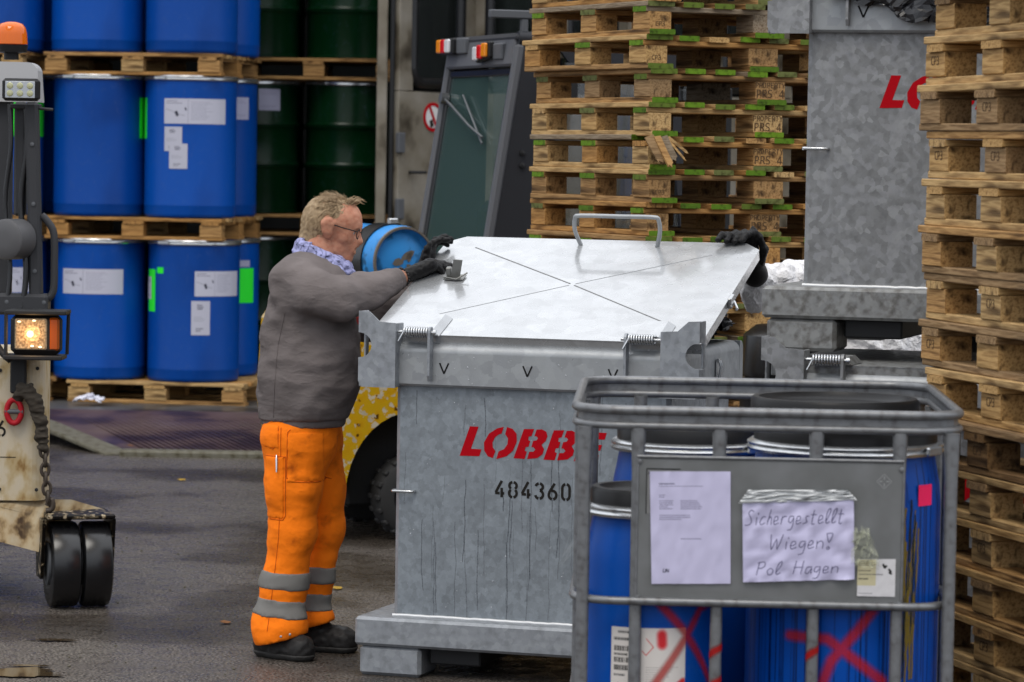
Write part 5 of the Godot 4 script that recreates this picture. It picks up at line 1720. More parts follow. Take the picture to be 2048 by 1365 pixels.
func glyphs(im: Image, s: String, at: Vector2, sc: Vector2, w: float, c: Color) -> void:
	var G := {
		"S": [[6, 1, 4, 0, 2, 2, 4, 5, 5, 8, 3, 10, 0, 10]], "i": [[1, 5, 1, 10], [2, 2, 2, 3]], "c": [[4, 5, 2, 5, 0, 8, 1, 10, 4, 9]],
		"h": [[2, 0, 0, 10], [0, 8, 2, 5, 3, 6, 3, 10]], "e": [[0, 8, 3, 7, 3, 5, 1, 5, 0, 8, 1, 10, 4, 9]], "r": [[1, 5, 0, 10], [0, 7, 2, 5, 4, 5]],
		"g": [[4, 5, 1, 5, 0, 8, 2, 9, 4, 6, 3, 13, 0, 14]], "s": [[4, 5, 2, 5, 2, 7, 3, 9, 0, 10]], "t": [[2, 1, 1, 10, 3, 10], [0, 4, 4, 4]],
		"l": [[0, 9, 3, 3, 3, 0, 1, 2, 0, 8, 1, 10, 3, 9]], "W": [[0, 0, 1, 10, 4, 3, 5, 10, 8, 0]], "n": [[0, 5, 0, 10], [0, 7, 2, 5, 4, 6, 4, 10]],
		"!": [[0, 0, 4, 0, 2, 6, 0, 0], [2, 9, 3, 10, 2, 11, 1, 10, 2, 9]], "P": [[1, 0, 0, 10], [0, 1, 4, 0, 5, 3, 3, 5, 1, 5]], "o": [[2, 5, 0, 7, 1, 10, 3, 10, 4, 7, 2, 5]],
		"H": [[1, 0, 0, 10], [6, 0, 5, 10], [0, 5, 6, 5]], "a": [[4, 5, 1, 5, 0, 9, 2, 10, 4, 6, 4, 10]], "U": [[0, 0, 0, 8, 2, 10, 4, 8, 4, 0]], "N": [[0, 10, 0, 0, 4, 10, 4, 0]],
	}
	var x := 0.0
	for ch in s:
		if ch == " ":
			x += 7.0
			continue
		var adv := 0.0
		for q in G[ch]:
			var p := []
			for i in range(0, q.size(), 2):
				adv = maxf(adv, q[i])
				p.append(Vector2(at.x + (x + q[i] + (10 - q[i + 1]) * 0.14) * sc.x, at.y + q[i + 1] * sc.y))
			stroke(im, smooth_path(p, 3), w, c)
		x += adv + 1.9

func build_cage() -> void:
	var X0 := Vector3(0.1666, 0, -8.77)
	var yaw := -2.4
	var W := 1.002
	var D := 1.19
	var gm := mat("cage_steel", lin(0.20, 0.205, 0.213), 0.36, 0.45)
	gm.albedo_texture = ntex(noise(81, 0.02, 4), [[0.0, Color(0.72, 0.70, 0.69)], [0.4, Color(0.92, 0.92, 0.92)], [1.0, Color(1, 1, 1)]], 256)
	tri_on(gm, Vector3.ONE * 5.0)
	var o := thing("drum_cage", "galvanised tube cage with a paper-covered plate holding blue drums", "cage", X0, yaw)
	for q in [[1.196, 0.0125], [1.156, 0.0105]]:
		part("top_ring", tb(round_rect(W, D, 0.13, q[0]), q[1], 9, true), gm, o)
	var web := nst()
	var wr := round_rect(W - 0.006, D - 0.006, 0.127, 0.0)
	for i in wr.size():
		var a: Vector3 = wr[i] + Vector3(0.003, 0, -0.003)
		var b: Vector3 = wr[(i + 1) % wr.size()] + Vector3(0.003, 0, -0.003)
		var n := (b - a).cross(Vector3.UP).normalized()
		quad(web, a + Vector3.UP * 1.156, b + Vector3.UP * 1.156, b + Vector3.UP * 1.196, a + Vector3.UP * 1.196, n)
	part("ring_web", fin(web), gm, o)
	for y in [0.70, 0.42, 0.17]:
		part("ring", tb(round_rect(W - 0.02, D - 0.02, 0.12, y), 0.011, 8, true), gm, o)
	# uprights
	var ups := []
	for x in [0.165, 0.375, 0.625, 0.84]:
		ups.append([Vector3(x, 0, -0.008), 0.0])
		ups.append([Vector3(x, 0, -D + 0.008), 0.0])
	for z in [-0.2, -0.4, -0.6, -0.8, -1.0]:
		ups.append([Vector3(0.008, 0, z), 90.0])
		ups.append([Vector3(W - 0.008, 0, z), 90.0])
	for q in [[0.027, -0.027, 45.0], [W - 0.027, -0.027, -45.0], [0.027, -D + 0.027, -45.0], [W - 0.027, -D + 0.027, 45.0]]:
		ups.append([Vector3(q[0], 0, q[1]), q[2]])
	for u in ups:
		var st := nst()
		var bs = Basis(Vector3.UP, deg_to_rad(u[1]))
		var p := []
		var wd: float = 0.0165 if u[1] == 0.0 else (0.0175 if absf(u[1]) == 45.0 else 0.011)
		for k in 10:
			p.append(u[0] + Vector3(0, lerpf(0.1, 1.15, k / 9.0), 0))
		# flattened towards the ends
		tube(st, p, [wd, wd, wd, wd, wd, wd, wd, wd, wd, wd * 1.25], 10)
		part("upright", fin(st), gm, o)
	part("tray", b2(Vector3(0.02, 0.06, -0.02), Vector3(W - 0.02, 0.15, -D + 0.02), 0.02), gm, o)
	for x in [0.03, W / 2 - 0.06, W - 0.15]:
		part("runner", b2(Vector3(x, 0.0, -0.03), Vector3(x + 0.12, 0.06, -D + 0.03), 0.01), M.black_metal, o)
	# name plate
	var pm := mat("plate_grey", lin(0.185, 0.19, 0.195), 0.5, 0.3)
	pm.albedo_texture = ntex(noise(82, 0.01, 4), [[0.0, Color(0.82, 0.82, 0.80)], [1.0, Color(1, 1, 1)]], 256)
	tri_on(pm, Vector3.ONE * 2.0)
	var px0 := 0.165
	var px1 := 0.85
	var py0 := 0.708
	var py1 := 1.078
	var zf := 0.014
	var plate := part("plate", b2(Vector3(px0, py0, zf), Vector3(px1, py1, zf - 0.003), 0.0), pm, o)
	var fl := nst()
	tube(fl, [Vector3(px0 - 0.012, py0 - 0.006, zf), Vector3(px1 + 0.005, py0 - 0.006, zf)], 0.011, 8)
	tube(fl, [Vector3(px0 - 0.002, py1, zf), Vector3(px1, py1, zf)], 0.005, 6)
	tube(fl, [Vector3(px0, py0, zf), Vector3(px0, py1, zf)], 0.004, 6)
	tube(fl, [Vector3(px1, py0, zf), Vector3(px1, py1, zf)], 0.004, 6)
	for q in [[px0 + 0.006, py1 - 0.012], [px1 - 0.006, py1 - 0.02], [px0 + 0.006, py0 + 0.004], [px1 - 0.006, py0 + 0.002]]:
		lathe(fl, [Vector2(0.007, 0.0), Vector2(0.006, 0.005), Vector2(0, 0.006)], 10, Transform3D(Basis(Vector3.RIGHT, PI / 2), Vector3(q[0], q[1], zf)))
	part("plate_edge", fin(fl), gm, plate)
	# embossed arrow diamond, faint
	var dm := nst()
	var dc := Vector2(px1 - 0.05, py1 - 0.052)
	for k in 4:
		var a0 := Vector2(0.019, 0).rotated(TAU * k / 4)
		var a1 := Vector2(0.019, 0).rotated(TAU * (k + 1) / 4)
		ribbon(dm, [dc + a0, dc + a1], 0.0016, Transform3D(Basis(), Vector3(0, 0, zf + 0.0008)))
		ribbon(dm, [dc + a0 * 0.25, dc + a0 * 0.7], 0.003, Transform3D(Basis(), Vector3(0, 0, zf + 0.0008)))
	part("diamond_mark", fin(dm), mat("faint_grey", lin(0.27, 0.275, 0.28), 0.5), plate)
	var r := RandomNumberGenerator.new(); r.seed = 77
	# old black-edged label that peeps out behind the sheet
	var ol := Image.create(128, 128, false, Image.FORMAT_RGB8)
	ol.fill(Color(0.47, 0.47, 0.47))
	for q in [[0, 0, 128, 4], [0, 0, 4, 128]]:
		ol.fill_rect(Rect2i(q[0], q[1], q[2], q[3]), Color(0.1, 0.1, 0.1))
	lines(ol, 8, 10, 120, 1, 8, 7, Color(0.08, 0.08, 0.08), r)
	var olm := mat("old_label", Color(1, 1, 1), 0.6); olm.albedo_texture = itex(ol)
	var s1 := nst()
	quad(s1, Vector3(0.187, 0.93, zf + 0.001), Vector3(0.275, 0.93, zf + 0.001), Vector3(0.275, 1.048, zf + 0.001), Vector3(0.187, 1.048, zf + 0.001), Vector3.BACK)
	part("old_label", fin(s1), olm, plate)
	# printed sheet
	var doc := Image.create(360, 512, false, Image.FORMAT_RGB8)
	doc.fill(Color(0.735, 0.72, 0.825))
	var ink := Color(0.42, 0.41, 0.5)
	lines(doc, 40, 54, 120, 1, 8, 5, Color(0.25, 0.25, 0.32), r)
	lines(doc, 40, 66, 290, 1, 8, 3, ink, r)
	lines(doc, 40, 106, 75, 2, 9, 4, ink, r)
	lines(doc, 40, 132, 110, 5, 9, 4, ink, r)
	lines(doc, 136, 132, 250, 5, 9, 4, ink, r)
	lines(doc, 40, 198, 190, 3, 9, 4, ink, r)
	lines(doc, 136, 305, 230, 1, 8, 4, ink, r)
	glyphs(doc, "UN", Vector2(52, 444), Vector2(2.4, 1.5), 3.0, Color(0.15, 0.15, 0.2))
	var dmt := mat("printed_sheet", Color(1, 1, 1), 0.55); dmt.albedo_texture = itex(doc)
	var paper := func(pts: Array, called: String, m, label: String, bulge: float, z: float, sd: int):
		# pts: lower left, lower right, upper right, upper left
		var n := noise(sd, 6.0, 2)
		var st := nst()
		var P := []
		var nx := 14
		for j in nx + 1:
			for i in nx + 1:
				var u := float(i) / nx
				var v := float(j) / nx
				var p: Vector2 = pts[0].lerp(pts[1], u).lerp(pts[3].lerp(pts[2], u), v)
				P.append(Vector3(p.x, p.y, z + bulge * (0.5 + 0.9 * n.get_noise_2d(u, v))))
		for j in nx:
			for i in nx:
				var a: int = j * (nx + 1) + i
				var b := a + 1
				var c := a + nx + 2
				var d := a + nx + 1
				var nn := func(k): 
					var kx: int = k % (nx + 1); var ky: int = k / (nx + 1)
					var l: Vector3 = P[ky * (nx + 1) + max(kx - 1, 0)]; var rr: Vector3 = P[ky * (nx + 1) + min(kx + 1, nx)]
					var t: Vector3 = P[min(ky + 1, nx) * (nx + 1) + kx]; var bb: Vector3 = P[max(ky - 1, 0) * (nx + 1) + kx]
					return (rr - l).cross(t - bb).normalized()
				var uv := func(k): return Vector2(float(k % (nx + 1)) / nx, 1.0 - float(k / (nx + 1)) / nx)
				tri(st, P[a], P[b], P[c], nn.call(a), nn.call(b), nn.call(c), uv.call(a), uv.call(b), uv.call(c))
				tri(st, P[a], P[c], P[d], nn.call(a), nn.call(c), nn.call(d), uv.call(a), uv.call(c), uv.call(d))
		var pg := solo(called, fin(st), m, label, "paper", X0, yaw)
		return pg
	paper.call([Vector2(0.206, 0.748), Vector2(0.410, 0.753), Vector2(0.404, 1.044), Vector2(0.196, 1.040)], "printed_sheet", dmt, "white printed sheet stuck to the left of the cage plate", 0.004, zf + 0.003, 83)
	# handwritten sign
	var sg := Image.create(720, 512, false, Image.FORMAT_RGB8)
	sg.fill(Color(0.735, 0.72, 0.835))
	var pen := Color(0.30, 0.29, 0.40, 0.9)
	glyphs(sg, "Sichergestellt", Vector2(14, 56), Vector2(8.15, 9.4), 6.0, pen)
	glyphs(sg, "Wiegen!", Vector2(172, 216), Vector2(9.6, 9.2), 6.0, pen)
	glyphs(sg, "Pol Hagen", Vector2(86, 386), Vector2(9.6, 8.0), 6.0, pen)
	var sgm := mat("handwritten_sheet", Color(1, 1, 1), 0.4); sgm.albedo_texture = itex(sg)
	sgm.clearcoat_enabled = true; sgm.clearcoat = 0.6; sgm.clearcoat_roughness = 0.15
	paper.call([Vector2(0.442, 0.758), Vector2(0.729, 0.772), Vector2(0.722, 0.980), Vector2(0.436, 0.968)], "handwritten_sign", sgm, "handwritten paper sign in a plastic sleeve on the cage plate", 0.012, zf + 0.004, 84)
	var tm := mat("silver_tape", lin(0.62, 0.63, 0.63), 0.3)
	paper.call([Vector2(0.426, 0.963), Vector2(0.731, 0.978), Vector2(0.705, 1.004), Vector2(0.450, 0.998)], "tape_strip", tm, "wrinkled pale tape strip across the top of the handwritten sign", 0.014, zf + 0.008, 85)
	var ss := Image.create(160, 160, false, Image.FORMAT_RGB8)
	ss.fill(Color(0.78, 0.77, 0.78))
	ss.fill_rect(Rect2i(0, 2, 78, 112), Color(0.73, 0.70, 0.57))
	lines(ss, 6, 8, 74, 3, 8, 4, Color(0.25, 0.24, 0.22), r)
	lines(ss, 6, 48, 70, 1, 8, 4, Color(0.3, 0.3, 0.28), r)
	lines(ss, 6, 64, 130, 1, 8, 4, Color(0.3, 0.3, 0.3), r)
	lines(ss, 6, 82, 50, 1, 8, 6, Color(0.2, 0.2, 0.2), r)
	lines(ss, 6, 146, 90, 1, 8, 3, Color(0.4, 0.4, 0.42), r)
	stroke(ss, [Vector2(108, 24), Vector2(114, 36), Vector2(120, 30)], 9, Color(0.08, 0.08, 0.08))
	stroke(ss, [Vector2(132, 44), Vector2(140, 52), Vector2(134, 58), Vector2(142, 62)], 8, Color(0.08, 0.08, 0.08))
	var ssm := mat("corner_sticker", Color(1, 1, 1), 0.5); ssm.albedo_texture = itex(ss)
	paper.call([Vector2(0.736, 0.728), Vector2(0.834, 0.728), Vector2(0.834, 0.826), Vector2(0.736, 0.824)], "corner_sticker", ssm, "small white and yellowed sticker in the lower right of the plate", 0.001, zf + 0.002, 86)
	var film := mat("film_scrap", Color(0.74, 0.75, 0.66, 0.22), 0.3)
	film.transparency = BaseMaterial3D.TRANSPARENCY_ALPHA
	var ff := func(u, v): return Vector3(0.715 + 0.075 * u * (1.0 - 0.5 * v), 0.80 + 0.10 * v, zf + 0.012)
	solo("film_scrap", crumple(2, 2, 14, 14, 0.018, 87, ff, 1.2), film, "torn clear film scrap between handwritten sign and corner sticker", "film", X0, yaw)
	# red overspray on two uprights
	var ri := Image.create(64, 96, false, Image.FORMAT_RGBA8)
	ri.fill(Color(0.55, 0.05, 0.03, 0))
	for w in [[34, 0.25], [26, 0.5], [18, 0.8]]:
		stroke(ri, [Vector2(0, 66), Vector2(32, 44), Vector2(64, 30)], w[0], Color(0.62, 0.06, 0.05, w[1]))
	var rim := mat("bar_spray", Color(1, 1, 1), 0.5); rim.albedo_texture = itex(ri)
	rim.transparency = BaseMaterial3D.TRANSPARENCY_ALPHA
	for q in [[0.375, 0.575], [0.375, 0.49], [0.625, 0.575], [0.625, 0.47]]:
		part("red_spray", patch(0.0172, 0.0, 0.05, q[1] - 0.035, q[1] + 0.035, 8), rim, o, Transform3D(Basis(), Vector3(q[0], 0, -0.008)))
	# drums inside
	var B := Basis(Vector3.UP, deg_to_rad(yaw))
	var G := "blue drums standing in the cage"
	var put := func(label, x, z, rad, h, m):
		return drum("cage_drum", label, G, X0 + B * Vector3(x, 0.151, z), rad, h, m, false, M.black_plastic)
	var stain := mat("drum_stained", lin(0.0005, 0.060, 0.34), 0.36)
	var si := Image.create(512, 512, false, Image.FORMAT_RGB8)
	si.fill(Color(1, 1, 1))
	for k in 70:
		var p := Vector2(r.randf_range(0, 512), r.randf_range(0, 260))
		var q := [p]
		for s in r.randi_range(6, 30):
			p += Vector2(r.randf_range(-1.5, 1.5), r.randf_range(8, 18))
			q.append(p)
		stroke(si, q, r.randf_range(1.0, 4.0), Color(0.2, 0.22, 0.28, r.randf_range(0.25, 0.8)))
	stain.albedo_texture = itex(si)
	stain.uv1_scale = Vector3(3, 1, 1)
	var fr := tall_drum("large blue drum with black lid and drips, front right in the cage", G, X0 + B * Vector3(0.715, 0.151, -0.29), 0.256, 1.0, stain)
	var flr := tall_drum("smaller blue drum with labels and red paint, front left in the cage", G, X0 + B * Vector3(0.20, 0.151, -0.20), 0.172, 0.83, M.drum_blue)
	tall_drum("large blue drum with black lid, back right in the cage", G, X0 + B * Vector3(0.715, 0.151, -0.86), 0.25, 1.03, M.drum_blue)
	tall_drum("blue drum at the back left in the cage", G, X0 + B * Vector3(0.30, 0.151, -0.74), 0.21, 0.955, M.drum_blue_deep)
	sticker(fr, 0.256, 50, 0.062, 0.80, 0.855, M.label_pink)
	# ochre runs on the right flank
	var oi := Image.create(128, 512, false, Image.FORMAT_RGBA8)
	oi.fill(Color(0.45, 0.34, 0.05, 0))
	for k in 26:
		var p := Vector2(r.randf_range(30, 98), r.randf_range(0, 200))
		var q := [p]
		for s in r.randi_range(8, 26):
			p += Vector2(r.randf_range(-3, 2.2), r.randf_range(8, 16))
			q.append(p)
		stroke(oi, q, r.randf_range(2, 9), Color(0.50, 0.42, 0.08, 0.8) if k % 3 else Color(0.10, 0.12, 0.10, 0.8))
	var om := mat("ochre_runs", Color(1, 1, 1), 0.4); om.albedo_texture = itex(oi)
	om.transparency = BaseMaterial3D.TRANSPARENCY_ALPHA
	sticker(fr, 0.256, 37, 0.12, 0.12, 0.82, om, "ochre_runs")
	# red crosses
	for q in [[fr, 0.256, -9.0, 0.30, 0.30, 0.60, 0], [flr, 0.172, 34.0, 0.22, 0.30, 0.58, 1]]:
		var xi := Image.create(256, 256, false, Image.FORMAT_RGBA8)
		xi.fill(Color(0.55, 0.05, 0.03, 0))
		var c := Color(0.76, 0.12, 0.05)
		for w in [[34, 0.12], [28, 0.25], [22, 0.4], [15, 0.6]]:
			var cc = Color(c.r, c.g, c.b, w[1])
			if q[6] == 0:
				stroke(xi, [Vector2(20, 120), Vector2(110, 122), Vector2(150, 150), Vector2(236, 215)], w[0], cc)
				stroke(xi, [Vector2(238, 22), Vector2(170, 110), Vector2(120, 170), Vector2(96, 235)], w[0], cc)
			else:
				stroke(xi, [Vector2(12, 20), Vector2(110, 100), Vector2(200, 190), Vector2(244, 236)], w[0], cc)
				stroke(xi, [Vector2(240, 40), Vector2(180, 50), Vector2(110, 130), Vector2(20, 230)], w[0], cc)
		var xm = mat("spray_%d" % q[6], Color(1, 1, 1), 0.5); xm.albedo_texture = itex(xi)
		xm.transparency = BaseMaterial3D.TRANSPARENCY_ALPHA
		sticker(q[0], q[1] + 0.001, q[2], q[3], q[4], q[5], xm, "red_cross")
	# hazard label pair on the smaller drum
	var hlb := Image.create(320, 256, false, Image.FORMAT_RGB8)
	hlb.fill(Color(0.80, 0.78, 0.76))
	hlb.fill_rect(Rect2i(128, 0, 3, 256), Color(0.5, 0.48, 0.46))
	lines(hlb, 30, 14, 110, 1, 8, 9, Color(0.3, 0.3, 0.3), r)
	lines(hlb, 12, 40, 124, 1, 8, 11, Color(0.25, 0.25, 0.25), r)
	for yy in [72, 116, 146]:
		var x := 14
		while x < 116:
			var w := r.randi_range(2, 6)
			hlb.fill_rect(Rect2i(x, yy, w, 20), Color(0.1, 0.1, 0.1))
			x += w + r.randi_range(2, 4)
	lines(hlb, 14, 100, 116, 1, 8, 9, Color(0.2, 0.2, 0.2), r)
	lines(hlb, 14, 180, 90, 1, 8, 8, Color(0.3, 0.3, 0.3), r)
	stroke(hlb, [Vector2(26, 222), Vector2(34, 216), Vector2(40, 224), Vector2(32, 230)], 6, Color(0.45, 0.3, 0.5))
	lines(hlb, 56, 214, 110, 3, 9, 4, Color(0.4, 0.4, 0.6), r)
	stroke(hlb, [Vector2(150, 40), Vector2(180, 72), Vector2(150, 104), Vector2(134, 88)], 3, Color(0.75, 0.2, 0.2))
	lines(hlb, 150, 150, 290, 10, 9, 2, Color(0.55, 0.53, 0.52), r)
	for w in [[52, 0.2], [40, 0.4], [26, 0.6]]:
		stroke(hlb, [Vector2(214, 26), Vector2(216, 60)], w[0], Color(0.75, 0.03, 0.06, w[1]))
		stroke(hlb, [Vector2(240, 250), Vector2(310, 205)], w[0] * 0.6, Color(0.75, 0.03, 0.06, w[1]))
	var hm := mat("hazard_label", Color(1, 1, 1), 0.5); hm.albedo_texture = itex(hlb)
	sticker(flr, 0.172, -2, 0.205, 0.30, 0.475, hm)

func tall_drum(label: String, group: String, at: Vector3, r: float, h: float, m: Material) -> Node3D:
	var o := thing("cage_drum", label, "drum", at, 0.0, group)
	part("body", lt([Vector2(0, 0), Vector2(r - 0.02, 0), Vector2(r - 0.006, 0.01), Vector2(r, 0.03), Vector2(r, h - 0.20), Vector2(r - 0.004, h - 0.155), Vector2(r - 0.012, h - 0.115), Vector2(r - 0.018, h - 0.08), Vector2(r - 0.018, h - 0.055)], 48), m, o)
	part("clamp_ring", lt([Vector2(r - 0.02, h - 0.074), Vector2(r + 0.002, h - 0.072), Vector2(r + 0.008, h - 0.064), Vector2(r + 0.002, h - 0.058), Vector2(r + 0.006, h - 0.05), Vector2(r - 0.004, h - 0.043), Vector2(r - 0.02, h - 0.042)], 48), M.zinc, o)
	part("lid", lt([Vector2(r - 0.012, h - 0.043), Vector2(r - 0.012, h - 0.008), Vector2(r - 0.018, h), Vector2(r - 0.035, h), Vector2(r - 0.042, h - 0.012), Vector2(r - 0.06, h - 0.022), Vector2(0, h - 0.016)], 48), M.black_plastic, o)
	var cl := nst()
	box(cl, Vector3(0, h - 0.058, r + 0.012), Vector3(0.07, 0.022, 0.012), 0.003)
	part("clamp_lever", fin(cl), M.zinc, o, Transform3D(Basis(Vector3.UP, 0.95), Vector3.ZERO))
	return o

# ---------------------------------------------------------------- people
func hand_bones(wrist: Vector3, palm: Array, fingers: Array, thumb: Array, rf := 0.0105) -> void:
	# palm: [a, b, c, d] two bars from the wrist to the knuckles; fingers: chains of points
	chain([wrist, palm[0]], [0.028, 0.027])
	for q in palm:
		bone(wrist.lerp(q, 0.45), q, 0.021, 0.0165)
	for f in fingers:
		var r := []
		for i in f.size():
			r.append(rf * (1.12 - 0.08 * i))
		chain(f, r)
	var tr := []
	for i in thumb.size():
		tr.append(0.0165 - 0.0022 * i)
	chain(thumb, tr)

func trousers_bones(leg := 0) -> void:
	f_new(0.035)
	if leg == 0:
		for s in [-1, 1]:
			bone(Vector3(0.042, 0.92, 0.05 * s), Vector3(0.035, 0.80, 0.07 * s), 0.126, 0.130)
	if leg >= 0: chain([Vector3(0.018, 0.80, 0.085), Vector3(0.012, 0.62, 0.10), Vector3(0.010, 0.47, 0.10), Vector3(-0.018, 0.27, 0.10), Vector3(-0.034, 0.12, 0.105), Vector3(-0.036, -0.02, 0.105)], [0.124, 0.100, 0.089, 0.079, 0.080, 0.084])
	if leg <= 0: chain([Vector3(0.062, 0.80, -0.085), Vector3(0.094, 0.62, -0.09), Vector3(0.108, 0.46, -0.09), Vector3(0.078, 0.27, -0.085), Vector3(0.062, 0.12, -0.085), Vector3(0.062, -0.02, -0.085)], [0.120, 0.095, 0.078, 0.070, 0.070, 0.072])
	# folds that sag over the shoes
	if leg >= 0: chain([Vector3(-0.05, 0.125, 0.10), Vector3(-0.03, 0.10, 0.12), Vector3(0.0, 0.115, 0.13)], [0.078, 0.086, 0.066])
	if leg <= 0: chain([Vector3(0.045, 0.12, -0.085), Vector3(0.075, 0.10, -0.07), Vector3(0.10, 0.12, -0.06)], [0.064, 0.072, 0.05])
	fwr = [[noise(91, 1.0, 2), 0.010, Vector3(5, 2.2, 5)], [noise(92, 1.0, 2), 0.0045, Vector3(6, 15, 6)]]

func build_people() -> void:
	var skin := mat("skin", lin(0.50, 0.25, 0.165), 0.5)
	skin.albedo_texture = ntex(noise(90, 0.03, 4), [[0.0, Color(0.86, 0.74, 0.70)], [0.5, Color(0.96, 0.93, 0.92)], [1.0, Color(1, 1, 1)]], 256)
	tri_on(skin, Vector3.ONE * 5.0)
	skin.subsurf_scatter_enabled = true
	skin.subsurf_scatter_strength = 0.05
	var knit := ntex(noise(89, 0.25, 2), [[0.0, 0.0], [1.0, 1.0]], 256)
	var cnoise := ntex(noise(88, 0.012, 4), [[0.0, Color(0.78, 0.78, 0.78)], [0.5, Color(0.96, 0.96, 0.96)], [1.0, Color(1, 1, 1)]], 256)
	var sweat := mat("sweatshirt_grey", lin(0.165, 0.142, 0.138), 0.92)
	sweat.albedo_texture = cnoise
	var wn := noise(84, 0.010, 3)
	wn.fractal_type = FastNoiseLite.FRACTAL_RIDGED
	wn.domain_warp_enabled = true
	wn.domain_warp_amplitude = 30.0
	wn.domain_warp_frequency = 0.008
	var wrinkle := ntex(wn, [[0.0, 0.0], [1.0, 1.0]], 512)
	sweat.heightmap_enabled = true; sweat.heightmap_texture = wrinkle; sweat.heightmap_scale = 0.55
	tri_on(sweat, Vector3(1.1, 1.9, 1.1))
	var orange := mat("orange_cloth", lin(0.96, 0.205, 0.006), 0.85)
	orange.albedo_texture = ntex(noise(87, 0.012, 5), [[0.0, Color(0.6, 0.52, 0.46)], [0.20, Color(0.88, 0.86, 0.84)], [0.36, Color(1, 1, 1)], [1.0, Color(1, 1, 1)]], 512)
	orange.heightmap_enabled = true; orange.heightmap_texture = wrinkle; orange.heightmap_scale = 0.4
	tri_on(orange, Vector3(1.3, 1.5, 1.3))
	var seam := mat("orange_seam", lin(0.55, 0.095, 0.004), 0.8)
	var reflect := mat("reflective_tape", lin(0.17, 0.165, 0.155), 0.5)
	var glove := mat("glove_black", lin(0.008, 0.0075, 0.008), 0.45)
	glove.heightmap_enabled = true; glove.heightmap_texture = knit; glove.heightmap_scale = 0.10
	tri_on(glove, Vector3.ONE * 8.0)
	var shoe := mat("shoe_black", lin(0.022, 0.021, 0.021), 0.5)
	var sole := mat("shoe_sole", lin(0.035, 0.034, 0.033), 0.6)
	var scarf := mat("scarf", Color(1, 1, 1), 0.85)
	var pn := noise(86, 0.03, 2, FastNoiseLite.TYPE_CELLULAR, 14.0)
	pn.cellular_return_type = FastNoiseLite.RETURN_DISTANCE2_SUB
	scarf.albedo_texture = ntex(pn, [[0.0, lin(0.012, 0.012, 0.03)], [0.10, lin(0.02, 0.02, 0.05)], [0.14, lin(0.33, 0.34, 0.58)], [0.55, lin(0.36, 0.37, 0.60)], [0.60, lin(0.03, 0.03, 0.06)], [0.66, lin(0.34, 0.35, 0.58)], [1.0, lin(0.38, 0.39, 0.62)]], 512)
	tri_on(scarf, Vector3.ONE * 1.7)
	var hairm := mat("hair", lin(0.40, 0.30, 0.19), 0.5)
	hairm.albedo_texture = ntex(noise(85, 0.05, 4), [[0.0, Color(0.62, 0.58, 0.54)], [0.5, Color(0.9, 0.88, 0.85)], [1.0, Color(1, 1, 1)]], 256)
	tri_on(hairm, Vector3(6, 3, 6))

	var o := thing("person", "worker in grey sweatshirt and orange trousers pushing the container lid", "person", Vector3(-0.80, 0, -12.45))
	# ---- body: one continuous skin under the clothes, with the head
	f_new(0.05)
	bone(Vector3(0.07, 1.30, 0.06), Vector3(0.05, 1.10, 0.05), 0.11); bone(Vector3(0.07, 1.30, -0.06), Vector3(0.05, 1.10, -0.05), 0.11)
	bone(Vector3(0.05, 1.10, 0), Vector3(0.035, 0.90, 0), 0.12)
	chain([Vector3(0.018, 0.85, 0.08), Vector3(0.010, 0.47, 0.10), Vector3(-0.035, 0.10, 0.10)], [0.08, 0.055, 0.04])
	chain([Vector3(0.05, 0.85, -0.08), Vector3(0.108, 0.46, -0.09), Vector3(0.06, 0.10, -0.085)], [0.08, 0.055, 0.04])
	chain([Vector3(-0.01, 1.385, 0.15), Vector3(0.178, 1.318, 0.25), Vector3(0.40, 1.398, 0.0)], [0.045, 0.036, 0.026])
	chain([Vector3(0.115, 1.37, -0.16), Vector3(0.25, 1.215, -0.26), Vector3(0.452, 1.39, -0.25)], [0.045, 0.036, 0.026])
	chain([Vector3(0.05, 1.36, 0.0), Vector3(0.085, 1.47, 0.0), Vector3(0.108, 1.52, 0.0)], [0.08, 0.062, 0.058])
	var body := nets(0.011)
	# ---- head on its own finer grid
	var HX := Transform3D((Basis(Vector3.UP, -0.10) * Basis(Vector3.BACK, -0.20)).scaled(Vector3.ONE * 0.95), Vector3(0.132, 1.570, 0.0))
	f_new(0.022)
	fzs = 0.86
	bone(Vector3(-0.028, 0.030, 0), Vector3(0.022, 0.034, 0), 0.089, 0.086)
	bone(Vector3(0.045, 0.045, 0.02), Vector3(0.045, 0.045, -0.02), 0.058)
	bone(Vector3(0.0, -0.03, 0.0), Vector3(0.04, -0.055, 0.0), 0.066, 0.058)
	bone(Vector3(0.03, -0.075, 0.028), Vector3(0.074, -0.096, 0.008), 0.030, 0.022)
	bone(Vector3(0.03, -0.075, -0.028), Vector3(0.074, -0.096, -0.008), 0.030, 0.022)
	bone(Vector3(0.080, -0.097, 0.008), Vector3(0.080, -0.097, -0.008), 0.019)
	bone(Vector3(0.088, 0.024, 0.032), Vector3(0.092, 0.026, -0.032), 0.0155)
	bone(Vector3(0.062, -0.018, 0.048), Vector3(0.07, -0.024, 0.036), 0.027)
	bone(Vector3(0.062, -0.018, -0.048), Vector3(0.07, -0.024, -0.036), 0.027)
	bone(Vector3(0.096, 0.012, 0), Vector3(0.117, -0.026, 0), 0.0105, 0.0135)
	bone(Vector3(0.104, -0.031, 0.013), Vector3(0.104, -0.031, -0.013), 0.0095)
	bone(Vector3(0.092, -0.058, 0.02), Vector3(0.092, -0.058, -0.02), 0.0155)
	bone(Vector3(0.101, -0.0545, 0.014), Vector3(0.101, -0.0545, -0.014), 0.0068)
	bone(Vector3(0.099, -0.0665, 0.012), Vector3(0.099, -0.0665, -0.012), 0.0072)
	bone(Vector3(0.115, -0.0605, 0.02), Vector3(0.115, -0.0605, -0.02), 0.0085, 0.0085, 1)
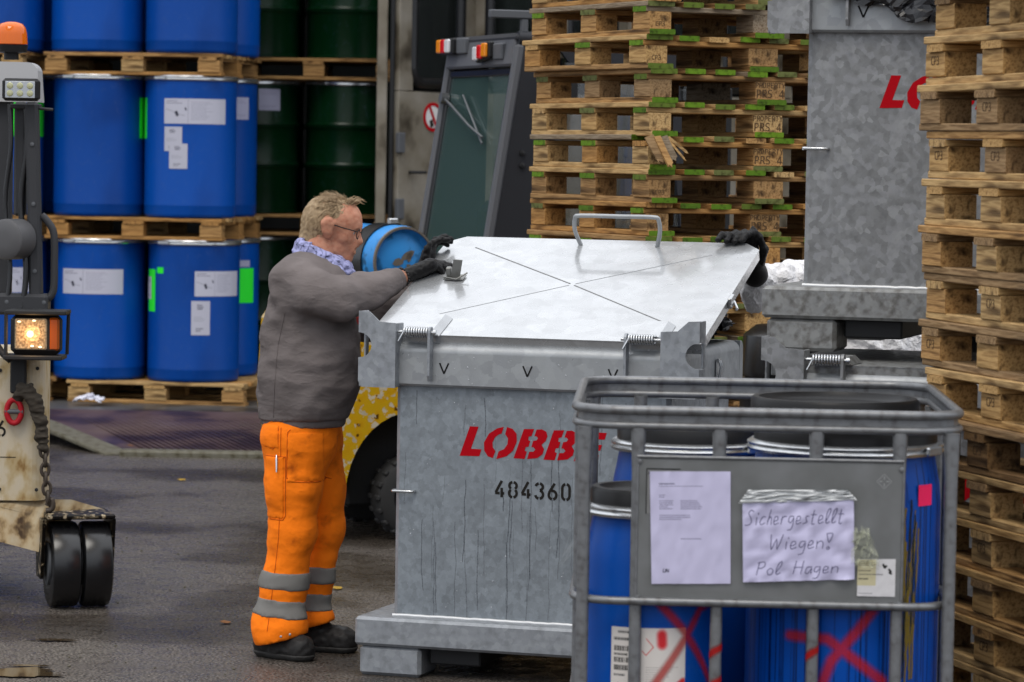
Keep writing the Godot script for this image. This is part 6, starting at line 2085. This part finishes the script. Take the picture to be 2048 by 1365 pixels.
	bone(Vector3(0.109, 0.004, 0.034), Vector3(0.109, 0.004, 0.038), 0.0155, 0.0155, 1)
	bone(Vector3(0.109, 0.004, -0.034), Vector3(0.109, 0.004, -0.038), 0.0155, 0.0155, 1)
	# ears
	for s in [1.0, -1.0]:
		chain([Vector3(0.004, -0.030, 0.088 * s), Vector3(-0.008, -0.008, 0.095 * s), Vector3(-0.018, 0.018, 0.103 * s), Vector3(-0.006, 0.032, 0.100 * s), Vector3(0.008, 0.022, 0.092 * s)], [0.010, 0.009, 0.0085, 0.0085, 0.007])
		bone(Vector3(0.0, -0.005, 0.086 * s), Vector3(0.0, 0.012, 0.088 * s), 0.014)
	bone(Vector3(-0.03, -0.05, 0), Vector3(-0.05, -0.115, 0), 0.068, 0.066)
	bone(Vector3(0.02, -0.08, 0), Vector3(-0.01, -0.13, 0), 0.045, 0.05)
	fwr = [[noise(93, 1.0, 2), 0.0016, Vector3(60, 60, 60)]]
	var head := nets(0.0042, HX)
	var st := SurfaceTool.new()
	st.begin(Mesh.PRIMITIVE_TRIANGLES)
	st.append_from(body, 0, Transform3D())
	st.append_from(head, 0, Transform3D())
	part("body", st.commit(), skin, o)
	var eyew := mat("eye_white", lin(0.6, 0.57, 0.54), 0.2)
	var iris := mat("eye_iris", lin(0.03, 0.035, 0.045), 0.15)
	for s in [1.0, -1.0]:
		var em := SphereMesh.new(); em.radius = 0.0125; em.height = 0.025; em.radial_segments = 16; em.rings = 8
		var e := part("eye", em, eyew, o, HX * Transform3D(Basis(), Vector3(0.0845, 0.004, 0.031 * s)))
		part("iris", lt([Vector2(0.0058, 0.0), Vector2(0.004, 0.0016), Vector2(0, 0.002)], 14, Transform3D(Basis(Vector3.BACK, -PI / 2), Vector3(0.0112, 0, 0))), iris, e)
		# lids and brows
		var lm := nst()
		tube(lm, [Vector3(0.090, 0.006, 0.017 * s), Vector3(0.0975, 0.0115, 0.027 * s), Vector3(0.096, 0.0115, 0.036 * s), Vector3(0.088, 0.005, 0.045 * s)], 0.0035, 6)
		part("eyelid", fin(lm), skin, o, HX)
		var br := nst()
		tube(br, [Vector3(0.104, 0.029, 0.012 * s), Vector3(0.104, 0.035, 0.025 * s), Vector3(0.094, 0.035, 0.040 * s), Vector3(0.083, 0.029, 0.048 * s)], [0.003, 0.0045, 0.004, 0.002], 6)
		part("eyebrow", fin(br), hairm, o, HX)
	# glasses
	var gs := nst()
	for s in [1.0, -1.0]:
		var lp := []
		for k in 18:
			var a := TAU * k / 18
			lp.append(Vector3(0.113 - 0.004 * absf(cos(a)), 0.002 + sin(a) * 0.019, (0.034 + cos(a) * 0.026) * s))
		tube(gs, lp, 0.0018, 6, true)
		tube(gs, [Vector3(0.107, 0.012, 0.060 * s), Vector3(0.09, 0.014, 0.074 * s), Vector3(0.05, 0.016, 0.080 * s), Vector3(0.0, 0.022, 0.083 * s), Vector3(-0.018, 0.012, 0.084 * s)], 0.0024, 6)
	tube(gs, [Vector3(0.113, 0.008, 0.010), Vector3(0.117, 0.011, 0), Vector3(0.113, 0.008, -0.010)], 0.002, 6)
	part("glasses", fin(gs), M.black_plastic, o, HX)
	# ---- hair: cap over the skull plus loose locks
	f_new(0.02)
	fzs = 0.87
	bone(Vector3(-0.03, 0.029, 0), Vector3(0.018, 0.035, 0), 0.0915, 0.0885)
	bone(Vector3(-0.045, -0.01, 0), Vector3(-0.055, -0.055, 0), 0.072, 0.062)
	fclip = [[Vector3(0.80, -0.60, 0).normalized(), -0.004], [Vector3(0.12, -1, 0).normalized(), 0.078]]
	fwr = [[noise(94, 1.0, 2), 0.006, Vector3(20, 40, 70)]]
	var cap := nets(0.005, HX)
	st = SurfaceTool.new()
	st.begin(Mesh.PRIMITIVE_TRIANGLES)
	st.append_from(cap, 0, Transform3D())
	part("hair", st.commit(), hairm, o)
	var locks := nst()
	var hr := RandomNumberGenerator.new(); hr.seed = 95
	for i in 1500:
		var th := hr.randf_range(-2.6, 2.6)      # round the head, 0 = front
		var ph := hr.randf_range(-0.55, 1.5)
		var d := Vector3(cos(ph) * cos(th), sin(ph), cos(ph) * sin(th) * 0.87)
		var p := Vector3(-0.008, 0.032, 0) + d * 0.0895
		if Vector3(0.80, -0.60, 0).normalized().dot(p) > -0.002 or p.y < -0.05:
			continue
		var back := Vector3(-0.5, -0.75, 0.0) if p.x < 0.02 else Vector3(hr.randf_range(-0.6, 0.9), hr.randf_range(0.1, 0.8), hr.randf_range(-0.6, 0.6))
		var tdir := (back - d * back.dot(d)).normalized()
		var l := hr.randf_range(0.03, 0.06)
		var e1 := p + tdir * l * 0.5 + d * hr.randf_range(0.002, 0.006)
		var e2 := p + tdir * l + d * hr.randf_range(-0.002, 0.008) + Vector3(hr.randf_range(-0.008, 0.008), hr.randf_range(-0.006, 0.008), hr.randf_range(-0.008, 0.008))
		tube(locks, [HX * (p - d * 0.003), HX * e1, HX * e2], [0.0017, 0.0013, 0.0003], 4)
	for i in 60:
		# wispy tuft that stands up at the front
		var p := Vector3(hr.randf_range(0.035, 0.070), 0.118 + hr.randf_range(-0.014, 0.0), hr.randf_range(-0.05, 0.05))
		var e := p + Vector3(hr.randf_range(0.01, 0.045), hr.randf_range(0.004, 0.026), hr.randf_range(-0.02, 0.02))
		var m2 := p.lerp(e, 0.55) + Vector3(0, 0.010, 0)
		tube(locks, [HX * p, HX * m2, HX * e], [0.0022, 0.0016, 0.0003], 4)
	part("hair_locks", fin(locks), hairm, o)
	# ---- scarf
	f_new(0.016)
	var ring := []
	for k in 17:
		var a := TAU * k / 16
		ring.append(Vector3(0.098 + cos(a) * 0.078, 1.448 - 0.034 * cos(a), sin(a) * 0.076))
	for k in 16:
		bone(ring[k], ring[k + 1], 0.026 + 0.012 * maxf(0.0, cos(TAU * k / 16)))
		bone(ring[k] + Vector3(-0.006, 0.032, 0), ring[k + 1] + Vector3(-0.006, 0.032, 0), 0.017)
	bone(Vector3(0.165, 1.415, 0.02), Vector3(0.19, 1.395, 0.0), 0.025, 0.02)
	fwr = [[noise(96, 1.0, 2), 0.010, Vector3(16, 40, 16)]]
	part("scarf", nets(0.006), scarf, o)
	# ---- sweatshirt
	var wr1 := noise(97, 1.0, 3)
	var wr2 := noise(98, 1.0, 2)
	wr2.fractal_type = FastNoiseLite.FRACTAL_RIDGED
	f_new(0.06)
	for s in [-1.0, 1.0]:
		chain([Vector3(0.078, 1.33, 0.058 * s), Vector3(0.062, 1.16, 0.062 * s), Vector3(0.056, 1.02, 0.06 * s), Vector3(0.038, 0.885, 0.055 * s)], [0.134, 0.156, 0.163, 0.158])
	for s in [-0.085, 0.085]:
		bone(Vector3(0.012, 1.365, s), Vector3(-0.002, 1.20, s * 0.8), 0.088, 0.095)
	bone(Vector3(0.015, 1.378, 0.13), Vector3(0.11, 1.36, -0.15), 0.070)
	bone(Vector3(0.055, 1.405, 0.04), Vector3(0.085, 1.395, -0.05), 0.068)
	chain([Vector3(0.004, 1.382, 0.155), Vector3(0.085, 1.345, 0.225), Vector3(0.178, 1.318, 0.25), Vector3(0.28, 1.350, 0.14), Vector3(0.352, 1.380, 0.062)], [0.070, 0.066, 0.056, 0.051, 0.045])
	chain([Vector3(0.115, 1.37, -0.16), Vector3(0.19, 1.28, -0.23), Vector3(0.25, 1.22, -0.26), Vector3(0.345, 1.30, -0.265), Vector3(0.445, 1.385, -0.252)], [0.082, 0.074, 0.066, 0.058, 0.044])
	for q in [[0.02, 1.27, 0.15, 1.16, 0.19], [-0.03, 1.24, 0.10, 1.07, 0.215], [-0.06, 1.16, 0.06, 0.98, 0.215], [0.19, 1.12, 0.09, 0.98, 0.20], [-0.08, 1.02, 0.07, 0.93, 0.21], [0.20, 0.99, 0.10, 0.91, 0.19], [-0.04, 1.32, 0.03, 1.26, 0.22]]:
		var ax0: float = q[4] - maxf(0.0, absf(q[0] - 0.06) - 0.06) * 0.9
		var ax1: float = q[4] - maxf(0.0, absf(q[2] - 0.06) - 0.06) * 0.9
		bone(Vector3(q[0], q[1], ax0), Vector3(q[2], q[3], ax1), 0.006, 0.010)
	for q in [[0.14, 1.36, 0.265, 0.20, 1.27, 0.285], [0.19, 1.38, 0.20, 0.245, 1.285, 0.21], [0.24, 1.395, 0.16, 0.29, 1.31, 0.17], [0.10, 1.40, 0.25, 0.13, 1.30, 0.28], [0.05, 1.42, 0.21, 0.05, 1.32, 0.27]]:
		bone(Vector3(q[0], q[1], q[2]), Vector3(q[3], q[4], q[5]), 0.006, 0.009)
	fwr = [[wr1, 0.009, Vector3(4.5, 3.0, 4.5)], [wr2, -0.007, Vector3(3.0, 6.5, 3.0)]]
	fclip = [[Vector3(0.02, -1, 0).normalized(), -0.872]]
	part("sweatshirt", nets(0.0085), sweat, o)
	fclip = []
	part("seam", thread([Vector2(-0.02, 1.27), Vector2(-0.045, 1.15), Vector2(-0.055, 1.0), Vector2(-0.06, 0.885)], 0.0014), sweat, o)
	# hem and cuffs as ribbed bands
	f_new(0.06)
	for s in [-1.0, 1.0]:
		chain([Vector3(0.045, 0.98, 0.058 * s), Vector3(0.038, 0.86, 0.055 * s)], [0.157, 0.150])
	finfl = 0.002
	fwr = [[wr1, 0.010, Vector3(4.5, 3.0, 4.5)]]
	fclip = [[Vector3(0, -1, 0), -0.848], [Vector3(0, 1, 0), 0.905]]
	part("hem_band", nets(0.0085), sweat, o)
	var cu := nst()
	tube(cu, [Vector3(0.352, 1.379, 0.06), Vector3(0.366, 1.385, 0.043), Vector3(0.380, 1.391, 0.028)], [0.043, 0.046, 0.042], 20)
	part("cuff", fin(cu), sweat, o)
	cu = nst()
	tube(cu, [Vector3(0.425, 1.368, -0.254), Vector3(0.452, 1.391, -0.251)], [0.041, 0.042], 18)
	part("cuff", fin(cu), sweat, o)
	var lg := nst()
	box(lg, Vector3(0.228, 1.235, 0.055), Vector3(0.006, 0.03, 0.05), 0.002, Basis(Vector3.UP, -0.35))
	part("chest_mark", fin(lg), mat("mark_red", lin(0.5, 0.03, 0.03), 0.7), o)
	# sleeve and side seams
	# ---- trousers
	trousers_bones()
	fclip = [[Vector3(0, 1, 0), 0.885], [Vector3(0.26, -1, 0).normalized(), -0.075]]
	part("trousers", nets(0.0085), orange, o)
	fclip = []
	part("seam", thread([Vector2(0.005, 0.845), Vector2(-0.005, 0.835), Vector2(-0.008, 0.67), Vector2(0.012, 0.655), Vector2(0.125, 0.652)], 0.0019), seam, o)
	part("seam", thread([Vector2(-0.03, 0.85), Vector2(-0.030, 0.62), Vector2(-0.035, 0.45), Vector2(-0.055, 0.25), Vector2(-0.07, 0.11)], 0.0016), seam, o)
	part("seam", thread([Vector2(-0.088, 0.745), Vector2(-0.012, 0.745), Vector2(-0.010, 0.53), Vector2(-0.02, 0.513), Vector2(-0.084, 0.513)], 0.0019), seam, o)
	part("seam", thread([Vector2(-0.10, 0.785), Vector2(-0.06, 0.772), Vector2(-0.04, 0.79), Vector2(-0.04, 0.855)], 0.0016), seam, o)
	part("seam", thread([Vector2(0.120, 0.72), Vector2(0.125, 0.655), Vector2(0.145, 0.65)], 0.0016), seam, o)
	# reflective bands
	for q in [[0.253, 0.318, 0.10, 1.0, 0.05], [0.150, 0.215, 0.10, 1.0, 0.10], [0.258, 0.322, -0.085, -1.0, 0.04], [0.158, 0.222, -0.085, -1.0, 0.04]]:
		trousers_bones(int(q[3]))
		finfl = 0.004
		# a slightly tilted slab round one leg
		fclip = [[Vector3(q[4], 1, 0).normalized(), q[1]], [Vector3(-q[4], -1, 0).normalized(), -q[0]]]
		part("reflective_band", nets(0.0085), reflect, o)
	# pocket panels standing proud of the cloth on the near side
	for q in [[-0.005, 0.125, 0.655, 0.835, 0.0035], [-0.088, -0.014, 0.515, 0.745, 0.004], [-0.1, -0.035, 0.775, 0.86, 0.003]]:
		trousers_bones()
		finfl = q[4]
		fclip = [[Vector3(1, 0, 0), q[1]], [Vector3(-1, 0, 0), -q[0]], [Vector3(0, 1, 0), q[3]], [Vector3(0, -1, 0), -q[2]], [Vector3(0, 0, -1), -0.07]]
		part("pocket", nets(0.0085), orange, o)
	# ankle tab with studs
	var stud := nst()
	for q in [[-0.055, 0.088, 0.195], [-0.02, 0.093, 0.208], [0.012, 0.1, 0.203]]:
		lathe(stud, [Vector2(0.006, 0), Vector2(0.005, 0.004), Vector2(0, 0.005)], 8, Transform3D(Basis(Vector3.RIGHT, PI / 2), Vector3(q[0], q[1], q[2])))
	part("stud", fin(stud), M.zinc, o)
	part("pen", tb([Vector3(-0.045, 0.75, 0.193), Vector3(-0.044, 0.735, 0.206), Vector3(-0.043, 0.69, 0.212)], [0.003, 0.0045, 0.0035], 7), M.zinc, o)
	# ---- shoes
	for q in [[Vector3(-0.085, 0, 0.07), Vector3(0.050, 0, 0.165)], [Vector3(0.045, 0, -0.10), Vector3(0.195, 0, -0.055)]]:
		var he: Vector3 = q[0]
		var to: Vector3 = q[1]
		var up := Vector3.UP
		f_new(0.03)
		bone(he + up * 0.035, he.lerp(to, 0.5) + up * 0.032, 0.040, 0.043)
		bone(he.lerp(to, 0.5) + up * 0.035, to + up * 0.036, 0.046, 0.044)
		bone(he + up * 0.06, he.lerp(to, 0.12) + up * 0.12, 0.042, 0.05)
		bone(he.lerp(to, 0.25) + up * 0.09, he.lerp(to, 0.7) + up * 0.055, 0.042, 0.040)
		bone(to + up * 0.042, to + up * 0.045, 0.047)
		fclip = [[Vector3.DOWN, -0.004]]
		fwr = [[noise(99, 1.0, 2), 0.005, Vector3(30, 40, 30)]]
		part("shoe", nets(0.006), shoe, o)
		finfl = 0.0055
		fwr = []
		fclip = [[Vector3.DOWN, -0.001], [Vector3.UP, 0.024]]
		part("sole", nets(0.006), sole, o)
	# ---- gloves
	f_new(0.010)
	var w := Vector3(0.412, 1.402, -0.005)
	hand_bones(w, [Vector3(0.496, 1.440, -0.040), Vector3(0.500, 1.445, -0.062), Vector3(0.504, 1.446, -0.084), Vector3(0.506, 1.444, -0.106)],
		[[Vector3(0.496, 1.440, -0.040), Vector3(0.523, 1.434, -0.052), Vector3(0.538, 1.415, -0.062), Vector3(0.536, 1.397, -0.068)],
		[Vector3(0.500, 1.445, -0.062), Vector3(0.534, 1.440, -0.078), Vector3(0.558, 1.428, -0.092), Vector3(0.566, 1.412, -0.1)],
		[Vector3(0.504, 1.446, -0.084), Vector3(0.540, 1.444, -0.102), Vector3(0.566, 1.436, -0.118), Vector3(0.580, 1.423, -0.126)],
		[Vector3(0.506, 1.444, -0.106), Vector3(0.540, 1.443, -0.126), Vector3(0.564, 1.436, -0.142), Vector3(0.576, 1.426, -0.150)]],
		[Vector3(0.458, 1.41, -0.03), Vector3(0.486, 1.400, -0.075), Vector3(0.510, 1.396, -0.108), Vector3(0.524, 1.398, -0.13)])
	fwr = [[noise(100, 1.0, 2), 0.003, Vector3(60, 60, 60)]]
	part("glove", nets(0.0035), glove, o)
	f_new(0.010)
	w = Vector3(0.462, 1.400, -0.250)
	hand_bones(w, [Vector3(0.485, 1.478, -0.222), Vector3(0.490, 1.486, -0.244), Vector3(0.492, 1.488, -0.266), Vector3(0.492, 1.482, -0.288)],
		[[Vector3(0.485, 1.478, -0.222), Vector3(0.500, 1.518, -0.218), Vector3(0.530, 1.531, -0.220), Vector3(0.556, 1.528, -0.224)],
		[Vector3(0.490, 1.486, -0.244), Vector3(0.508, 1.528, -0.244), Vector3(0.542, 1.540, -0.246), Vector3(0.568, 1.531, -0.25)],
		[Vector3(0.492, 1.488, -0.266), Vector3(0.510, 1.526, -0.268), Vector3(0.542, 1.535, -0.272), Vector3(0.566, 1.522, -0.276)],
		[Vector3(0.492, 1.482, -0.288), Vector3(0.508, 1.514, -0.292), Vector3(0.534, 1.520, -0.296), Vector3(0.552, 1.508, -0.3)]],
		[Vector3(0.468, 1.425, -0.225), Vector3(0.474, 1.462, -0.200), Vector3(0.480, 1.496, -0.192), Vector3(0.488, 1.515, -0.192)])
	fwr = [[noise(101, 1.0, 2), 0.003, Vector3(60, 60, 60)]]
	part("glove", nets(0.0035), glove, o)
	# bracelet of dark beads and a light band
	var bl := nst()
	var c := Vector3(0.396, 1.396, 0.012)
	var ax := Vector3(0.60, 0.22, -0.62).normalized()
	var u := ax.cross(Vector3.UP).normalized()
	var v := u.cross(ax).normalized()
	for k in 18:
		var a := TAU * k / 18
		var p := c + (u * cos(a) + v * sin(a)) * 0.032
		lathe(bl, [Vector2(0, -0.005), Vector2(0.0035, -0.0035), Vector2(0.005, 0), Vector2(0.0035, 0.0035), Vector2(0, 0.005)], 7, Transform3D(Basis(), p))
	part("bracelet", fin(bl), M.black_plastic, o)

	# ---- second person, mostly hidden behind the stacked containers
	var white := mat("white_coverall", lin(0.72, 0.71, 0.72), 0.62)
	white.backlight_enabled = true
	white.backlight = Color(0.2, 0.2, 0.2)
	white.heightmap_enabled = true; white.heightmap_texture = wrinkle; white.heightmap_scale = 2.0
	tri_on(white, Vector3.ONE * 2.0)
	var p2 := thing("person", "worker in white coverall half hidden behind stacked containers gripping the lid corner", "person", Vector3(1.42, 0, -13.05))
	f_new(0.05)
	bone(Vector3(0, 1.32, 0.0), Vector3(0, 0.95, 0), 0.13); bone(Vector3(-0.08, 0.9, 0), Vector3(-0.09, 0.1, 0), 0.08, 0.05); bone(Vector3(0.08, 0.9, 0), Vector3(0.09, 0.1, 0), 0.08, 0.05)
	bone(Vector3(-0.16, 1.41, -0.08), Vector3(-0.02, 1.42, 0), 0.06); bone(Vector3(0.17, 1.4, 0), Vector3(0.02, 1.42, 0), 0.06)
	chain([Vector3(-0.16, 1.41, -0.08), Vector3(-0.30, 1.395, 0.14), Vector3(-0.51, 1.41, 0.32)], [0.045, 0.036, 0.028])
	chain([Vector3(0.17, 1.4, 0.0), Vector3(0.25, 1.15, 0.1), Vector3(0.2, 1.0, 0.3)], [0.045, 0.036, 0.028])
	chain([Vector3(0, 1.42, 0), Vector3(0, 1.53, 0.01)], [0.06, 0.055])
	bone(Vector3(0, 1.62, 0.0), Vector3(0, 1.65, 0.0), 0.09); bone(Vector3(0, 1.56, 0.05), Vector3(0, 1.55, 0.06), 0.04); bone(Vector3(0, 1.60, 0.09), Vector3(0, 1.59, 0.105), 0.014)
	part("body", nets(0.012), skin, p2)
	f_new(0.05)
	chain([Vector3(0, 1.36, 0), Vector3(0, 1.12, 0.01), Vector3(0.0, 0.9, 0.0)], [0.19, 0.20, 0.19])
	bone(Vector3(0.10, 1.14, 0.06), Vector3(0.16, 1.0, 0.05), 0.14)
	chain([Vector3(-0.16, 1.41, -0.08), Vector3(-0.30, 1.39, 0.14), Vector3(-0.40, 1.385, 0.21), Vector3(-0.515, 1.39, 0.285)], [0.10, 0.088, 0.082, 0.078])
	chain([Vector3(-0.47, 1.37, 0.255), Vector3(-0.51, 1.318, 0.27)], [0.065, 0.044])
	chain([Vector3(0.17, 1.4, 0.0), Vector3(0.25, 1.15, 0.1), Vector3(0.2, 1.0, 0.3)], [0.09, 0.075, 0.06])
	chain([Vector3(-0.09, 0.88, 0), Vector3(-0.1, 0.5, 0.02), Vector3(-0.1, 0.08, 0)], [0.14, 0.11, 0.09])
	chain([Vector3(0.09, 0.88, 0), Vector3(0.1, 0.5, 0.02), Vector3(0.1, 0.08, 0)], [0.14, 0.11, 0.09])
	var rdg := noise(102, 1.0, 3)
	rdg.fractal_type = FastNoiseLite.FRACTAL_RIDGED
	fwr = [[rdg, 0.030, Vector3(7, 5, 7)]]
	part("coverall", nets(0.010), white, p2)
	f_new(0.04)
	bone(Vector3(0, 1.64, -0.01), Vector3(0, 1.60, -0.02), 0.115, 0.11); bone(Vector3(0, 1.5, -0.03), Vector3(0, 1.45, -0.02), 0.09)
	fclip = [[Vector3(0, 0, 1), 0.055]]
	part("hood", nets(0.01), white, p2)
	for s in [-1.0, 1.0]:
		f_new(0.03)
		bone(Vector3(0.1 * s, 0.04, 0.0), Vector3(0.11 * s, 0.04, 0.15), 0.05)
		fclip = [[Vector3.DOWN, -0.004]]
		part("boot", nets(0.01), M.black_rubber, p2)
	# the hand: fingers over the lid edge, thumb up beside them; measured in the scene
	f_new(0.010)
	var hp := Vector3(0.905, 1.50, -12.63) - p2.position
	hand_bones(Vector3(-0.515, 1.42, 0.35), [Vector3(-0.599, 1.518, 0.435), Vector3(-0.574, 1.518, 0.435), Vector3(-0.550, 1.518, 0.435), Vector3(-0.528, 1.518, 0.435)],
		[[Vector3(-0.599, 1.518, 0.435), Vector3(-0.632, 1.566, 0.490), Vector3(-0.652, 1.567, 0.511), Vector3(-0.667, 1.551, 0.532)],
		[Vector3(-0.574, 1.518, 0.435), Vector3(-0.598, 1.573, 0.490), Vector3(-0.620, 1.567, 0.514), Vector3(-0.636, 1.546, 0.537)],
		[Vector3(-0.550, 1.518, 0.435), Vector3(-0.567, 1.576, 0.490), Vector3(-0.590, 1.569, 0.514), Vector3(-0.606, 1.546, 0.539)],
		[Vector3(-0.528, 1.518, 0.435), Vector3(-0.538, 1.574, 0.488), Vector3(-0.561, 1.571, 0.511), Vector3(-0.578, 1.551, 0.534)]],
		[Vector3(-0.50, 1.46, 0.40), Vector3(-0.490, 1.515, 0.455), Vector3(-0.512, 1.562, 0.478), Vector3(-0.536, 1.592, 0.482)], 0.0128)
	fwr = [[noise(103, 1.0, 2), 0.003, Vector3(60, 60, 60)]]
	part("glove", nets(0.004), glove, p2)
	f_new(0.02)
	chain([Vector3(-0.525, 1.46, 0.39), Vector3(-0.515, 1.42, 0.35), Vector3(-0.505, 1.40, 0.30)], [0.040, 0.043, 0.046])
	part("glove_cuff", nets(0.006), glove, p2)

# ---------------------------------------------------------------- small things
func build_small() -> void:
	var rag := mat("white_paper_rag", lin(0.66, 0.66, 0.74), 0.7)
	var f := func(u, v): return Vector3((u - 0.5) * 0.18, 0.03 + 0.03 * sin(u * 3.1) * sin(v * 3.1), (v - 0.5) * 0.12)
	solo("crumpled_paper", crumple(2, 2, 14, 12, 0.03, 111, f, 1.0), rag, "crumpled white paper lying on the hall floor by the drum pallet", "paper", Vector3(-2.76, FLOOR, -22.15))
	var lf := [mat("leaf_yellow", lin(0.35, 0.22, 0.03), 0.7), mat("leaf_brown", lin(0.16, 0.07, 0.025), 0.7)]
	var spots := [[-2.52, FLOOR + 0.004, -22.2, 0, "yellow scrap on the hall floor between the drum pallet blocks"], [-2.30, 0.05, -20.5, 1, "rust brown leaf lying on the pale ramp edge"], [-1.83, 0.004, -18.9, 0, "small yellow leaf on the asphalt left of the orange trousers"], [-2.62, 0.004, -19.1, 1, "brown leaf on the asphalt right of the chain"], [-1.1, 0.004, -13.2, 1, "dark leaf on the asphalt between rollers and shoes"], [-0.72, 0.004, -14.3, 0, "pale leaf on asphalt behind the orange trousers"]]
	for q in spots:
		var st := nst()
		var pts := PackedVector2Array()
		for i in 10:
			var a := TAU * i / 10
			pts.append(Vector2(cos(a) * 0.035 * rng.randf_range(0.6, 1.1), sin(a) * 0.022 * rng.randf_range(0.6, 1.1)))
		extrude(st, pts, 0.002, Transform3D(Basis(Vector3.RIGHT, -PI / 2 + 0.15), Vector3(0, 0.006, 0)))
		solo("fallen_leaf", fin(st), lf[q[3]], q[4], "leaf", Vector3(q[0], q[1], q[2]), rng.randf_range(0, 180))
	# grit on the asphalt
	var gm := MultiMesh.new()
	gm.transform_format = MultiMesh.TRANSFORM_3D
	gm.mesh = bx(Vector3(0.012, 0.006, 0.009), 0.002)
	gm.instance_count = 260
	for i in 260:
		var z := -rng.randf_range(11.8, 20.0)
		var x := rng.randf_range(-0.16, 0.02) * -z
		gm.set_instance_transform(i, Transform3D(Basis(Vector3.UP, rng.randf() * TAU).scaled(Vector3.ONE * rng.randf_range(0.3, 1.0)), Vector3(x, 0.003, z)))
	var g := MultiMeshInstance3D.new()
	g.name = "grit"
	g.multimesh = gm
	g.material_override = M.concrete_edge
	g.set_meta("kind", "stuff")
	g.set_meta("label", "fine pale grit scattered over the wet asphalt")
	g.set_meta("category", "grit")
	add_child(g)
	# black plastic drum behind the containers
	var o := thing("black_drum", "black ribbed plastic drum standing behind the stacked containers", "drum", Vector3(1.12, 0, -13.35))
	part("body", lt([Vector2(0, 0), Vector2(0.20, 0), Vector2(0.22, 0.03), Vector2(0.22, 0.4), Vector2(0.228, 0.42), Vector2(0.22, 0.44), Vector2(0.22, 0.9), Vector2(0.23, 0.92), Vector2(0.22, 0.95), Vector2(0.20, 1.0)], 36), M.black_plastic, o)
	part("lid", lt([Vector2(0.215, 1.0), Vector2(0.222, 1.02), Vector2(0.21, 1.16), Vector2(0.16, 1.2), Vector2(0, 1.21)], 36), M.black_rubber, o)
